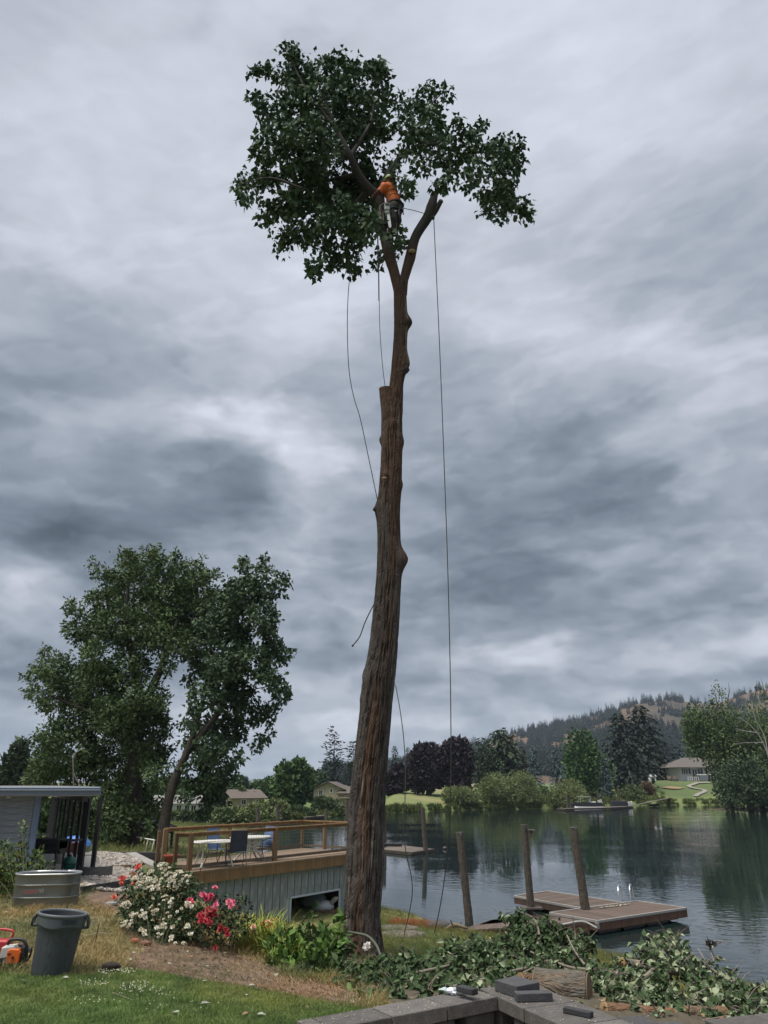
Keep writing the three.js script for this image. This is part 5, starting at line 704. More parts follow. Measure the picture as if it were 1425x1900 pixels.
{
  const Y = -2.1, F = [6.8, -27], R_ = [10.63, -29.7], B = [9.45, -31.35], L = [5.62, -28.65], o = V(6.8, WATER, -27);
  const t = thing('floating_dock', 'L shaped brown floating dock with a pale edge and a bathing ladder', 'dock', o), T = (x, y, z) => V(x - o.x, y - o.y, z - o.z);
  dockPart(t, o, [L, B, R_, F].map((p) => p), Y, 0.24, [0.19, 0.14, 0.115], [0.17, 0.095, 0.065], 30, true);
  // finger running out
  const f1 = [6.97, -29.75], f2 = [5.1, -32.85], f3 = [6.7, -34.25], f4 = [8.9, -31.0];
  dockPart(t, o, [f2, f1, f4, f3], Y - 0.015, 0.22, [0.185, 0.138, 0.115], [0.125, 0.085, 0.065], 26, true);
  // lower shore platform
  const g1 = [2.25, -25.5], g2 = [6.5, -26.95], g3 = [5.4, -28.6], g4 = [3.5, -27.4];
  const gt = thing('gangway', 'low brown gangway from the bank to the floating dock', 'gangway', V(g1[0], WATER, g1[1])), go = gt.position;
  dockPart(gt, go, [g1, g2, g3, g4], Y - 0.02, 0.26, [0.19, 0.142, 0.118], [0.17, 0.095, 0.065], 28, false);
  { const a = P(1042, 1716, 26.3), b = P(1084, 1712, 26.6), c = P(1107, 1722, 26.5); part('rub_rail', tube([a, b.add(V(0, 0.02, 0)), c].map((p) => p.sub(go)), 0.035, 8, 8), mat([0.36, 0.34, 0.32], 0.7), gt); }
  // floats under the platform
  const fl = mat([0.2, 0.21, 0.21], 0.6), dir = V(R_[0] - F[0], 0, R_[1] - F[1]).normalize();
  for (let i = 0; i < 3; i++) { const c = V(F[0], 0, F[1]).addScaledVector(dir, 0.9 + i * 1.25).add(V(-0.3, 0, -0.35)); part('float', new THREE.CylinderGeometry(0.2, 0.2, 1.1, 18).rotateZ(Math.PI / 2).rotateY(Math.atan2(-dir.z, dir.x)).translate(c.x - o.x, 0.03, c.z - o.z), fl, t); }
  part('under_frame', box(4.2, 0.1, 1.7).rotateY(Math.atan2(-dir.z, dir.x)).translate(8.1 - o.x, Y - 0.3 - o.y, -29.2 - o.z), mat([0.02, 0.018, 0.016], 0.9), t);
  part('hinge', box(0.12, 0.16, 0.1).translate(...T(F[0] - 0.05, Y - 0.12, F[1] + 0.08).toArray()), mat([0.3, 0.3, 0.3], 0.5, { metalness: 0.6 }), t);
  // ladder
  const lp = [8.75, -30.15], lad = [], st = mat([0.75, 0.77, 0.78], 0.25, { metalness: 0.85 });
  for (const k of [-0.22, 0.22]) { const x = 8.98 + k * 1.15, z = -31.1 - k * 0.6; part('ladder_rail', tube([V(x - 0.14, Y, z + 0.2), V(x - 0.12, Y + 0.4, z + 0.14), V(x - 0.04, Y + 0.56, z - 0.04), V(x + 0.1, Y + 0.48, z - 0.26), V(x + 0.14, Y - 0.1, z - 0.34), V(x + 0.14, Y - 0.9, z - 0.34)].map((p) => p.sub(o)), 0.024, 8, 6), st, t); }
  for (let i = 0; i < 2; i++) part('ladder_rung', rod(T(8.87, Y - 0.25 - i * 0.3, -31.31), T(9.37, Y - 0.25 - i * 0.3, -31.57), 0.02), st, t);
  // pile collars
  const cl = P(986, 1681, 30.6); part('pile_collar', box(0.75, 0.07, 0.5, cl.x - o.x, Y - 0.12 - o.y, cl.z - o.z, 0.01), wood([0.13, 0.11, 0.1]), t);
  // leaf litter swept onto the deck
  const Rr = rng(8), Lf = new Leaves(); for (let i = 0; i < 260; i++) { const f = Rr(), p = P(1112 + 56 * f + (Rr() - 0.5) * 14, 1683 - 3 * f + (Rr() - 0.5) * 3, 29.6 + 0.9 * f); p.y = Y + 0.01; Lf.leaf(p, V(Rr() - 0.5, 0.1, Rr() - 0.5).normalize(), V(0, 1, 0), 0.06, 0.045, vary([0.4, 0.38, 0.3], Rr)); }
  const ll = solo('leaf_litter', Lf.geo(), leafMat, 'pale leaf litter blown onto the floating dock', 'leaves'); ll.userData.kind = 'stuff';
  pile(870, 1706, 853, 1545, 29.3, 0.29, 'weathered mooring pile where the gangway meets the bank', -3.4, 'mooring piles of the near dock');
  const p2 = pile(985, 1682, 972, 1531, 30.6, 0.28, 'weathered mooring pile with a small wooden bird box', -3.6, 'mooring piles of the near dock');
  pile(1086, 1684, 1064, 1536, 29.4, 0.32, 'leaning mooring pile in the middle of the floating dock', -3.6, 'mooring piles of the near dock');
  const bp = P(985, 1544, 30.45), bb = thing('bird_box', 'small wooden bird box on a mooring pile', 'bird box', bp); part('box', box(0.13, 0.2, 0.13, 0, -0.04, 0), greyWood, bb); part('roof', box(0.24, 0.025, 0.2).rotateZ(-0.05).translate(0.02, 0.075, 0.02), wood([0.26, 0.24, 0.22]), bb); part('hole', new THREE.CylinderGeometry(0.02, 0.02, 0.01, 12).rotateX(Math.PI / 2).translate(0, -0.01, 0.067), mat([0.01, 0.01, 0.01], 0.9), bb); part('batten', box(0.04, 0.42, 0.03, -0.08, -0.12, -0.02), greyWood, bb);
  const rk = hit(813, 1723); solo('rock', rough(new THREE.IcosahedronGeometry(0.3, 4), 0.3, 2.5).scale(1.3, 0.6, 1).translate(rk.x, rk.y + 0.05, rk.z), mat([0.07, 0.068, 0.065], 0.9, { bumpMap: speckBump, bumpScale: 0.01 }), 'dark rounded rock at the water edge left of the gangway', 'rock');
  const dw = hit(845, 1728); solo('driftwood', [limb([dw.clone().add(V(-0.3, 0.06, 0.1)), dw.clone().add(V(0, 0.16, 0)), dw.clone().add(V(0.35, 0.1, 0.15))], [0.05, 0.06, 0.03], 8, 5, 0.3), limb([dw.clone().add(V(-0.05, 0.12, 0)), dw.clone().add(V(-0.15, 0.32, 0.1))], [0.035, 0.015], 8, 4, 0.3), limb([dw.clone().add(V(0.1, 0.12, 0)), dw.clone().add(V(0.2, 0.28, 0.0))], [0.03, 0.012], 8, 4, 0.3)], wood([0.26, 0.2, 0.15]), 'knotted piece of driftwood on the grass beside the gangway', 'driftwood');
}
{ // swimming raft farther out, its piles, floats, and a ball buoy
  const Q = (x, y) => { const p = PY(x, y, WATER + 0.22); return [p.x, p.z]; }, q = [Q(702, 1575), Q(764, 1581), Q(806, 1575), Q(740, 1567.5)], o = V(q[0][0], WATER, q[0][1]), t = thing('swim_raft', 'low weathered raft moored between two piles behind the trunk', 'raft', o);
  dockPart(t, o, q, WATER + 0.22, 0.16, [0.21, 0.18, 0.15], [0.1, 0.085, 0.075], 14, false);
  for (const [x, l] of [[722, 'left black float block on the low raft'], [738, 'right black float block on the low raft']]) { const p = PY(x, 1569.5, WATER + 0.25); solo('float_block', box(0.62, 0.22, 0.45, p.x, WATER + 0.34, p.z, 0.06), mat([0.02, 0.02, 0.022], 0.6), l, 'float', 'black floats on the raft'); }
  pile(714, 1568, 712.5, 1501, 62, 0.32, 'far mooring pile just right of the bare trunk', -3.6, 'mooring piles of the swim raft'); pile(790, 1579, 784, 1498.5, 57, 0.33, 'far mooring pile at the right end of the low raft', -3.6, 'mooring piles of the swim raft');
  const b = PY(826, 1576, WATER); solo('buoy', new THREE.SphereGeometry(0.16, 16, 12).scale(1.3, 1, 1).translate(b.x, WATER + 0.05, b.z), mat([0.03, 0.025, 0.025], 0.5), 'small dark buoy on the water right of the raft', 'buoy');
}
{ // far side moorings
  const t0 = (name, label, cat, p) => thing(name, label, cat, p);
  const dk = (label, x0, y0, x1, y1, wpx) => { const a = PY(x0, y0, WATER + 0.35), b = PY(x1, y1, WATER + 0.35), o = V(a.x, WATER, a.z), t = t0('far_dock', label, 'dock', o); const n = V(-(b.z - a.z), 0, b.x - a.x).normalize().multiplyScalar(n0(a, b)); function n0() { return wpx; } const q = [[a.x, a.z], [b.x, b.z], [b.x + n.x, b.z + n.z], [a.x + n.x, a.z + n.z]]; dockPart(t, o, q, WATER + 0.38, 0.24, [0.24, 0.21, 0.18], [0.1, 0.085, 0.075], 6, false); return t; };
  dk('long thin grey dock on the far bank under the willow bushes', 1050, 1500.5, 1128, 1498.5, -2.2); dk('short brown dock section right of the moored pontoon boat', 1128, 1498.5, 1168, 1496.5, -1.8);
  pile(1053.5, 1500, 1052, 1476, 158, 0.42, 'far pile at the left end of the long grey dock', -3.6, 'piles of the far dock'); pile(1113, 1499, 1108, 1466, 160, 0.4, 'far pile between the pontoon boat and the dark lift', -3.6, 'piles of the far dock'); pile(1151, 1497, 1146, 1462, 164, 0.38, 'tall thin far pile right of the dark lift', -3.6, 'piles of the far dock');
  const bp = PY(1093, 1500.5, WATER), b = t0('pontoon_boat', 'moored pontoon boat with a small canopy on the far bank', 'boat', V(bp.x, WATER, bp.z)), dkm = mat([0.03, 0.03, 0.036], 0.5), lt = mat([0.6, 0.6, 0.58], 0.5);
  for (const z of [-0.9, 0.9]) part('pontoon', limb([V(-3, 0.15, z), V(2.4, 0.15, z), V(3.1, 0.3, z)], [0.35, 0.35, 0.1], 12), mat([0.35, 0.36, 0.38], 0.4, { metalness: 0.6 }), b); part('deck', box(5.6, 0.12, 2.2, 0, 0.5, 0), dkm, b); for (const z of [-1.05, 1.05]) part('side_panel', box(5.2, 0.55, 0.06, -0.2, 0.85, z), dkm, b); part('seat', box(1.2, 0.7, 0.8, 0.7, 0.95, 0.3, 0.12), lt, b); part('seat', box(0.8, 0.8, 0.25).rotateZ(0.3).translate(2.1, 1.2, 0.6), lt, b); part('canopy', box(2.6, 0.08, 2, -0.9, 2.15, 0, 0.03), mat([0.25, 0.3, 0.28], 0.7), b); for (const x of [-2, 0.2]) for (const z of [-0.9, 0.9]) part('canopy_pole', rod(V(x, 0.6, z), V(x * 0.8, 2.1, z), 0.04), lt, b); part('helm', box(0.5, 0.9, 0.5, 0.2, 1.3, -0.3, 0.1), lt, b); part('outboard', box(0.5, 0.9, 0.4, -3.2, 0.6, 0, 0.1), dkm, b);
  const lp = PY(1153, 1499, WATER), l = t0('boat_lift', 'dark boat lift with a white tank beside the far dock', 'boat lift', V(lp.x, WATER, lp.z)); part('frame', box(3, 1.1, 2, -0.4, 0.75, 0, 0.05), mat([0.035, 0.035, 0.045], 0.7), l); part('tank', box(0.5, 0.9, 0.6, 1.4, 0.7, 0.5, 0.1), lt, l); part('tank', box(0.35, 1, 0.4, 2.0, 0.75, 0.4, 0.1), lt, l); part('float', box(4, 0.3, 2.4, 0, 0.15, 0.1, 0.05), dkm, l);
  const a = PY(1168, 1496, WATER + 0.7), c = PY(1226, 1489, WATER + 1); a.y = WATER + 0.7; const e = farAt(1240, 3); solo('far_gangway', beam(a, V(e.x, WATER + 1.5, e.z), 0.6, 0.1), wood([0.2, 0.19, 0.17]), 'long thin gangway sloping to the lawn on the far bank', 'gangway');
  const cv = PY(1214, 1496, WATER), cn = t0('moored_skiff', 'small dark skiff under the thin far gangway', 'boat', V(cv.x * 0.985, WATER, cv.z * 0.985)); part('hull', new THREE.SphereGeometry(1, 16, 10, 0, Math.PI * 2, Math.PI / 2, Math.PI / 2).scale(1.3, 0.5, 0.7).translate(0, 0.5, 0), dkm, cn); part('rim', new THREE.TorusGeometry(1, 0.06, 6, 24).rotateX(Math.PI / 2).scale(1.3, 1, 0.7).translate(0, 0.5, 0), dkm, cn);
  // right edge: pale dead pile and boom
  pile(1403, 1499, 1393.5, 1453, 140, 0.5, 'pale slanting pile at the right edge of the water', -4, null); const ba = PY(1402, 1498.5, WATER + 0.1), bb = PY(1520, 1495, WATER + 0.1); solo('log_boom', rod(ba, bb, 0.22), wood([0.42, 0.41, 0.39]), 'pale floating log running off the right edge', 'log');
  // left: grey dock and piles seen over the deck rail
  dk('pale grey dock left of the bare trunk below the two storey house', 568, 1516.5, 606, 1513, -1.6); pile(606, 1523, 605, 1505, 108, 0.55, 'pale stout pile beside the pale grey dock', -3.6, 'piles left of the trunk'); pile(644, 1513, 643.5, 1484, 122, 0.5, 'grey pile in front of the two storey house', -3.6, 'piles left of the trunk'); pile(478.5, 1524, 478, 1500, 96, 0.5, 'grey dead post among the willow bushes', -3.6, 'piles left of the trunk'); pile(515.5, 1522, 515, 1494, 98, 0.5, 'tall grey dead post right of the willow bushes', -3.6, 'piles left of the trunk');
}
// ---------------------------------------------------------------- trees, bushes and houses of the far bank, the big pair on the left
function woodFrom(t, paths, m, o, name = 'trunk') { for (const [pts, radii, nm] of paths) part(nm ?? name, limb(pts.map((p) => p.clone().sub(o)), radii, 10, 6, 0.12), m, t); }
const barkGrey = mat([0.12, 0.1, 0.085], 0.92, { map: barkMap, bumpMap: barkBump, bumpScale: 0.02 }), barkDark = mat([0.05, 0.042, 0.036], 0.95);
{ // big narrow-leaved tree and its leaning neighbour
  const R = rng(51), mk = (d, rows) => rows.map(([x, y, r]) => { const dd = d + (R() - 0.5) * 4; return { c: P(x, y, dd), r: r * mpp(y, dd) * 0.9 }; });
  const d1 = 40, o1 = P(240, 1578, d1); o1.y = groundY(o1.x, o1.z);
  const t1 = thing('narrow_leaf_tree', 'big dense tree with narrow dark green leaves behind the blue house', 'tree', o1), W = (x, y, d = 0) => P(x, y, d1 + d);
  woodFrom(t1, [[[o1.clone().add(V(0, -0.3, 0)), W(245, 1500), W(252, 1400), W(258, 1320)], [0.5, 0.42, 0.36, 0.3]], [[W(258, 1330), W(285, 1270, -0.8), W(305, 1225, -1.2), W(330, 1150, -1.5)], [0.26, 0.2, 0.17, 0.08], 'limb'], [[W(258, 1330), W(255, 1260), W(235, 1160), W(240, 1060)], [0.28, 0.2, 0.14, 0.04], 'limb'], [[W(255, 1350), W(200, 1270, 0.8), W(150, 1180, 0.8)], [0.22, 0.15, 0.05], 'limb'], [[W(250, 1400), W(180, 1330, -0.5), W(90, 1290, -0.5)], [0.2, 0.12, 0.04], 'limb']], barkDark, o1);
  woodFrom(t1, [[[W(137, 1462, -4.2), W(136, 1430, -4.2), W(138, 1400, -4.2), W(156, 1388, -4)], [0.02, 0.026, 0.03, 0.03], 'dead_branch'], [[W(137, 1435, -4.2), W(145, 1452, -4.2), W(154, 1462, -4.2)], [0.02, 0.016, 0.01], 'dead_branch']], mat([0.2, 0.18, 0.16], 0.9), o1);
  const L1 = new Leaves();
  crownLeaves(L1, mk(d1, [[235, 1040, 20], [240, 1022, 9], [280, 1040, 24], [283, 1020, 9], [185, 1060, 16], [172, 1045, 7], [320, 1050, 20], [325, 1028, 8], [360, 1060, 20], [373, 1040, 8], [395, 1070, 15], [250, 1090, 52], [320, 1100, 50], [340, 1200, 28], [310, 1235, 18], [270, 1290, 36], [360, 1095, 36], [400, 1110, 22], [300, 1300, 16], [240, 1330, 40], [320, 1165, 40], [190, 1120, 30], [140, 1125, 16], [125, 1120, 8], [160, 1170, 36], [230, 1160, 50], [300, 1165, 52], [360, 1140, 42], [175, 1220, 30], [100, 1235, 24], [88, 1205, 10], [70, 1255, 18], [52, 1255, 8], [130, 1265, 40], [190, 1270, 50], [240, 1240, 40], [95, 1300, 28], [75, 1290, 18], [55, 1280, 8], [150, 1330, 48], [220, 1330, 50], [100, 1360, 28], [80, 1385, 18], [130, 1400, 44], [200, 1410, 55], [262, 1400, 42], [275, 1330, 34], [100, 1430, 34], [72, 1420, 16], [150, 1462, 40], [210, 1480, 46], [252, 1470, 36], [215, 1530, 34], [205, 1560, 18], [288, 1440, 28], [300, 1400, 20], [298, 1350, 22], [265, 1535, 26], [300, 1490, 16], [285, 1540, 14], [170, 1520, 30], [130, 1520, 22], [285, 1390, 20], [190, 1535, 26], [240, 1520, 30]]), R, { twigs: 105, unit: 1.1, per: 20, spread: 0.34, size: 0.21, wide: 0.5, droop: 0.25, out: 0.75, hueA: [0.056, 0.094, 0.036], hueB: [0.096, 0.144, 0.05], deep: 1.7 });
  part('crown', L1.geo().translate(-o1.x, -o1.y, -o1.z), leafMat, t1);
  const d2 = 38, o2 = P(299, 1602, d2); o2.y = groundY(o2.x, o2.z); const W2 = (x, y, d = 0) => P(x, y, d2 + d);
  const t2 = thing('leaning_tree', 'leaning tree with a bare slanting trunk and rounder dark leaves, left of the deck', 'tree', o2);
  woodFrom(t2, [[[o2.clone().add(V(0, -0.4, 0)), W2(301, 1560), W2(312, 1490), W2(327, 1440), W2(345, 1400), W2(368, 1330), W2(384, 1260), W2(395, 1180), W2(405, 1110)], [0.32, 0.26, 0.23, 0.21, 0.17, 0.11, 0.07, 0.04, 0.02]], [[W2(350, 1390), W2(420, 1300, 0.5), W2(455, 1200, 0.5), W2(470, 1090, 0.5)], [0.16, 0.12, 0.09, 0.03], 'limb'], [[W2(370, 1322), W2(425, 1290, 0.8), W2(490, 1275, 0.8)], [0.08, 0.05, 0.02], 'limb']], barkGrey, o2);
  for (const [x, y] of [[303, 1586], [302, 1602]]) part('tag', rod(P(x, y + 8, 37.5).sub(o2), P(x, y - 4, 37.5).sub(o2), 0.1), mat([0.72, 0.71, 0.67], 0.7), t2, 'white marker band on the trunk');
  const L2 = new Leaves();
  crownLeaves(L2, mk(d2, [[455, 1052, 15], [450, 1038, 7], [490, 1055, 13], [487, 1035, 6], [518, 1070, 13], [532, 1083, 6], [470, 1090, 30], [430, 1095, 22], [508, 1100, 18], [440, 1140, 38], [392, 1170, 38], [412, 1260, 34], [385, 1350, 26], [440, 1190, 36], [370, 1285, 18], [425, 1120, 26], [490, 1150, 30], [505, 1185, 18], [520, 1210, 20], [540, 1218, 8], [470, 1220, 38], [420, 1230, 36], [375, 1230, 30], [352, 1258, 12], [500, 1262, 26], [440, 1290, 36], [520, 1300, 13], [530, 1280, 8], [490, 1322, 26], [400, 1300, 22], [362, 1310, 16], [352, 1345, 16], [432, 1350, 32], [498, 1362, 10], [478, 1380, 14], [400, 1392, 28], [445, 1400, 15], [372, 1398, 24], [350, 1375, 16], [392, 1440, 34], [430, 1430, 16], [345, 1480, 12], [365, 1470, 18], [402, 1475, 22], [378, 1508, 12], [352, 1452, 16], [415, 1510, 10], [345, 1425, 14]]), R, { twigs: 95, unit: 1.05, per: 18, spread: 0.3, size: 0.22, wide: 0.66, droop: 0.45, out: 0.5, hueA: [0.042, 0.075, 0.034], hueB: [0.07, 0.112, 0.05], deep: 1.5 });
  part('crown', L2.geo().translate(-o2.x, -o2.y, -o2.z), leafMat, t2);
}
// ---- broad-leaved tree or bush: lobes through an ellipsoid crown
function broadTree(name, label, px, top, bot, hw, d, o = {}) {
  const R = rng(px * 7 + top), foot = o.foot ?? farGround(px, d), s = mpp(1450, d), topY = P(px, top, d).y, botY = o.onGround ? foot.y - 0.3 : P(px, bot, d).y, h = topY - botY, w = hw * s, t = thing(name, label, o.cat ?? 'tree', foot, o.group), L = new Leaves(), cy = (topY + botY) / 2 - foot.y;
  const lobes = o.lobes ?? 13, size = o.size ?? 0.75, n = o.n ?? 2600, lobe = [];
  for (let i = 0; i < lobes; i++) { const q = unit(R), f = i < lobes * 0.3 ? 0.3 : 0.62; lobe.push([q.x * w * f + (o.dx ?? 0), cy + (Math.max(-0.7, q.y) * f + (o.round ? 0 : 0.05)) * h / 2 * 1.05, q.z * w * f, (0.3 + 0.22 * R())]); }
  const hueA = o.hueA ?? [0.026, 0.048, 0.018], hueB = o.hueB ?? [0.043, 0.074, 0.025];
  for (let i = 0; i < n; i++) { const b = lobe[Math.floor(R() * lobes)], q = unit(R), k = 0.72 + 0.36 * R(), p = V(b[0] + q.x * w * b[3] * k * 1.2, b[1] + q.y * h / 2 * b[3] * k * 1.25, b[2] + q.z * w * b[3] * k * 1.2); if (p.y < botY - foot.y - 0.2 && !o.onGround) continue; if (p.y < 0) p.y = R() * 0.5;
    const tone = clamp(0.45 + 0.9 * fbm(p.x * 0.35 + px, p.y * 0.35, p.z * 0.35, 2) + (R() - 0.5) * 0.5), a = q.clone().addScaledVector(unit(R), 0.9).add(V(0, o.up ?? 0.1, 0)).normalize(), len = size * (0.6 + 0.8 * R());
    L.leaf(p, a, tilt(a, R), len, len * (o.wide ?? 0.75), vary(mix3(hueA, hueB, tone), R, 0.3).map((v) => v * 1.5), 0.2); }
  part(o.cat === 'bush' ? 'foliage' : 'crown', L.geo(), farLeafMat, t);
  if (o.cat === 'bush') { const st = []; for (let i = 0; i < 4; i++) { const a = i * 1.7; st.push(limb([V(0, -0.2, 0), V(Math.cos(a) * w * 0.25, h * 0.3, Math.sin(a) * w * 0.25), V(Math.cos(a) * w * 0.45, h * 0.6, Math.sin(a) * w * 0.45)], [0.12, 0.09, 0.03], 6, 3)); } part('stem', st, barkDark, t); }
  else { part('trunk', limb([V(0, -0.4, 0), V(0.1 + (o.dx ?? 0) * 0.3, cy * 0.6, 0), V(o.dx ?? 0, cy * 1.15, 0.1)], [w * 0.07 + 0.1, w * 0.055 + 0.08, 0.06], 9, 4, 0.1), o.bark ?? barkDark, t); }
  return t;
}
function farGround(px, d) { const s = slope(px), d0 = table(shoreD, px); if (d < d0 - 2) { const p = V(s * d, 0, -d); p.y = groundY(p.x, p.z); return p; } return farAt(px, Math.max(0.5, d - d0)); }
// ---- conifer: whorls of drooping boughs
function conifer(name, label, px, top, bot, hw, d, o = {}) {
  const R = rng(px * 13 + top), foot = o.foot ?? farGround(px, d), s = mpp(1450, d), H = P(px, top, d).y - foot.y, w = hw * s, t = thing(name, label, 'tree', foot, o.group), L = new Leaves(), hueA = o.hueA ?? [0.015, 0.027, 0.017], hueB = o.hueB ?? [0.025, 0.041, 0.025];
  const lev = o.levels ?? 26, low = o.low ?? 0.05, droop = o.droop ?? 0.45, tufts = o.tufts ?? 8;
  for (let i = 0; i < lev; i++) { const f = low + (1 - low) * Math.pow(i / (lev - 1), 0.9) * 0.985, r0 = o.pine ? w * (0.45 + 0.6 * Math.sin(Math.min(1, (1 - f) * 1.6 + 0.12) * Math.PI * 0.5)) * (0.65 + 0.5 * R()) * (1 - f * 0.35) : w * Math.pow(1 - f, o.taper ?? 0.75) * (0.78 + 0.4 * R()) + 0.12, nb = Math.max(4, Math.round((o.boughs ?? 11) * (0.35 + 0.65 * (1 - f))));
    for (let b = 0; b < nb; b++) { const az = b / nb * Math.PI * 2 + R() * 0.9 + i, r = r0 * (0.6 + 0.5 * R()), y0 = H * f, n = Math.max(2, Math.round(tufts * r / w + 2)), tone0 = R();
      if (o.gaps && R() < o.gaps) continue;
      for (let k = 0; k < n; k++) { const u = (k + 0.6 + R() * 0.4) / n, q = V(Math.cos(az) * r * u, y0 - droop * r * u * u * 0.55 + (R() - 0.5) * H / lev * 0.8, Math.sin(az) * r * u).add(V((R() - 0.5) * r * 0.25, 0, (R() - 0.5) * r * 0.25));
        const a = V(Math.cos(az), -0.25 - droop * u * 0.7 + (o.pine ? 0.5 : 0), Math.sin(az)).addScaledVector(unit(R), 0.55).normalize(), len = (o.size ?? 0.085) * w * (0.7 + 0.8 * R()) + 0.35;
        L.leaf(q, a, V(0, 1, 0).addScaledVector(unit(R), 0.6).normalize(), len, len * 0.55, vary(mix3(hueA, hueB, clamp(0.5 + (tone0 - 0.5) * 0.7 + (R() - 0.5) * 0.5)), R, 0.3).map((v) => v * 1.45), 0.25); } } }
  part('crown', L.geo(), farLeafMat, t); part('trunk', rod(V(0, -0.5, 0), V(0, H * 0.97, 0), 0.035 * w + 0.12, 0.03, 8), barkDark, t); return t;
}
{
  const green = { hueA: [0.0279, 0.0531, 0.0174], hueB: [0.0476, 0.0858, 0.0251] }, purple = { hueA: [0.0168, 0.0124, 0.0175], hueB: [0.0279, 0.0194, 0.0266], n: 4200, size: 0.9 }, blueS = { hueA: [0.0421, 0.0646, 0.0689], hueB: [0.0733, 0.1049, 0.1097], levels: 22 }, willow = { hueA: [0.0804, 0.1025, 0.0403], hueB: [0.1347, 0.1625, 0.0634], cat: 'bush', onGround: true, size: 0.5, n: 5200, wide: 0.4, lobes: 18 };
  // left part, from the left edge to the bare trunk
  broadTree('poplar_tree', 'rounded dense tree rising beyond the blue house roof at the left edge', 24, 1374, 1480, 29, 92, { n: 3600, size: 0.6, hueA: [0.0289, 0.0456, 0.0238], hueB: [0.0442, 0.0648, 0.0319], onGround: true }); broadTree('shrub', 'pale green shrubs between the left edge tree and the big tree', 68, 1404, 1478, 26, 88, { n: 2200, size: 0.5, hueB: [0.08, 0.105, 0.045], onGround: true });
  broadTree('shrub', 'low bright green shrub seen under the porch roof', 78, 1490, 1560, 30, 52, { n: 2000, size: 0.4, hueB: [0.10, 0.14, 0.035], hueA: [0.03, 0.05, 0.015], onGround: true }); broadTree('shrub', 'dark green shrub behind the porch posts', 118, 1480, 1560, 34, 48, { n: 2400, size: 0.4, onGround: true });
  conifer('blue_spruce', 'bluish spruce between the leaning tree and the beige gabled house', 405, 1430, 1500, 24, 134, { ...blueS, hueB: [0.055, 0.08, 0.085] }); conifer('spruce_tree', 'thin spruce tip above the beige gabled house', 419, 1424, 1480, 7, 190);
  for (const [x, y, w, d, l] of [[330, 1440, 28, 170, 'green tree behind the white low house'], [365, 1446, 24, 170, 'dull green tree right of the white low house'], [288, 1452, 26, 175, 'green tree behind the low house, left of the leaning trunk'], [440, 1444, 18, 185, 'rounded tree behind the beige gabled house roof'], [472, 1448, 20, 190, 'pale green tree right of the beige gabled house chimney'], [500, 1446, 22, 195, 'broad green tree between the beige house and the tall green tree'], [448, 1462, 8, 150, 'small bright yellow green tree left of the spruce tip']]) broadTree('broadleaf_tree', l, x, y, 1490, w, d, { ...green, n: 1500, hueB: x === 448 ? [0.12, 0.16, 0.04] : green.hueB, onGround: true });
  conifer('spruce_tree', 'small dark spruce among the trees behind the beige house', 456, 1440, 1480, 11, 178);
  broadTree('broadleaf_tree', 'tall green tree left of the two storey house', 545, 1414, 1516, 36, 124, { ...green, n: 4200, lobes: 18, onGround: true, size: 0.65 }); broadTree('broadleaf_tree', 'dark green tree behind the tall green tree', 580, 1428, 1490, 24, 175, { hueA: [0.0198, 0.0362, 0.0168], hueB: [0.0309, 0.0535, 0.0235], n: 2000, onGround: true });
  conifer('pine_tree', 'tall ragged pine behind the two storey house', 619, 1352, 1470, 30, 195, { pine: true, levels: 17, gaps: 0.25, low: 0.12, droop: 0.15, hueA: [0.0141, 0.0242, 0.0201], hueB: [0.0228, 0.0357, 0.0288], size: 0.13, tufts: 9, boughs: 12 }); conifer('pine_tree', 'shorter pine half hidden by the bare trunk', 655, 1378, 1470, 24, 190, { pine: true, levels: 15, gaps: 0.1, low: 0.1, droop: 0.15, hueA: [0.0134, 0.0235, 0.0194], hueB: [0.0211, 0.034, 0.0271], size: 0.13, tufts: 9, boughs: 12 });
  for (const [x, y, w, d, l, k] of [[607, 1477, 25, 124, 'round green bush in front of the two storey house', null], [430, 1500, 34, 100, 'yellow green willow bush left behind the deck', 1], [488, 1493, 30, 101, 'yellow green willow bush in the middle behind the deck', 1], [512, 1487, 24, 103, 'pale willow bush right of the grey dead post', 1], [350, 1509, 18, 108, 'low dark bush right of the leaning trunk', 0], [380, 1508, 22, 109, 'low bush between the leaning trunk and the willow bushes', 0], [560, 1500, 22, 112, 'small green bush under the tall green tree', 0]]) broadTree('bush', l, x, y, 1525, w, d, { ...willow, n: 3400, ...(k === 1 ? {} : { hueA: [0.0336, 0.0537, 0.0221], hueB: [0.0528, 0.0786, 0.0308] }), foot: k === 1 ? undefined : farGround(x, d) });
  // right of the trunk
  conifer('blue_spruce', 'bluish spruce just right of the bare trunk', 733, 1384, 1480, 22, 205, { ...blueS, hueB: [0.045, 0.068, 0.068] }); conifer('blue_spruce', 'bluish spruce behind the thin curved rope', 757, 1387, 1480, 20, 212, { ...blueS, hueB: [0.045, 0.07, 0.062] });
  broadTree('purple_maple', 'low dark purple maple right of the bare trunk', 735, 1418, 1480, 26, 172, { ...purple, onGround: true }); conifer('spruce_tree', 'dark green spruce tip above the middle purple maple', 796, 1376, 1470, 16, 215); broadTree('purple_maple', 'wide dark purple maple in the middle of the dark row', 793, 1392, 1488, 38, 168, { ...purple, n: 6000 , onGround: true }); broadTree('purple_maple', 'rounded dark purple maple behind the long straight rope', 850, 1384, 1490, 30, 168, { ...purple, n: 6000, onGround: true });
  for (const [x, y, w, d, l] of [[770, 1395, 18, 230, 'green tree top between two purple maples, behind'], [822, 1400, 16, 230, 'green spruce top behind the dark row']]) conifer('spruce_tree', l, x, y, 1480, w, d);
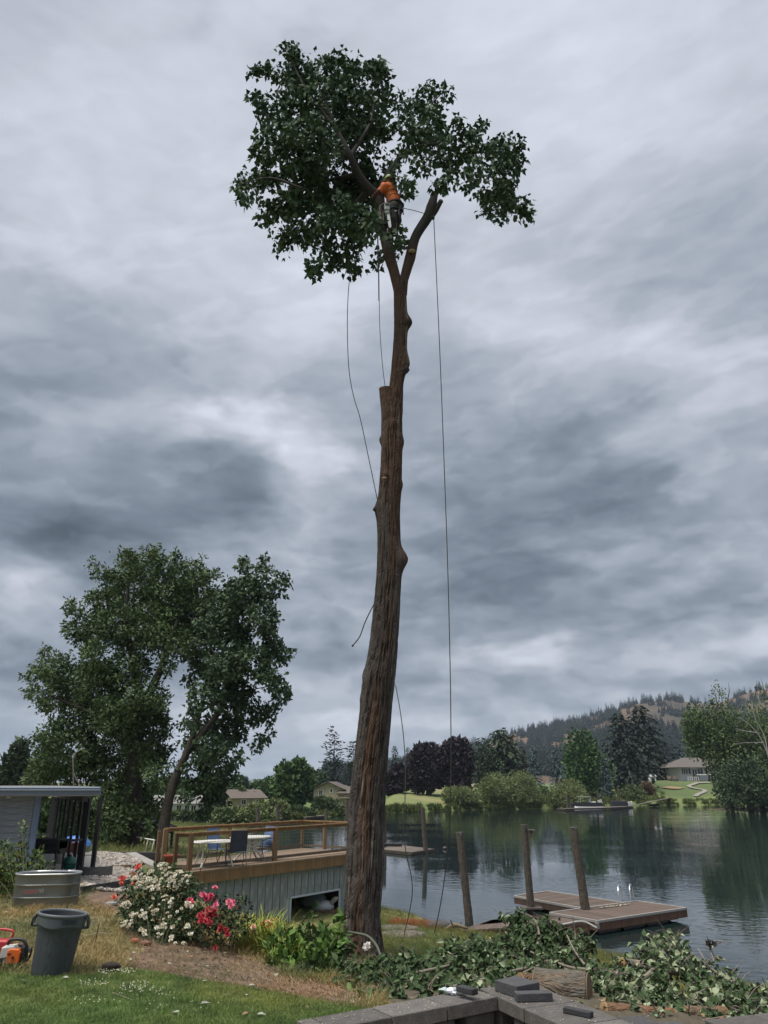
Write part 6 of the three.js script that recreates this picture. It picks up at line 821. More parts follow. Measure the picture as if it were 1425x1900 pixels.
  conifer('fir_tree', 'broad dark green fir taller than the purple maples', 935, 1352, 1480, 70, 182, { taper: 0.45, levels: 30, boughs: 14, tufts: 11, hueA: [0.0182, 0.0319, 0.0164], hueB: [0.0297, 0.0487, 0.0241] }); conifer('fir_tree', 'dark green fir leaning on the broad one, left side', 897, 1368, 1480, 40, 178, { taper: 0.5, hueA: [0.0182, 0.0319, 0.0164], hueB: [0.0297, 0.0487, 0.0241] });
  conifer('cypress_tree', 'narrow rust brown conifer beside the broad fir', 974, 1388, 1480, 13, 186, { hueA: [0.0309, 0.0248, 0.0148], hueB: [0.0462, 0.0373, 0.0215] });
  conifer('blue_spruce', 'silvery blue spruce, the left one of the pair on the far lawn edge', 993, 1384, 1470, 22, 178, blueS); conifer('blue_spruce', 'silvery blue spruce, the right one of the pair on the far lawn edge', 1034, 1392, 1470, 22, 182, blueS);
  broadTree('broadleaf_tree', 'bright green rounded tree between blue spruces and dark spruces', 1090, 1364, 1474, 46, 190, { hueA: [0.0249, 0.0558, 0.0161], hueB: [0.0402, 0.0865, 0.0218], n: 5200, lobes: 18, onGround: true }); conifer('blue_spruce', 'narrow blue spruce in front of the tall dark spruces', 1124, 1402, 1470, 13, 184, blueS);
  conifer('spruce_tree', 'tall dark spruce, the left one before the hill', 1160, 1324, 1470, 62, 205, { taper: 0.6, levels: 34, boughs: 14, tufts: 11, hueA: [0.0121, 0.0215, 0.0168], hueB: [0.0193, 0.032, 0.0235] }); conifer('spruce_tree', 'tallest dark spruce, before the hill and left of the hip roofed house', 1200, 1308, 1470, 74, 236, { taper: 0.6, levels: 36, boughs: 15, tufts: 12, hueA: [0.0121, 0.0215, 0.0168], hueB: [0.0193, 0.032, 0.0235] });
  conifer('blue_spruce', 'blue spruce beside the hip roofed house', 1268, 1376, 1440, 22, 238, { ...blueS, hueB: [0.06, 0.09, 0.095] }); broadTree('broadleaf_tree', 'green tree at the back right of the hip roofed house', 1310, 1380, 1440, 30, 250, { ...green, n: 1800, onGround: true });
  for (const [x, y, w, d, l] of [[857, 1461, 33, 153, 'round willow bush on the far waterline, the smallest at the left'], [925, 1441, 38, 157, 'tall willow bush on the far waterline, left lobe of the big pair'], [965, 1435, 36, 160, 'tallest willow bush on the far waterline'], [1056, 1452, 38, 166, 'round willow bush behind the moored pontoon boat']]) broadTree('willow_bush', l, x, y, 1505, w, d, { ...willow, n: 13000, size: 0.36, lobes: 26 });
  for (const [x, y, w, d, l] of [[1008, 1462, 26, 172, 'low green shrub below the silvery spruces'], [1030, 1474, 22, 166, 'low reedy shrub between two willow bushes'], [1172, 1458, 26, 186, 'low shrub at the foot of the tall dark spruces'], [1204, 1452, 14, 196, 'reddish shrub at the edge of the sloping lawn']]) broadTree('shrub', l, x, y, 1490, w, d, { ...willow, n: 1600, size: 0.5, hueA: x === 1204 ? [0.05, 0.035, 0.02] : [0.028, 0.045, 0.018], hueB: x === 1204 ? [0.14, 0.085, 0.05] : [0.075, 0.105, 0.036] });
  // the nearer trees at the right edge, with bare pale limbs
  const cot = { hueA: [0.0455, 0.0697, 0.0269], hueB: [0.0815, 0.1172, 0.0408], size: 0.42, n: 9000, lobes: 34, onGround: true, up: 0.3 }, rt = [];
  for (const [x, y, w, d, l, s] of [[1312, 1316, 34, 150, 'upright leafy tree at the left of the right edge group', 3], [1352, 1286, 40, 148, 'taller leafy tree of the right edge group', 0], [1408, 1322, 50, 146, 'wide tree at the right edge with bare pale limbs', 1], [1440, 1300, 40, 150, 'tree cut off by the right edge', 1], [1386, 1412, 60, 142, 'dense low tree overhanging the water at the right', 2], [1462, 1400, 60, 142, 'dense dark tree at the right edge over the water', 2]]) { const foot = farAt(x, 1.5); foot.set(slope(x) * d, -2.2, -d); const sh = d < table(shoreD, x); if (sh) foot.y = WATER + 0.3; rt.push(broadTree('waterside_tree', l, x, y, s === 3 ? 1412 : 1492, w, d, { ...cot, foot, ...(s === 3 ? { foot: foot.clone().add(V(3.2, 0, 0)), dx: -3.2, onGround: false } : {}), n: s === 2 ? 9000 : s === 3 ? 4500 : 7000, ...(s === 2 ? { hueA: [0.0293, 0.0477, 0.0228], hueB: [0.048, 0.0726, 0.0324] } : {}) })); }
  const tw = rt[2], base = tw.position, pale = mat([0.2, 0.185, 0.17], 0.9); for (const rows of [[[1430, 1420], [1421, 1390], [1405, 1360], [1385, 1340], [1370, 1330]], [[1425, 1400], [1418, 1365], [1400, 1330], [1395, 1300]], [[1418, 1378], [1390, 1378], [1362, 1380]], [[1405, 1360], [1380, 1356], [1366, 1352]]]) part('dead_limb', limb(rows.map(([x, y], i) => P(x, y, 134 + i).sub(base)), [0.1, 0.07, 0.035], 6, 5), pale, tw);
  for (const [x, y, x2, y2] of [[1350, 1300, 1352, 1266], [1340, 1310, 1335, 1280], [1418, 1300, 1412, 1258], [1330, 1320, 1326, 1282], [1400, 1295, 1404, 1262]]) part('dead_twig', limb([P(x, y, 146).sub(rt[1].position), P((x + x2) / 2 + 2, (y + y2) / 2, 146).sub(rt[1].position), P(x2, y2, 146).sub(rt[1].position)], [0.12, 0.07, 0.02], 5, 4), barkGrey, rt[1]);
  // island of land the right trees stand on
  const isl = new THREE.CircleGeometry(1, 40).rotateX(-Math.PI / 2), ip = isl.attributes.position; for (let i = 0; i < ip.count; i++) { const x = ip.getX(i), z = ip.getZ(i); ip.setXYZ(i, slope(1430) * 148 + x * 17 * (1 + 0.2 * n3(x * 2, 1, z * 2)), WATER + 0.5 * (1 - x * x - z * z) + (i && x * x + z * z > 0.9 ? -0.4 : 0.1), -152 + z * 14); } isl.computeVertexNormals(); struct('far_shore', isl, mat([0.11, 0.085, 0.05], 0.95, { side: THREE.DoubleSide }));
}
// ---- houses
function roofGeo(w, d, h, over, hip) { // ridge along x
  const W = w / 2 + over, D = d / 2 + over, r = hip ? Math.max(0, W - D * 0.9) : W, th = 0.12, v = [], q = (a, b, c, e) => { v.push(...a, ...b, ...c, ...a, ...c, ...e); }, tri = (a, b, c) => v.push(...a, ...b, ...c);
  for (const y of [0, -th]) { const A = [-W, y, D], B = [W, y, D], C = [W, y, -D], E = [-W, y, -D], R1 = [-r, h + y, 0], R2 = [r, h + y, 0]; q(A, B, R2, R1); q(C, E, R1, R2); if (hip) { tri(B, C, R2); tri(E, A, R1); } }
  q([-W, -th, D], [W, -th, D], [W, 0, D], [-W, 0, D]); q([W, -th, -D], [-W, -th, -D], [-W, 0, -D], [W, 0, -D]); if (!hip) for (const s of [-1, 1]) { q([s * W, -th, D], [s * W, h - th, 0], [s * W, h, 0], [s * W, 0, D]); q([s * W, -th, -D], [s * W, h - th, 0], [s * W, h, 0], [s * W, 0, -D]); } else for (const s of [-1, 1]) q([s * W, -th, D], [s * W, -th, -D], [s * W, 0, -D], [s * W, 0, D]);
  const g = new THREE.BufferGeometry(); g.setAttribute('position', new THREE.Float32BufferAttribute(v, 3)); g.computeVertexNormals(); return metreUV(g);
}
function gableGeo(w, h, th) { const s = new THREE.Shape(); s.moveTo(-w / 2, 0); s.lineTo(w / 2, 0); s.lineTo(0, h); return new THREE.ExtrudeGeometry(s, { depth: th, bevelEnabled: false }); }
const shingle = (k) => mat(k, 0.9, { map: speckMap, side: THREE.DoubleSide }), pane = mat([0.02, 0.025, 0.03], 0.08);
function windowAt(parent, x, y, z, w, h, k = [0.6, 0.6, 0.58], mull = 1) { const f = part('window', [box(w + 0.16, 0.1, 0.08, x, y + h / 2, z), box(w + 0.16, 0.1, 0.08, x, y - h / 2, z), box(0.1, h, 0.08, x - w / 2, y, z), box(0.1, h, 0.08, x + w / 2, y, z), ...(mull ? [box(0.06, h, 0.06, x, y, z)] : [])], mat(k, 0.6), parent); part('pane', box(w, h, 0.03, x, y, z - 0.015), pane, f); return f; }
{
  { const d = 128, c = P(322, 1495, d), f = farAt(322, d - table(shoreD, 322)); const t = thing('white_house', 'low white house with a pale roof, half hidden by the leaning trunk', 'house', V(c.x, P(322, 1509, d).y, c.z)), s = mpp(1490, d), w = 82 * s, h = (1509 - 1492) * s, m = mat([0.5, 0.52, 0.54], 0.8); part('wall', box(w, h, 6, 0, h / 2, -3), m, t); part('roof', roofGeo(w, 6, 1.2, 0.5).translate(0, h, -3), shingle([0.34, 0.33, 0.32]), t); for (const x of [-3.2, 0.9, 2.2, 3.2]) windowAt(t, x, h * 0.5, 0.03, 0.8, h * 0.65); for (const x of [-1.9, -0.6]) part('column', rod(V(x, 0, 0.4), V(x, h, 0.4), 0.12), m, t); part('porch', box(w, 0.15, 1.4, 0, -0.05, 0.5), mat([0.14, 0.14, 0.14], 0.9), t); }
  { const d = 147, t = thing('beige_house', 'beige gabled house with a garage door and a brown roof', 'house', P(460, 1500, d)), s = mpp(1485, d), w = 64 * s, h = (1500 - 1482) * s, m = mat([0.50, 0.44, 0.33], 0.85, { map: grainAlongU }); t.rotation.y = 0.55; part('wall', box(w, h, 7, 0, h / 2, -3.5), m, t); part('gable', gableGeo(7, 1.35, 0.15).rotateY(-Math.PI / 2).translate(-w / 2 + 0.15, h, -3.5), m, t); const rf = part('roof', roofGeo(w, 7, 1.45, 0.5).translate(0, h, -3.5), shingle([0.19, 0.155, 0.13]), t); part('vent', rod(V(1.8, h + 0.8, -2.4), V(1.8, h + 1.7, -2.4), 0.14), mat([0.4, 0.38, 0.36], 0.8), rf); windowAt(t, -0.9, h * 0.6, 0.03, 0.9, 0.9); windowAt(t, 1.5, h * 0.6, 0.03, 0.9, 0.9);
    const gd = part('garage_door', box(0.06, 1.5, 2.6, -w / 2 - 0.04, 0.75, -4.6), mat([0.42, 0.36, 0.27], 0.7), t); for (let i = 1; i < 4; i++) part('panel_joint', box(0.03, 0.03, 2.6, -w / 2 - 0.075, i * 0.375, -4.6), mat([0.2, 0.17, 0.13], 0.8), gd); }
  { const d = 148, o = P(612, 1497, d), t = thing('two_storey_house', 'cream two storey house with a brown roof beside the bare trunk', 'house', o), s = mpp(1475, d), m = mat([0.52, 0.48, 0.37], 0.85, { map: grainAlongU }), rf = shingle([0.17, 0.14, 0.125]), X = (px) => (px - 612) * s, Y = (py) => (1497 - py) * s; const w = X(636) - X(581), h = Y(1467), dp = 8; t.rotation.y = -0.12;
    part('wall', box(w, h, dp, (X(636) + X(581)) / 2, h / 2, -dp / 2), m, t); part('gable', gableGeo(w, Y(1455) - h, 0.15).translate((X(636) + X(581)) / 2, h, -0.15), m, t); part('roof', roofGeo(dp, w, Y(1453) - h, 0.6).rotateY(Math.PI / 2).translate((X(636) + X(581)) / 2, h, -dp / 2), rf, t);
    const w2 = X(664) - X(632); part('wall', box(w2, Y(1473), 6, (X(664) + X(632)) / 2, Y(1473) / 2, -2.4), m, t, 'lower right wing'); part('roof', roofGeo(w2, 6, 1.3, 0.6, true).translate((X(664) + X(632)) / 2, Y(1473), -2.4), rf, t);
    windowAt(t, X(594.5), Y(1472.5), 0.03, 0.75, 0.9); windowAt(t, X(614), Y(1469), 0.03, 0.45, 0.75, undefined, 0); windowAt(t, X(590), Y(1488), 0.03, 0.9, 0.9); windowAt(t, X(645), Y(1482), 0.63, 0.8, 0.8); part('deck_post', [rod(V(X(638), 0, 1.2), V(X(638), Y(1480), 1.2), 0.1)], mat([0.3, 0.22, 0.15], 0.8), t); part('deck_post', [rod(V(X(650), 0, 1.2), V(X(650), Y(1480), 1.2), 0.1)], mat([0.3, 0.22, 0.15], 0.8), t); part('balcony', box(X(664) - X(632), 0.2, 1.6, (X(664) + X(632)) / 2, Y(1481), 0.9), mat([0.28, 0.22, 0.16], 0.8), t); }
  { const d = 222, o = P(1286, 1449, d), t = thing('hip_roof_house', 'white house with tall windows and a brown hip roof above the sloping lawn', 'house', o), s = mpp(1440, d), X = (px) => (px - 1286) * s, Y = (py) => (1449 - py) * s, m = mat([0.72, 0.72, 0.7], 0.75); t.rotation.y = 0.1;
    const w = X(1334) - X(1263), h = Y(1425), cx = (X(1334) + X(1263)) / 2, dp = 9; part('wall', box(w, h, dp, cx, h / 2, -dp / 2), m, t); part('roof', roofGeo(X(1370) - X(1255), dp + 2, Y(1407) - h, 1.2, true).translate((X(1370) + X(1255)) / 2, h, -dp / 2), shingle([0.19, 0.165, 0.15]), t);
    for (const [a, b] of [[1266.5, 1269], [1270, 1272.7], [1274.5, 1277.5], [1279.5, 1283.5], [1297, 1301.5], [1302.5, 1307], [1312, 1316]]) windowAt(t, (X(a) + X(b)) / 2, Y(1432), 0.04, X(b) - X(a), Y(1427) - Y(1437), [0.55, 0.55, 0.54], 0);
    const dr = part('door', [box(0.15, Y(1428), 0.1, X(1286.5), Y(1428) / 2, 0.05), box(0.15, Y(1428), 0.1, X(1296), Y(1428) / 2, 0.05), box(X(1296) - X(1286.5), 0.15, 0.1, X(1291.2), Y(1428), 0.05), box(0.15, Y(1428), 0.1, X(1291.2), Y(1428) / 2, 0.05)], m, t, 'double glazed door'); for (const x of [1288.8, 1293.6]) part('pane', box(X(1291) - X(1288.5), Y(1430), 0.04, X(x), Y(1430) / 2 + 0.1, 0.04), pane, dr);
    part('terrace', box(X(1350) - X(1238), 0.55, 4, (X(1350) + X(1238)) / 2, -0.3, 2), mat([0.05, 0.045, 0.06], 0.85), t); for (let i = 0; i < 6; i++) part('rail_post', box(0.14, 1, 0.14, X(1265 + i * 4), 0.5, 3.6), m, t); part('rail', box(X(1285) - X(1265), 0.1, 0.1, X(1275), 1.0, 3.6), m, t); part('column', box(0.3, h, 0.3, X(1318), h / 2, 2), m, t);
    const tb = P(1307, 1447, d - 3); const pt = thing('terrace_table', 'white table on the dark terrace of the hip roofed house', 'table', tb); part('tabletop', box(3.4, 0.25, 1.5, 0, 1.3, 0, 0.05), mat([0.7, 0.7, 0.68], 0.6), pt); for (const x of [-1.4, 1.4]) part('leg', box(0.2, 1.2, 0.8, x, 0.6, 0), mat([0.12, 0.12, 0.12], 0.7), pt);
    const sh = farHit(1211, 1450); const st = thing('garden_shed', 'small white shed at the foot of the tall dark spruces', 'shed', sh); part('wall', box(1.7, 1.3, 1.6, 0, 0.65, 0), m, st); part('roof', roofGeo(1.7, 1.6, 0.5, 0.2).translate(0, 1.3, 0), shingle([0.6, 0.6, 0.6]), st); part('door', box(0.5, 0.95, 0.05, 0.2, 0.5, 0.82), mat([0.15, 0.15, 0.15], 0.8), st);
    for (const [x, l] of [[1243, 'tan garden chair at the left of the dark terrace'], [1254, 'brown garden chair nearer the hip roofed house']]) { const p = P(x, 1449, d - 2), c = thing('garden_chair', l, 'chair', p); part('seat', box(1, 0.15, 0.9, 0, 0.5, 0), wood([0.3, 0.24, 0.17]), c); part('backrest', box(1, 0.8, 0.12).rotateX(-0.2).translate(0, 0.95, -0.4), wood([0.3, 0.24, 0.17]), c); for (const a of [-0.4, 0.4]) part('leg', box(0.1, 0.5, 0.8, a, 0.25, 0), wood([0.25, 0.2, 0.14]), c); } }
  // winding path and a bare patch on the sloping lawn
  { const L = [[1318, 1453.5], [1296, 1454], [1286, 1457], [1278, 1460], [1283, 1463], [1296, 1465.5], [1306, 1468], [1303, 1471.5], [1294, 1475], [1287, 1479]].map(([x, y]) => farHit(x, y)), c = new THREE.CatmullRomCurve3(L), pos = [], idx = [], n = 80; for (let i = 0; i <= n; i++) { const p = c.getPoint(i / n), tn = c.getTangent(i / n), s = V(-tn.z, 0, tn.x).normalize().multiplyScalar(0.55); for (const k of [-1, 1]) { const q = p.clone().addScaledVector(s, k), px = 712.5 + q.x / -q.z / CS * FPX; const d = -q.z - table(shoreD, px); pos.push(q.x, WATER + rise(px, d) + 0.26, q.z); } } for (let i = 0; i < n; i++) { const a = i * 2; idx.push(a, a + 1, a + 2, a + 1, a + 3, a + 2); } const g = new THREE.BufferGeometry(); g.setAttribute('position', new THREE.Float32BufferAttribute(pos, 3)); g.setIndex(idx); g.computeVertexNormals(); struct('path', g, mat([0.24, 0.225, 0.195], 0.9, { side: THREE.DoubleSide })); }
  { const c = farHit(1248, 1463), g = new THREE.CircleGeometry(1, 30).rotateX(-Math.PI / 2), p = g.attributes.position; for (let i = 0; i < p.count; i++) { const x = c.x + p.getX(i) * 2.7 * (1 + 0.25 * n3(p.getX(i) * 2, 1, p.getZ(i) * 2)), z = c.z + p.getZ(i) * 1.6, px = 712.5 + x / -z / CS * FPX; p.setXYZ(i, x, WATER + rise(px, -z - table(shoreD, px)) + 0.24, z); } g.computeVertexNormals(); struct('bare_ground', g, mat([0.24, 0.17, 0.085], 0.95, { side: THREE.DoubleSide })); }
}
// ---- pines of the hill: the ridge line and open slopes as single trees, the closed wood as one mass
{
  const R = rng(91), variants = [0, 1, 2, 3].map((s) => { const L = new Leaves(), r = rng(200 + s); for (let i = 0; i < 11; i++) { const f = 0.1 + 0.88 * i / 10, w = 0.21 * Math.pow(1 - f, 0.7) * (0.8 + 0.5 * r()) + 0.02; for (let b = 0; b < 6; b++) { const a = b + r() * 2 + i; L.leaf(V(0, f, 0), V(Math.cos(a), -0.35 - r() * 0.4, Math.sin(a)).normalize(), V(0, 1, 0).addScaledVector(unit(r), 0.5).normalize(), w * 1.15, w * 1.0, vary([0.014, 0.026, 0.019], r, 0.35), 0.3, 0.6); } } return L.geo(); });
  const trunkG = new THREE.CylinderGeometry(0.012, 0.025, 0.5, 5).translate(0, 0.22, 0), protos = variants.map((g) => { const o = new THREE.Group(); o.add(shadow(new THREE.Mesh(g, farLeafMat))); o.children[0].name = 'crown'; const tk = shadow(new THREE.Mesh(trunkG, barkDark)); tk.name = 'trunk'; o.add(tk); return o; });
  let k = 0;
  for (let i = 0; i < 290; i++) { // along the crest
    const px = 770 + 640 * Math.pow(i / 290, 0.9) + R() * 3, clump = n3(px * 0.045, 4, 2) + 0.5 * n3(px * 0.11, 1, 7); if (clump < -0.12 || (px > 1318 && px < 1360)) continue;
    const p = hillAt(px, 0.97 + R() * 0.05), h = (11 + 13 * R()) * (0.75 + 0.4 * clamp(clump + 0.3)), c = protos[Math.floor(R() * 4)].clone(); c.name = numbered('ridge_pine'); c.position.set(p.x, p.y - 0.5, p.z); c.rotation.y = R() * 6; c.scale.set(h * (0.8 + 0.3 * R()), h, h * (0.8 + 0.3 * R())); tag(c, 'dark pine standing on the crest of the brown hill', 'tree', 'pines along the hill crest'); scene.add(c); if (++k >= 200) break; }
  const wood_ = []; for (let i = 0; i < 26000 && wood_.length < 7000; i++) { const px = 600 + R() * 950, t = R() * R() * 0.2 + R() * 0.95, q = hillAt(px, t); const f = fbm(q.x * 0.011 + 3, q.y * 0.03, q.z * 0.004, 4) + smooth(0.75, 0.3, t) * 0.55 + smooth(960, 780, px) * 0.5 - 0.08; if (f < 0.1 + R() * 0.35) continue; wood_.push([q, 8 + R() * 14]); }
  const m4 = new THREE.Matrix4(), q4 = new THREE.Quaternion(), M = new THREE.InstancedMesh(variants[1], farLeafMat, wood_.length); wood_.forEach(([p, h], i) => { q4.setFromAxisAngle(V(0, 1, 0), R() * 6); m4.compose(V(p.x, p.y - 0.5, p.z), q4, V(h, h, h)); M.setMatrixAt(i, m4); const g = 0.75 + R() * 0.5; M.setColorAt(i, lin(g, g, g)); }); M.name = numbered('pine_wood'); tag(shadow(M), 'dark pine wood covering the lower slopes of the brown hill', 'wood', null, 'stuff'); scene.add(M);
  // reeds and rough grass along the far waterline
  const L = new Leaves(), r = rng(5); for (let i = 0; i < 9; i++) { const a = V((r() - 0.5) * 0.7, 1, (r() - 0.5) * 0.7).normalize(); L.leaf(V((r() - 0.5) * 0.5, 0, (r() - 0.5) * 0.5), a, tilt(a, r), 0.6 + r() * 0.6, 0.12, vary([0.085, 0.115, 0.035], r, 0.3), 0.1, 0.3); } const rg = L.geo();
  const pts = []; for (let i = 0; i < 9000; i++) { const px = 180 + R() * 1260, t = px > 1000 && px < 1230 ? R() * R() * 26 : R() * R() * 5; if ((px > 735 && px < 850 && t > 3) || n3(px * 0.06, 3, t * 0.3) < -0.12 || (px > 1240 && R() < 0.6)) continue; const p = farAt(px, t + 0.1); pts.push([p, (px > 1000 && px < 1180 ? 1.25 : 0.75) * (0.45 + 0.7 * R()) * (1 + 0.7 * n3(px * 0.11, 8, t * 0.4))]); } const N = new THREE.InstancedMesh(rg, farLeafMat, pts.length); pts.forEach(([p, h], i) => { q4.setFromAxisAngle(V(0, 1, 0), R() * 6); m4.compose(p, q4, V(1.3, h, 1.3)); N.setMatrixAt(i, m4); const g = 0.7 + R() * 0.6; N.setColorAt(i, lin(g * 1.05, g, g * 0.9)); }); N.name = numbered('reeds'); tag(shadow(N), 'reeds and rough grass along the far waterline', 'reeds', null, 'stuff'); scene.add(N);
}
// ---------------------------------------------------------------- flowers and plants of the near bank
function lobesAt(rows) { return rows.map(([x, y, r, d]) => ({ c: P(x, y, d), r: r * mpp(y, d) })); }
function bush(name, label, base, lobes, R, o, cat = 'bush') {
  const t = thing(name, label, cat, base, o.group), L = new Leaves(), stems = [];
  for (const b of lobes) { const n = Math.round(o.n * Math.pow(b.r / 0.25, 2.2)); const c0 = b.c.clone().sub(base);
    stems.push(limb([V((R() - 0.5) * 0.15, -0.05, (R() - 0.5) * 0.15), c0.clone().multiplyScalar(0.5).add(V((R() - 0.5) * 0.1, 0.03, (R() - 0.5) * 0.1)), c0.clone()], [0.008, 0.006, 0.003], 5, 4));
    for (let i = 0; i < n; i++) { const q = unit(R).multiplyScalar(Math.pow(R(), 0.45)), p = c0.clone().addScaledVector(q, b.r), a = q.clone().addScaledVector(unit(R), 0.8).add(V(0, o.up ?? 0.2, 0)).normalize(), tone = clamp(0.5 + 0.9 * fbm(p.x * 3, p.y * 3, p.z * 3, 2) + (R() - 0.5) * 0.6), nrm = V(0, 1, 0).addScaledVector(unit(R), 0.8).normalize(), n2 = nrm.addScaledVector(a, -nrm.dot(a)).normalize(), len = o.size * (0.6 + 0.8 * R());
      const k = R() < (o.odd ?? 0) ? o.oddK : mix3(o.hueA, o.hueB, tone); (o.broad ? L.broad : L.leaf).call(L, p, a, n2, len, len * (o.wide ?? 0.6), vary(k, R, 0.25)); } }
  part('stem', stems, mat(o.stem ?? [0.045, 0.055, 0.022], 0.85), t); part('leaves', L.geo(), leafMat, t); return t;
}
const petal = (() => { const L = new Leaves(), r = rng(3); for (const [n, el, len] of [[5, 0.25, 1], [5, 0.75, 0.9], [4, 1.2, 0.7]]) for (let i = 0; i < n; i++) { const a = i / n * 6.283 + el * 3 + r() * 0.3, d = V(Math.cos(a) * Math.cos(el), Math.sin(el), Math.sin(a) * Math.cos(el)), nn = V(-Math.cos(a) * Math.sin(el), Math.cos(el), -Math.sin(a) * Math.sin(el)); L.leaf(V(0, 0, 0), d, nn, len, len * 0.85, [0.85 + 0.15 * r(), 0.85 + 0.15 * r(), 0.85 + 0.15 * r()], 0.22, 0.62); } return L.geo(); })();
function blossom(t, p, s, m, R, name = 'flower') { const f = shadow(new THREE.Mesh(petal, m)); f.name = name; f.position.copy(p); f.scale.set(s, s, s); f.rotation.set(0.5 + (R() - 0.5) * 1.4, R() * 6, (R() - 0.5) * 1.2); t.add(f); return f; }
{
  const R = rng(61), fm = (k) => vmat2(k); function vmat2(k) { const m = vmat(0.7, { side: THREE.DoubleSide }); m.color = lin(...k); return m; }
  const whites = [fm([0.8, 0.78, 0.66]), fm([0.72, 0.69, 0.55]), fm([0.62, 0.56, 0.42])], roseLeaf = { n: 270, size: 0.062, wide: 0.62, hueA: [0.02, 0.045, 0.018], hueB: [0.07, 0.12, 0.04], odd: 0.03, oddK: [0.13, 0.05, 0.03] };
  const D0 = 13.4, wb = hit(292, 1755), wl = [[300, 1632, 30, 13.6], [335, 1640, 26, 13.6], [265, 1640, 24, 13.6], [300, 1665, 42, 13.4], [262, 1680, 34, 13.3], [345, 1672, 30, 13.4], [250, 1710, 28, 13.1], [300, 1710, 44, 13.1], [345, 1710, 32, 13.2], [232, 1690, 14, 13.2], [260, 1738, 26, 12.9], [310, 1742, 32, 12.9], [350, 1735, 18, 13], [225, 1718, 10, 13.1], [318, 1615, 12, 13.6]];
  const wr = bush('white_rose_bush', 'large rose bush covered in small white blossoms', wb, lobesAt(wl), R, roseLeaf);
  const fl = (t, base, rows, ms, s0, name) => { for (const [x, y, r, n, d] of rows) for (let i = 0; i < n; i++) { const a = R() * 6.283, q = Math.sqrt(R()) * r, p = P(x + Math.cos(a) * q, y + Math.sin(a) * q * 0.8, d - 0.1 - R() * 0.25); blossom(t, p.sub(base), s0 * (0.65 + 0.5 * R()), ms[Math.floor(R() * ms.length)], R, name); } };
  fl(wr, wb, [[300, 1628, 30, 44, 13.3], [335, 1632, 22, 34, 13.3], [268, 1634, 22, 28, 13.3], [305, 1608, 10, 9, 13.5], [262, 1642, 14, 10, 13.2], [300, 1648, 22, 8, 13.1], [234, 1680, 10, 16, 12.9], [246, 1698, 8, 12, 12.8], [234, 1712, 12, 16, 12.8], [286, 1688, 10, 9, 12.8], [268, 1697, 9, 9, 12.7], [308, 1672, 12, 7, 12.8], [350, 1680, 8, 12, 12.9], [304, 1718, 8, 9, 12.6], [265, 1730, 9, 9, 12.5], [289, 1722, 3, 2, 12.6], [322, 1721, 3, 3, 12.6], [347, 1719, 6, 8, 12.7], [318, 1742, 6, 7, 12.4], [296, 1736, 6, 4, 12.4], [353, 1732, 4, 4, 12.6], [340, 1750, 5, 5, 12.5], [326, 1752, 3, 2, 12.4], [300, 1690, 40, 14, 12.8]], whites, 0.034);
  const corals = [fm([0.62, 0.09, 0.07]), fm([0.66, 0.17, 0.11])], cb = hit(248, 1690);
  const cr = bush('coral_rose_bush', 'thin rose bush with a few coral blossoms left of the white roses', cb, lobesAt([[240, 1650, 15, 14.3], [252, 1618, 14, 14.3], [232, 1668, 16, 14.2], [238, 1690, 16, 14.1], [228, 1700, 12, 14.1]]), R, { ...roseLeaf, n: 230 });
  fl(cr, cb, [[230, 1632, 5, 4, 14], [226, 1640, 3, 2, 14], [245, 1625, 4, 3, 14], [249, 1637, 3.5, 3, 14], [256, 1609, 4, 3, 14], [210, 1667, 3, 2, 14]], corals, 0.055);
  const pinks = [fm([0.66, 0.12, 0.2]), fm([0.72, 0.22, 0.3]), fm([0.58, 0.06, 0.12])], reds = [fm([0.46, 0.03, 0.05]), fm([0.36, 0.02, 0.035]), fm([0.5, 0.09, 0.09])], pb = hit(408, 1752);
  const pr = bush('red_rose_bush', 'rose bush with pink and deep red blossoms before the boarded shed', pb, lobesAt([[385, 1690, 26, 13.4], [420, 1700, 28, 13.5], [385, 1725, 30, 13.2], [425, 1732, 28, 13.2], [452, 1680, 15, 13.6], [420, 1665, 9, 13.6], [400, 1655, 7, 13.5], [452, 1665, 9, 13.6], [458, 1715, 18, 13.4], [365, 1710, 18, 13.4], [350, 1655, 18, 13.7], [345, 1690, 18, 13.6]]), R, { ...roseLeaf, hueA: [0.012, 0.024, 0.012], odd: 0.12, oddK: [0.12, 0.035, 0.025] });
  fl(pr, pb, [[388, 1666, 6, 5, 13.1], [377, 1663, 5, 4, 13.1], [429, 1678, 8, 9, 13.1], [354, 1674, 4, 3, 13.2], [401, 1679, 4, 3, 13.1], [400, 1649, 4, 3, 13.3]], pinks, 0.062); fl(pr, pb, [[372, 1698, 7, 6, 12.9], [392, 1692, 8, 5, 12.9], [376, 1710, 6, 5, 12.8], [390, 1714, 4, 3, 12.8], [409, 1723, 6, 5, 12.8], [385, 1700, 14, 6, 12.9], [400, 1757, 3, 2, 12.5], [420, 1730, 10, 3, 12.8]], reds, 0.058);
  bush('rose_bush', 'sparse leafy rose stems against the left corner of the deck', hit(345, 1690), lobesAt([[352, 1632, 13, 15.5], [368, 1645, 14, 15.5], [358, 1660, 16, 15.4], [340, 1650, 10, 15.5]]), R, { ...roseLeaf, n: 110, hueB: [0.07, 0.08, 0.035] });
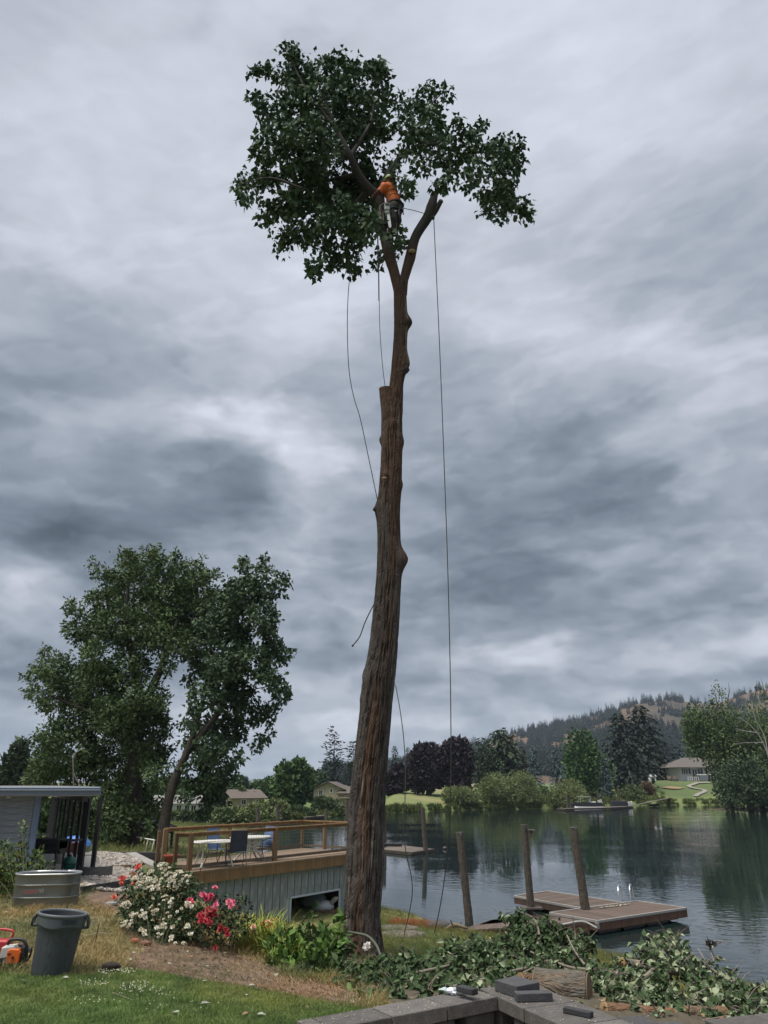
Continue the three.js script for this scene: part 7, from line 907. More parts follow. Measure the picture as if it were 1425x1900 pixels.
  // a few orange pots' worth of low colour at the foot of the white roses
  const tc = hit(249, 1752); solo('clay_shard', rough(new THREE.SphereGeometry(0.055, 12, 8), 0.4, 8).scale(1.2, 0.8, 1).translate(tc.x, tc.y + 0.04, tc.z), mat([0.28, 0.09, 0.05], 0.9), 'rust red lump at the foot of the white rose bush', 'clay'); const tc2 = hit(268, 1755); solo('clay_shard', rough(new THREE.SphereGeometry(0.06, 12, 8), 0.5, 9).scale(1.4, 0.7, 1).translate(tc2.x, tc2.y + 0.03, tc2.z), mat([0.17, 0.08, 0.05], 0.9), 'brown lump right of the rust red one below the white roses', 'clay');
  // day lilies
  const lily = (label, px, py, n, len, spread, ks, group) => { const b = hit(px, py), t = thing('day_lily', label, 'plant', b, group), L = new Leaves(); for (let i = 0; i < n; i++) { const az = R() * 6.283, h = len * (0.6 + 0.5 * R()), out = V(Math.cos(az), 0, Math.sin(az)), s = V(-out.z, 0, out.x), w = 0.012 + 0.008 * R(), st = V((R() - 0.5) * spread, 0, (R() - 0.5) * spread * 0.7), k = vary(mix3(ks[0], ks[1], R()), R, 0.25), bend = 0.5 + 0.8 * R(); let prev = null; for (let j = 0; j <= 5; j++) { const u = j / 5, p = st.clone().addScaledVector(out, h * bend * 0.55 * u * u).add(V(0, h * (u - 0.42 * bend * u * u), 0)), ww = w * (1 - u * 0.9), a = p.clone().addScaledVector(s, ww), c = p.clone().addScaledVector(s, -ww); if (prev) { L.tri(prev[0], prev[1], a, k); L.tri(prev[1], c, a, k); } prev = [a, c]; } } part('blades', L.geo(), leafMat, t); return t; };
  const ly = [[0.13, 0.175, 0.022], [0.3, 0.33, 0.055]];
  const bases = [[478, 1772, 150, 0.74, 0.6], [512, 1778, 150, 0.74, 0.6], [458, 1764, 90, 0.6, 0.45], [535, 1794, 110, 0.6, 0.5], [500, 1758, 140, 0.78, 0.6], [474, 1750, 110, 0.72, 0.5]];
  ['yellow green day lily clump at the left, next to the red roses', 'yellow green day lily clump in the middle of the lily bed', 'small yellow green lily clump leaning over the soil', 'yellow green lily clump at the right, against the leafy plants', 'tall lily clump behind the others, with orange buds', 'lily clump at the back left against the shed wall'].forEach((l, i) => lily(l, ...bases[i], ly));
  lily('straw coloured drooping lily leaves at the edge of the soil', 452, 1768, 40, 0.42, 0.3, [[0.26, 0.2, 0.08], [0.36, 0.3, 0.13]]);
  const buds = scene.children.find((c) => /orange buds/.test(c.userData.label ?? '')); for (let i = 0; i < 16; i++) { const p = P(480 + R() * 34, 1706 + R() * 16, 13.4); blossom(buds, p.sub(buds.position), 0.028, fm([0.5, 0.2 + 0.12 * R(), 0.07]), R, 'bud'); } for (const [x, y] of [[470, 1720], [497, 1712]]) blossom(buds, P(x, y, 13.2).sub(buds.position), 0.055, fm([0.7, 0.42, 0.3]), R, 'flower');
  // leafy plants: each a thing
  const weed = { n: 150, size: 0.12, wide: 0.62, broad: true, hueA: [0.035, 0.085, 0.016], hueB: [0.135, 0.23, 0.045], up: 0.25 };
  const W = [['broad leaved green plant at the left front of the leafy bed', [518, 1810], [[512, 1790, 22, 12.6], [530, 1775, 18, 12.8], [500, 1800, 14, 12.4]], {}], ['tall thin stemmed plant rising before the dark shed opening', [575, 1800], [[578, 1735, 14, 13], [572, 1705, 11, 13], [582, 1690, 9, 13], [566, 1720, 10, 13], [575, 1765, 20, 13]], { n: 90, hueB: [0.13, 0.18, 0.05] }], ['leafy green plant between the lilies and the shed boards', [520, 1780], [[520, 1745, 18, 13], [505, 1760, 16, 12.9], [535, 1760, 18, 12.9], [560, 1752, 16, 13], [590, 1770, 18, 12.9]], {}], ['green plant with pointed leaves in the middle of the leafy bed', [560, 1812], [[556, 1770, 24, 12.8], [545, 1790, 20, 12.6], [570, 1795, 20, 12.5]], {}], ['bright green plant left of the bare trunk foot', [615, 1800], [[610, 1765, 24, 12.9], [630, 1745, 16, 13.1], [625, 1712, 10, 13.2], [636, 1700, 7, 13.2], [600, 1745, 16, 13.1]], { size: 0.13 }], ['dark green plant hugging the left side of the trunk foot', [636, 1800], [[638, 1780, 18, 13], [644, 1752, 13, 13.4], [630, 1800, 18, 12.6]], { hueA: [0.016, 0.038, 0.012], hueB: [0.06, 0.10, 0.03] }], ['low dark plant at the front edge of the leafy bed', [590, 1832], [[585, 1812, 24, 12], [560, 1822, 14, 12], [610, 1818, 20, 11.9]], { hueA: [0.018, 0.04, 0.014], hueB: [0.07, 0.115, 0.03] }], ['small sprawling plant with pale seed heads on the soil edge', [545, 1822], [[535, 1812, 12, 12.2], [520, 1822, 9, 12]], { hueB: [0.12, 0.17, 0.05] }], ['young plant at the back against the shed boards', [540, 1760], [[545, 1738, 14, 13.6], [535, 1750, 14, 13.6], [600, 1725, 12, 13.9]], { hueB: [0.13, 0.165, 0.04] }], ['low creeping plant at the left end of the grey wall', [660, 1868], [[655, 1850, 14, 10.3], [675, 1858, 14, 9.8], [690, 1862, 10, 9.5], [640, 1846, 9, 10.6]], { size: 0.1, hueA: [0.03, 0.055, 0.02], hueB: [0.10, 0.16, 0.045] }]];
  for (const [l, f, lb, o] of W) bush('leafy_plant', l, hit(...f), lobesAt(lb), R, { ...weed, ...o }, 'plant');
  // vine at the house
  const hb = hit(40, 1690); bush('vine_shrub', 'tangled green and yellow shrub against the blue house wall', hb, lobesAt([[40, 1640, 34, 15.5], [10, 1650, 34, 15.5], [70, 1640, 24, 15.4], [20, 1610, 28, 15.8], [55, 1605, 22, 15.8], [84, 1610, 14, 15.6], [75, 1585, 10, 16], [38, 1578, 14, 16], [45, 1550, 8, 16], [42, 1530, 6, 16], [10, 1575, 16, 16], [88, 1632, 12, 15.3], [-10, 1680, 30, 15.2], [20, 1680, 20, 15.2], [-15, 1620, 30, 15.6]]), R, { n: 210, size: 0.085, wide: 0.6, hueA: [0.035, 0.07, 0.02], hueB: [0.12, 0.175, 0.045], odd: 0.08, oddK: [0.2, 0.17, 0.035] });
  const dl = hit(620, 1850), dL = new Leaves(); dL.broad(V(0, 0, 0), V(0.15, 1, 0.1).normalize(), V(0, 0.1, 1).normalize(), 0.19, 0.1, [0.36, 0.16, 0.06], 0.2, 0.2); solo('dry_leaf', dL.geo().translate(P(613, 1836, 11.4).x, P(613, 1836, 11.4).y, P(613, 1836, 11.4).z), leafMat, 'large orange brown dry leaf standing at the front of the leafy bed', 'leaf');
  const pa = P(681, 1757, 13.2); const pf = thing('white_flower', 'crumpled white bloom at the foot of the bare trunk', 'flower', pa); for (let i = 0; i < 5; i++) blossom(pf, V((R() - 0.5) * 0.1, (R() - 0.5) * 0.06, (R() - 0.5) * 0.06), 0.06, fm([0.72, 0.68, 0.64]), R, 'petals');
  const sk = [[638, 1728, 14.2], [662, 1732, 14.2], [682, 1737, 14.1], [698, 1754, 13.9], [708, 1778, 13.6]].map((q) => P(...q)); solo('cut_branch', limb(sk, [0.017, 0.021, 0.021, 0.02, 0.016], 8, 6, 0.2), mat([0.095, 0.105, 0.075], 0.85), 'bare curved green grey branch propped on the trunk foot', 'branch');
}
// ---------------------------------------------------------------- brush: felled branches with their leaves
{
  const R = rng(71), barkTwig = mat([0.2, 0.17, 0.14], 0.9, { bumpMap: barkBump, bumpScale: 0.004 }), upper = [[0.03, 0.06, 0.02], [0.058, 0.1, 0.033]], under = [[0.15, 0.195, 0.1], [0.3, 0.345, 0.215]];
  let singles = 0;
  const brush = (label, base, sticks, lobes, o) => {
    const twigs = [], b = base, t = thing('felled_branch', label, 'branch', b, 'felled branches heaped on the bank'), L = new Leaves();
    for (const [rows, r] of sticks) part('stick', limb(rows.map((q) => P(...q).sub(b)), r, 8, 6, 0.15), o.wood ?? barkTwig, t);
    for (const [x, y, r, d] of lobes) { const c = P(x, y, d).sub(b), rr = r * mpp(y, d), n = Math.round(1.35 * (o.n ?? 150) * Math.pow(rr / 0.25, 2.15));
      for (let i = 0; i < n; i++) { const q = unit(R).multiplyScalar(Math.pow(R(), 0.42)), p = c.clone().addScaledVector(q, rr); p.z += 0; const g = groundY(p.x + b.x, p.z + b.z) - b.y; if (p.y < g + 0.01) p.y = g + 0.02 + R() * 0.06;
        const flow = V(o.flow?.[0] ?? -0.3, o.flow?.[1] ?? -0.5, o.flow?.[2] ?? 0.4), a = unit(R).multiplyScalar(0.85).addScaledVector(q, 0.35).add(flow).normalize(), nr = V(0, 0.8, 0.45).addScaledVector(unit(R), 0.75), n2 = nr.addScaledVector(a, -nr.dot(a)).normalize(), pale = R() < o.pale, len = (o.size ?? 0.088) * (0.6 + 0.7 * R()), k = vary(mix3(...(pale ? under : upper), R()), R, 0.2);
        if (singles < 280 && d < 10.9 && R() < 0.2 && q.z > 0.2) { const one = new Leaves(); one.broad(V(0, 0, 0), a, n2, len, len * 0.86, k); const m = part('leaf', one.geo(), leafMat, t); m.position.copy(p); singles++; } else L.broad(p, a, n2, len, len * (0.7 + 0.25 * R()), k, 0.05 + 0.4 * R(), (R() - 0.2) * 0.6); }
      for (let i = 0; i < 2 + rr * 7; i++) { const q = unit(R), s = c.clone().addScaledVector(q, rr * 0.9 * R()), e = s.clone().add(V((R() - 0.5) * 0.7, 0.02 + R() * 0.3, (R() - 0.2) * 0.5).multiplyScalar(0.7)), mid = s.clone().lerp(e, 0.5).add(V(0, (R() - 0.3) * 0.08, 0)); twigs.push(limb([s, mid, e], [0.008, 0.006, 0.002], 5, 3)); } }
    const tws = part('twigs', twigs, o.wood ?? barkTwig, t); tws.userData.kind = 'stuff';
    const m = part('leaves', L.geo(), leafMat, t); m.userData.kind = 'stuff'; return t;
  };
  brush('dark leafy bough rising like a mound before the floating dock', P(1000, 1770, 14.5), [[[[960, 1790, 13.6], [1000, 1745, 14.4], [990, 1705, 14.8], [960, 1690, 15]], [0.03, 0.022, 0.008]], [[[1060, 1790, 13.6], [1068, 1740, 14], [1062, 1700, 14]], [0.014, 0.012, 0.006]]], [[965, 1712, 24, 15], [945, 1745, 22, 14.6], [990, 1735, 30, 14.8], [1020, 1745, 28, 14.6], [1050, 1740, 20, 14.6], [1080, 1748, 18, 14.3], [1010, 1715, 16, 15], [1035, 1725, 16, 14.8], [975, 1770, 28, 14], [1020, 1775, 28, 13.8], [1070, 1768, 22, 13.8], [1095, 1752, 14, 14.2], [935, 1700, 8, 15]], { pale: 0.12, n: 170 });
  brush('long dark leafy mass heaped in front of the trunk foot', P(700, 1830, 11), [[[[650, 1850, 10.5], [740, 1815, 11.2], [840, 1790, 11.8]], [0.04, 0.03, 0.015]]], [[660, 1815, 26, 11.6], [690, 1835, 28, 11], [700, 1800, 24, 12], [725, 1795, 26, 12], [740, 1825, 30, 11], [665, 1840, 18, 10.8], [720, 1845, 16, 10.4], [770, 1800, 30, 11.8], [780, 1830, 26, 10.8], [755, 1780, 20, 12.4], [640, 1800, 16, 12.2], [700, 1862, 12, 9.8], [740, 1848, 18, 9.8], [790, 1842, 18, 9.7], [830, 1834, 16, 9.8], [640, 1838, 14, 11], [680, 1856, 12, 10], [815, 1790, 28, 12], [820, 1820, 26, 11]], { pale: 0.07, n: 180 });
  brush('leafy bough with many turned pale leaves above the corner of the grey wall', P(870, 1800, 11.5), [[[[800, 1840, 10.4], [880, 1822, 10.8], [960, 1800, 11.4], [1000, 1792, 11.6]], [0.02, 0.022, 0.016]], [[[905, 1835, 10.6], [960, 1810, 11], [990, 1795, 11.2]], [0.018, 0.014, 0.008]]], [[850, 1772, 26, 12.4], [890, 1768, 24, 12.8], [860, 1800, 28, 11.6], [900, 1800, 28, 11.6], [870, 1828, 20, 10.6], [930, 1790, 28, 12], [940, 1815, 24, 11], [915, 1755, 18, 13.2], [890, 1830, 16, 9.8], [925, 1828, 16, 10.2], [975, 1800, 22, 11.6], [880, 1745, 14, 13.4], [835, 1758, 16, 12.8]], { pale: 0.15, n: 175 });
  brush('leafy bough lying behind the thick log', P(1040, 1790, 12), [[[[985, 1766, 13.2], [1020, 1782, 12.6], [1060, 1795, 12.2], [1100, 1800, 12]], [0.014, 0.018, 0.022]], [[[1052, 1735, 13.2], [1065, 1762, 12.8], [1085, 1790, 12.4]], [0.01, 0.013, 0.016]]], [[1010, 1790, 24, 12.4], [1050, 1785, 24, 12.8], [1090, 1790, 20, 12.6], [985, 1812, 18, 11.6], [1030, 1808, 18, 11.8], [1110, 1810, 22, 11.8], [1075, 1812, 14, 11.6]], { pale: 0.2, n: 150 });
  brush('pale leafy heap with broken sticks at the right before the water', P(1180, 1800, 12), [[[[1160, 1785, 12], [1190, 1790, 11.9], [1225, 1797, 11.8], [1258, 1805, 11.7]], [0.045, 0.05, 0.05, 0.045]], [[[1222, 1790, 11.6], [1195, 1815, 11.3], [1165, 1832, 11]], [0.035, 0.03, 0.02]], [[[1095, 1798, 12], [1130, 1805, 11.8], [1160, 1806, 11.6]], [0.025, 0.03, 0.02]], [[[1240, 1765, 12.2], [1250, 1742, 12.6], [1238, 1730, 12.8]], [0.012, 0.009, 0.004]], [[[1150, 1790, 12], [1142, 1815, 11.4], [1135, 1840, 11]], [0.02, 0.016, 0.01]]], [[1240, 1745, 18, 12.8], [1225, 1765, 26, 12.4], [1260, 1765, 20, 12.4], [1190, 1780, 26, 12.2], [1150, 1800, 22, 11.8], [1210, 1800, 28, 11.6], [1255, 1795, 28, 11.8], [1180, 1825, 24, 11], [1225, 1830, 26, 10.8], [1130, 1825, 18, 11.2], [1285, 1790, 18, 12], [1205, 1745, 14, 12.8], [1255, 1735, 8, 12.8], [1115, 1848, 14, 10.6], [1160, 1846, 18, 10.6], [1200, 1852, 20, 10.4], [1240, 1850, 20, 10.5], [1100, 1830, 12, 11]], { pale: 0.5, n: 160, flow: [0.3, -0.2, 0.2] });
  brush('pale leafy branch spreading to the right edge over the water', P(1340, 1840, 10.5), [[[[1295, 1760, 12], [1318, 1795, 11.4], [1345, 1815, 11], [1380, 1830, 10.6]], [0.008, 0.014, 0.018]], [[[1325, 1785, 11.6], [1320, 1768, 11.8], [1319, 1757, 11.9]], [0.01, 0.008, 0.004]]], [[1290, 1815, 26, 11.2], [1335, 1822, 22, 11], [1370, 1838, 24, 10.6], [1405, 1850, 22, 10.4], [1300, 1850, 26, 10.4], [1345, 1862, 26, 10], [1390, 1872, 22, 9.8], [1260, 1860, 24, 10], [1425, 1845, 18, 10.4], [1315, 1795, 12, 11.4], [1355, 1808, 12, 11.2], [1330, 1782, 6, 11.8], [1319, 1755, 4, 12]], { pale: 0.4, n: 140, flow: [0.4, -0.2, 0.2] });
  brush('leafy litter in front of the thin logs', P(1180, 1870, 9.6), [[[[1120, 1850, 10], [1180, 1862, 9.8], [1240, 1868, 9.6]], [0.012, 0.014, 0.008]]], [[1130, 1855, 16, 10], [1170, 1865, 20, 9.8], [1215, 1868, 22, 9.6], [1265, 1882, 18, 9.3], [1320, 1888, 18, 9.2], [1225, 1890, 10, 8.8], [1380, 1890, 18, 9.2], [1300, 1874, 18, 9.6], [1350, 1884, 18, 9.4], [1415, 1880, 18, 9.4], [1140, 1876, 12, 9.4], [1180, 1888, 10, 9]], { pale: 0.35, n: 120 });
  // dry brown clump at a twig's end
  const dc = P(1319, 1752, 11.85), dL = new Leaves(); for (let i = 0; i < 26; i++) { const a = unit(R); dL.leaf(unit(R).multiplyScalar(0.03).multiply(V(1.6, 0.6, 1)), a, tilt(a, R), 0.07, 0.04, vary([0.05, 0.035, 0.03], R)); } solo('seed_cluster', dL.geo().translate(dc.x, dc.y, dc.z), leafMat, 'dark dry leaf cluster at the tip of a thin twig over the water', 'twig');
  // logs
  const logOf = (label, a, b, r, d1, d2, m, cutK) => { const A = P(a[0], a[1], d1), B = P(b[0], b[1], d2), t = thing('cut_log', label, 'log', A), q = B.clone().sub(A), n = 26, g = limb(Array.from({ length: 8 }, (_, i) => q.clone().multiplyScalar(i / 7).add(V(0, 0.01 * n3(i, 2, 3), 0))), [r, r * 1.03, r * 0.97, r], 40, 12, 0.12); part('bark', g, m, t); for (const [p, s] of [[V(0, 0, 0), -1], [q, 1]]) { const c = new THREE.CylinderGeometry(r * 0.97, r * 0.97, 0.015, 28); c.applyQuaternion(new THREE.Quaternion().setFromUnitVectors(V(0, 1, 0), q.clone().normalize())); part('cut_face', c.translate(p.x + q.x * 0.002 * s, p.y, p.z + q.z * 0.002 * s).translate(...q.clone().normalize().multiplyScalar(s * 0.006).toArray()), mat(cutK, 0.8, { map: speckMap }), t); } return t; };
  const fine = barkMap.clone(); fine.repeat.set(2.2, 1.2); fine.needsUpdate = true; const lb = mat([0.24, 0.2, 0.17], 0.95, { map: fine, bumpMap: barkBump, bumpScale: 0.02 });
  logOf('thick cut log with furrowed grey bark behind the grey wall', [996, 1832], [1092, 1840], 0.2, 10.25, 10.02, lb, [0.24, 0.16, 0.09]);
  logOf('rough brown log lying behind the wall, left of the thick cut log', [966, 1826], [1010, 1828], 0.12, 10.2, 10.3, mat([0.26, 0.15, 0.085], 0.95, { map: barkMap, bumpMap: barkBump, bumpScale: 0.02 }), [0.4, 0.26, 0.13]);
  logOf('long thin reddish log with a pale end half under leaves', [1122, 1874], [1248, 1886], 0.075, 9.0, 9.2, mat([0.3, 0.155, 0.085], 0.9, { map: barkMap, bumpMap: barkBump, bumpScale: 0.015 }), [0.55, 0.36, 0.18]);
  logOf('thin brown log at the right among the pale leaves', [1275, 1884], [1344, 1884], 0.085, 9.3, 9.4, mat([0.24, 0.15, 0.095], 0.9, { map: barkMap, bumpMap: barkBump, bumpScale: 0.015 }), [0.4, 0.25, 0.12]);
  logOf('short split end of wood pale orange on top of the leafy heap', [1155, 1787], [1178, 1790], 0.06, 11.8, 11.9, mat([0.3, 0.26, 0.22], 0.9, { map: barkMap }), [0.6, 0.34, 0.12]);
  // stepping slabs on the path to the dock
  const slabK = [0.24, 0.2, 0.17]; for (const [x, y, l] of [[738, 1724, 'uppermost flat stone slab right of the trunk'], [748, 1735, 'middle flat stone slab right of the trunk'], [730, 1738, 'left flat stone slab beside the trunk']]) { const p = hit(x, y); solo('stone_slab', rough(new THREE.CylinderGeometry(0.42, 0.45, 0.07, 7), 0.12, 4).scale(1.5, 1, 1).translate(p.x, p.y + 0.02, p.z), mat(slabK, 0.9, { map: speckMap }), l, 'stone slab'); }
  for (const [x, y, l] of [[905, 1752, 'upper weathered timber step behind the brush'], [915, 1765, 'lower weathered timber step behind the brush']]) { const p = P(x, y, 17.2); solo('timber_step', box(0.95, 0.1, 0.22, p.x, p.y, p.z, 0.012), wood([0.25, 0.21, 0.18]), l, 'step'); }
}
// ---------------------------------------------------------------- the grey block wall
{
  const R = rng(81), TOP = 0.55, capH = 0.09, mk = (k) => mat([0.16 * k, 0.147 * k, 0.137 * k], 0.95, { map: speckMap, bumpMap: speckBump, bumpScale: 0.003 }), caps = [0.82, 0.95, 1.08, 1.22].map(mk), dark = [0.85, 0.95, 1.05].map((k) => mat([0.125 * k, 0.122 * k, 0.122 * k], 0.95, { map: speckMap, bumpMap: speckBump, bumpScale: 0.004 }));
  const c0 = PY(924, 1849, TOP), t = thing('block_wall', 'low retaining wall of grey concrete blocks with flat caps, in the foreground', 'wall', V(c0.x, 0, c0.z)), O = c0;
  const u1 = PY(721, 1888, TOP).sub(O).setY(0).normalize(), v1 = V(-u1.z, 0, u1.x).multiplyScalar(PY(928, 1827, TOP).sub(O).dot(V(-u1.z, 0, u1.x)) > 0 ? 1 : -1), W = 0.27;
  const u2 = PY(1036, 1900, TOP).sub(O).setY(0).normalize(), v2 = V(-u2.z, 0, u2.x).multiplyScalar(PY(1138, 1885, TOP).sub(O).dot(V(-u2.z, 0, u2.x)) > 0 ? 1 : -1), W2 = Math.abs(PY(1138, 1885, TOP).sub(O).dot(v2));
  const slab = (name, a, u, v, x0, x1, z0, z1, y0, y1, m, bev = 0.008) => { const g = box(x1 - x0 - 0.011, y1 - y0, z1 - z0, 0, 0, 0, bev), p = g.attributes.position, n = g.attributes.normal; const cx = (x0 + x1) / 2, cz = (z0 + z1) / 2; const M = new THREE.Matrix4().makeBasis(u, V(0, 1, 0), v.clone()); if (M.determinant() < 0) { g.scale(-1, 1, 1); const ix = g.index; if (ix) for (let i = 0; i < ix.count; i += 3) { const q = ix.getX(i); ix.setX(i, ix.getX(i + 1)); ix.setX(i + 1, q); } else { for (let i = 0; i < p.count; i += 3) for (const at of [p, n]) { const q = [at.getX(i), at.getY(i), at.getZ(i)]; at.setXYZ(i, at.getX(i + 1), at.getY(i + 1), at.getZ(i + 1)); at.setXYZ(i + 1, ...q); } } M.makeBasis(u.clone(), V(0, 1, 0), v.clone()); g.scale(-1, 1, 1); const ix2 = g.index; if (ix2) for (let i = 0; i < ix2.count; i += 3) { const q = ix2.getX(i); ix2.setX(i, ix2.getX(i + 1)); ix2.setX(i + 1, q); } }
    const uv = g.attributes.uv; for (let i = 0; i < uv.count; i++) uv.setXY(i, p.getX(i) * 1.3 + p.getY(i) * 0.4 + cx, p.getZ(i) * 1.3 + p.getY(i) * 1.1 + cz); g.applyMatrix4(M); const q = a.clone().sub(t.position).addScaledVector(u, cx).addScaledVector(v, cz); g.translate(q.x, (y0 + y1) / 2, q.z); return part(name, g, m, t); };
  // left arm runs to the lower left, right arm comes towards the camera
  const capL = 0.46; let x = -W2 * 0 ; for (let i = 0; i < 4; i++) { const a = i * capL + 0.0, b = Math.min(a + capL, 1.5); if (b > a) slab('cap_stone', O, u1, v1, a, b, 0, W + 0.004 * R(), TOP - capH + 0.003 * R(), TOP + 0.002 * R(), caps[Math.floor(R() * 4)]); }
  slab('cap_stone', O, u2, v2, -W - 0.0, 0.33, 0.0, W2, TOP - capH, TOP, caps[1]); for (let i = 0; i < 3; i++) slab('cap_stone', O, u2, v2, 0.33 + i * capL, 0.33 + (i + 1) * capL, 0, W2 + 0.003 * R(), TOP - capH + 0.003 * R(), TOP + 0.002 * R(), caps[Math.floor(R() * 4)]);
  const bh = 0.2; for (let row = 0; row < 2; row++) { const y1 = TOP - capH - 0.004 - row * (bh + 0.004), y0 = y1 - bh; for (let i = 0; i < 6; i++) { const a = 0.02 + i * 0.36 + row * 0.16 + (i === 0 && row === 0 ? 0 : 0), b = a + 0.27; slab('wall_block', O, u1, v1, Math.max(0.0, a), Math.min(b, 1.68), 0.02, W - 0.02, y0, y1, dark[Math.floor(R() * 3)], 0.006); slab('wall_block', O, u2, v2, 0.16 + i * 0.36 + row * 0.1, 0.16 + i * 0.36 + row * 0.1 + 0.24, 0.02, W2 - 0.02, y0, y1, dark[Math.floor(R() * 3)], 0.006); } slab('wall_block', O, u1, v1, -0.26, -0.02, 0.0, W, y0, y1, dark[1], 0.006); }
  slab('wall_block', O, u1, v1, -0.02, 1.6, W - 0.03, W - 0.005, 0, TOP - capH - 0.01, dark[0], 0.004);
  // loose blocks lying on the wall
  const loose = (label, px, py, dims, yaw, mtl, lift = 0) => { const p = PY(px, py, TOP + lift), g = box(...dims, 0, 0, 0, 0.006), uv = g.attributes.uv; for (let i = 0; i < uv.count; i++) uv.setXY(i, uv.getX(i) * dims[0] * 1.5, uv.getY(i) * dims[2] * 1.5); const m = solo('concrete_block', g.rotateY(yaw).translate(p.x, TOP + lift + dims[1] / 2 + 0.001, p.z), mtl, label, 'block'); return m; };
  const lk = mat([0.1, 0.1, 0.108], 0.95, { map: speckMap, bumpMap: speckBump, bumpScale: 0.003 }), ld = mat([0.055, 0.056, 0.062], 0.95, { map: speckMap, bumpMap: speckBump, bumpScale: 0.003 });
  const ang = Math.atan2(-u1.z, u1.x); loose('lower of two thin grey blocks stacked on the left wall arm', 867, 1843, [0.07, 0.036, 0.15], 0.85, lk); loose('upper of two thin grey blocks stacked on the left wall arm', 866.5, 1842, [0.072, 0.036, 0.15], 0.8, ld, 0.038);
  loose('wide flat grey block on the corner of the wall', 960, 1842, [0.23, 0.075, 0.24], 0.6, lk); loose('long narrow grey block lying in front of the wide flat one', 990, 1857, [0.26, 0.055, 0.085], -0.08 + 0.2, lk); loose('small dark brick alone on the right wall arm', 1073, 1884, [0.055, 0.035, 0.2], 0.85, ld);
  // crumpled silver wrapper
  const wp = PY(842, 1846, TOP), wg = new THREE.IcosahedronGeometry(0.06, 3); { const p = wg.attributes.position; for (let i = 0; i < p.count; i++) { const X = p.getX(i), Y = p.getY(i), Z = p.getZ(i), k = 1 + 0.35 * n3(X * 60, Y * 60, Z * 60) + 0.3 * n3(X * 25 + 4, Y * 25, Z * 25); p.setXYZ(i, X * k * 1.15, Math.max(-0.02, Y * k * 0.42), Z * k * 0.6); } wg.computeVertexNormals(); } solo('foil_wrapper', wg.rotateY(-0.2).translate(wp.x, TOP + 0.022, wp.z), mat([0.75, 0.76, 0.8], 0.3, { metalness: 0.75 }), 'crumpled silver wrapper on the left wall arm', 'wrapper');
  const sc = PY(822, 1843, TOP), sg = new Leaves(); sg.broad(V(0, 0.01, 0), V(-1, 0.25, 0.2).normalize(), V(0.2, 1, 0.2).normalize(), 0.09, 0.06, [0.4, 0.5, 0.48]); solo('paper_scrap', sg.geo().translate(sc.x + 0.05, TOP + 0.004, sc.z), leafMat, 'pale green scrap beside the silver wrapper', 'paper');
  // end blocks at the bottom right
  const rb = PY(1190, 1893, 0.47), rp = thing('block_row', 'dark grey edging blocks continuing from the right wall arm', 'wall', V(rb.x, 0, rb.z)); for (let i = 0; i < 3; i++) { const g = box(0.2, 0.42, 0.2, 0, 0, 0, 0.01).rotateY(0.2).translate(-0.02 + i * 0.205, 0.26 - i * 0.008, -0.01 + i * 0.1); part('wall_block', g, dark[i % 3], rp); }
  const r2 = PY(1370, 1895, 0.5), rw = thing('block_wall', 'corner of another grey capped wall at the bottom right edge', 'wall', V(r2.x, 0, r2.z)); for (let i = 0; i < 3; i++) { part('cap_stone', box(0.4, 0.09, 0.3, 0, 0, 0, 0.008).rotateY(0.32).translate(i * 0.385, 0.47, -i * 0.13 + 0.1), caps[i], rw); part('wall_block', box(0.36, 0.38, 0.24, 0, 0, 0, 0.006).rotateY(0.32).translate(i * 0.385, 0.22, -i * 0.13 + 0.1), dark[i], rw); }
  // saw chips on the wall tops and grass litter
  const m4 = new THREE.Matrix4(), q = new THREE.Quaternion(), n = 230, M = new THREE.InstancedMesh(new THREE.BoxGeometry(0.008, 0.002, 0.005), mat([0.5, 0.43, 0.32], 0.9), n); for (let i = 0; i < n; i++) { const first = R() < 0.55, p = O.clone().addScaledVector(first ? u1 : u2, R() * 1.5 - (first ? 0 : 0.2)).addScaledVector(first ? v1 : v2, R() * (first ? W : W2)); q.setFromEuler(new THREE.Euler((R() - 0.5) * 0.3, R() * 6, (R() - 0.5) * 0.3)); const s = 0.4 + R() * 0.9; m4.compose(V(p.x, TOP + 0.004, p.z), q, V(s, 1, s)); M.setMatrixAt(i, m4); } M.name = numbered('saw_chips'); tag(shadow(M), 'pale saw chips scattered over the wall caps', 'wood chips', null, 'stuff'); scene.add(M);
}
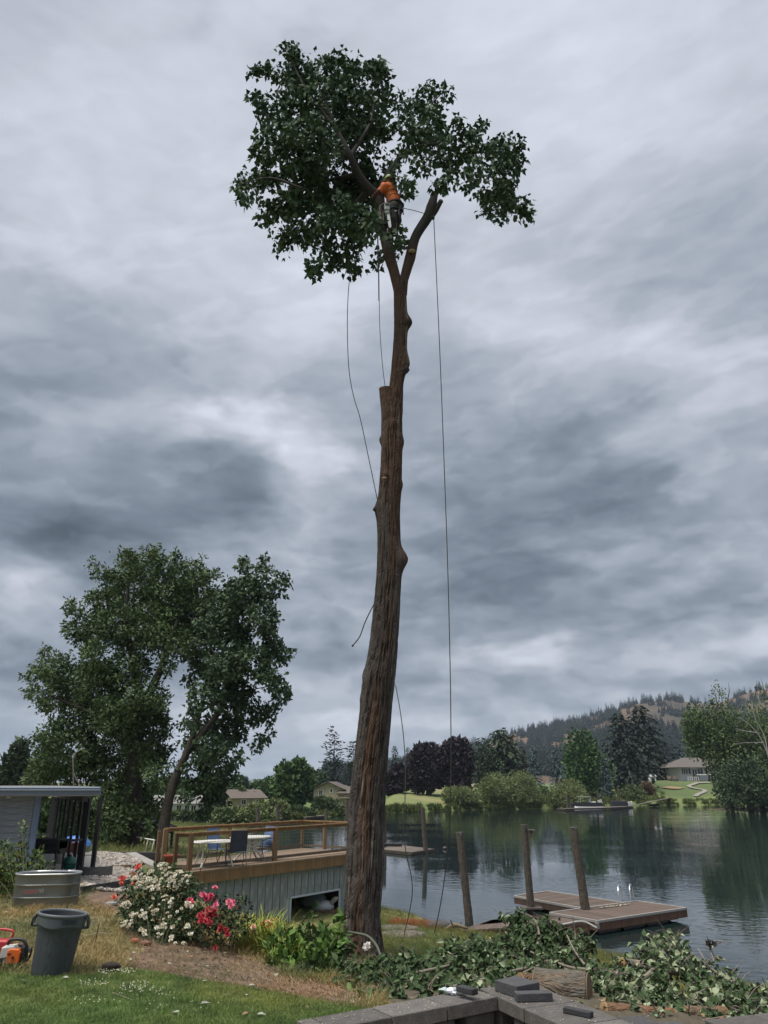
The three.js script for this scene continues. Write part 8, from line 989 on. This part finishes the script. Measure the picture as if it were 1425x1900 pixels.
// ---------------------------------------------------------------- grass
{
  const R = rng(95), tuft = (n, h, sp, w, lean, ks) => { const L = new Leaves(), r = rng(n * 7 + 3); for (let i = 0; i < n; i++) { const a = V((r() - 0.5) * lean, 1, (r() - 0.5) * lean).normalize(), s = tilt(a, r), b = V((r() - 0.5) * sp, 0, (r() - 0.5) * sp), hh = h * (0.5 + 0.7 * r()), k = vary(mix3(ks[0], ks[1], r()), r, 0.2); const m = b.clone().addScaledVector(a, hh * 0.55), t = b.clone().addScaledVector(a, hh).addScaledVector(V(a.x, -0.15, a.z), hh * 0.4); L.tri(b.clone().addScaledVector(s, w), b.clone().addScaledVector(s, -w), m.clone().addScaledVector(s, w * 0.7), k); L.tri(m.clone().addScaledVector(s, w * 0.7), m.clone().addScaledVector(s, -w * 0.5), t, k); } return L.geo(); };
  const m4 = new THREE.Matrix4(), q = new THREE.Quaternion(), up = V(0, 1, 0), gm = vmat(0.75, { side: THREE.DoubleSide });
  const field_ = (name, label, cat, geo, list) => { const M = new THREE.InstancedMesh(geo, gm, list.length); list.forEach(([x, z, s, c], i) => { q.setFromAxisAngle(up, R() * 6.28); m4.compose(onGround(x, z, -0.004), q, V(s, s * (0.7 + 0.6 * R()), s)); M.setMatrixAt(i, m4); M.setColorAt(i, c); }); M.name = numbered(name); scene.add(tag(shadow(M), label, cat, null, 'stuff')); };
  const tint = (x, z, f = 0.4, top = 1.5) => { const a = fbm(x * 0.6, 1, z * 0.6, 3), b = fbm(x * 3, 5, z * 3, 2), g = 1 + f * b; const dry = clamp(0.35 + a * 0.9 + b * 0.4); return lin(g * lerp(0.75, top, dry), g * lerp(0.9, 1.1, dry), g * lerp(0.85, 1.0, dry)); };
  const pick = (n, test, x0, x1, z0, z1, s = 1, near = 1.6, top = 1.5) => { const l = []; let guard = 0; while (l.length < n && guard++ < n * 40) { const z = z0 + (z1 - z0) * Math.pow(R(), near), x = x0 + (x1 - x0) * R(); if (Math.abs(x) > 0.62 * -z + 0.6) continue; const w = fbm(x * 1.7, 0.5, z * 1.7, 3) * 0.22; if (test(x + w * 0.8, z + w)) l.push([x, z, s * (0.7 + 0.6 * R()), tint(x, z, 0.4, top)]); } return l; };
  field_('lawn_grass', 'short mown green grass of the lawn', 'grass', tuft(9, 0.045, 0.075, 0.0022, 0.9, [[0.085, 0.145, 0.028], [0.17, 0.215, 0.06]]), pick(34000, (x, z) => inside(lawn, x, z), -8, 1, -6.6, -10.5, 1, 1.6, 1.3));
  const dryTest = (x, z) => z > -20 && x < 0.5 - (-z - 8) * 0.28 && !inside(lawn, x, z) && !inside(soil, x, z) && !inside(gravel, x, z);
  field_('dry_grass', 'longer dry yellow grass between the lawn and the gravel', 'grass', tuft(9, 0.13, 0.12, 0.003, 1.1, [[0.12, 0.145, 0.045], [0.32, 0.27, 0.13]]), pick(15000, dryTest, -11, 0, -8.8, -20));
  field_('dry_grass', 'thin straw and weeds on the bare soil edge', 'grass', tuft(7, 0.09, 0.14, 0.003, 1.6, [[0.16, 0.13, 0.06], [0.3, 0.235, 0.13]]), pick(900, (x, z) => inside(soil, x, z), -7, 0.5, -8.5, -15));
  const bankTest = (x, z) => groundY(x, z) > WATER + 0.1 && x > -1.5;
  field_('bank_grass', 'rough green and yellow grass on the bank beside the water', 'grass', tuft(10, 0.16, 0.16, 0.004, 0.9, [[0.055, 0.10, 0.02], [0.17, 0.18, 0.055]]), pick(12000, bankTest, -1.4, 9, -11, -33, 1, 0.9));
  field_('field_grass', 'tall green grass of the field beyond the gravel', 'grass', tuft(9, 0.4, 0.4, 0.012, 0.8, [[0.08, 0.12, 0.03], [0.17, 0.19, 0.06]]), pick(12000, (x, z) => groundY(x, z) > WATER + 0.1, -50, -3, -30, -98, 1, 1.2));
  { const L = new Leaves(), lr = rng(17); L.broad(V(-0.5, 0, 0), V(1, 0.1, 0).normalize(), V(0, 1, 0.1).normalize(), 1, 0.75, [1, 1, 1], 0.12, 0.1); const g = L.geo(), list = []; let gd = 0; while (list.length < 620 && gd++ < 40000) { const z = -7.5 - lr() * 8, x = -5.5 + lr() * 11; if (Math.abs(x) > 0.62 * -z) continue; const onLawn = inside(lawn, x, z), onSoil = inside(soil, x, z); if (onLawn ? lr() > 0.05 : onSoil ? lr() > 0.4 : x < -0.5 ? lr() > 0.06 : lr() > 0.7) continue; list.push([x, z]); } const M = new THREE.InstancedMesh(g, leafMat, list.length); list.forEach(([x, z], i) => { const s = 0.03 + 0.06 * lr(); q.setFromEuler(new THREE.Euler((lr() - 0.5) * 0.8, lr() * 6.28, (lr() - 0.5) * 0.8)); m4.compose(onGround(x, z, 0.02), q, V(s, s, s)); M.setMatrixAt(i, m4); const t = lr(); const k = t < 0.35 ? [0.05, 0.085, 0.03] : t < 0.6 ? [0.27, 0.29, 0.2] : [0.2 + 0.1 * lr(), 0.14, 0.075]; M.setColorAt(i, lin(...k)); }); M.name = numbered('leaf_litter'); scene.add(tag(shadow(M), 'green, pale and brown leaf litter strewn over soil and bank', 'leaves', null, 'stuff'));
    const tw = new THREE.CylinderGeometry(0.0035, 0.005, 1, 5).rotateZ(Math.PI / 2), TW = new THREE.InstancedMesh(tw, mat([0.2, 0.16, 0.12], 0.9), 240); let k = 0; while (k < 240) { const z = -7.8 - lr() * 8, x = -5 + lr() * 9; if (Math.abs(x) > 0.62 * -z || (inside(lawn, x, z) && lr() > 0.1)) continue; const s = 0.08 + 0.3 * lr(); q.setFromEuler(new THREE.Euler(0, lr() * 6.28, (lr() - 0.5) * 0.3)); m4.compose(onGround(x, z, 0.018), q, V(s, 1, 1)); TW.setMatrixAt(k, m4); const b = 0.6 + 0.9 * lr(); TW.setColorAt(k, lin(b, b, b)); k++; } TW.name = numbered('twigs'); scene.add(tag(shadow(TW), 'short broken twigs strewn over soil and bank', 'twigs', null, 'stuff')); }
  // rust coloured weed on the shore and clover heads in the lawn
  const rw = hit(782, 1718), rl = []; for (let i = 0; i < 260; i++) { const a = R() * 6.28, r = Math.sqrt(R()); rl.push([rw.x + Math.cos(a) * r * 0.95, rw.z + Math.sin(a) * r * 0.7, 0.8 + R() * 0.5, lin(1.0 + R() * 0.4, 0.55, 0.5)]); } field_('shore_weed', 'rust brown weed patch on the shore right of the trunk', 'weeds', tuft(10, 0.2, 0.2, 0.005, 1.2, [[0.2, 0.13, 0.05], [0.32, 0.2, 0.09]]), rl);
  const head = new THREE.IcosahedronGeometry(0.0048, 1), C = []; for (const [x, y, rx, ry, n] of [[215, 1808, 36, 8, 90], [170, 1830, 30, 8, 40], [255, 1838, 34, 12, 70], [160, 1862, 30, 10, 20], [300, 1846, 30, 8, 16], [300, 1865, 120, 20, 24]]) for (let i = 0; i < n; i++) { const a = R() * 6.28, r = Math.sqrt(R()); C.push(hit(x + Math.cos(a) * r * rx, y + Math.sin(a) * r * ry)); } const CM = new THREE.InstancedMesh(head, mat([0.5, 0.5, 0.36], 0.8), C.length); C.forEach((p, i) => { const s = 0.7 + 0.8 * R(); m4.compose(p.add(V(0, 0.04, 0)), q, V(s, s, s)); CM.setMatrixAt(i, m4); }); CM.name = numbered('clover_flowers'); scene.add(tag(shadow(CM), 'white clover heads dotted over the lawn', 'clover', null, 'stuff'));
}
renderer.render(scene, camera);
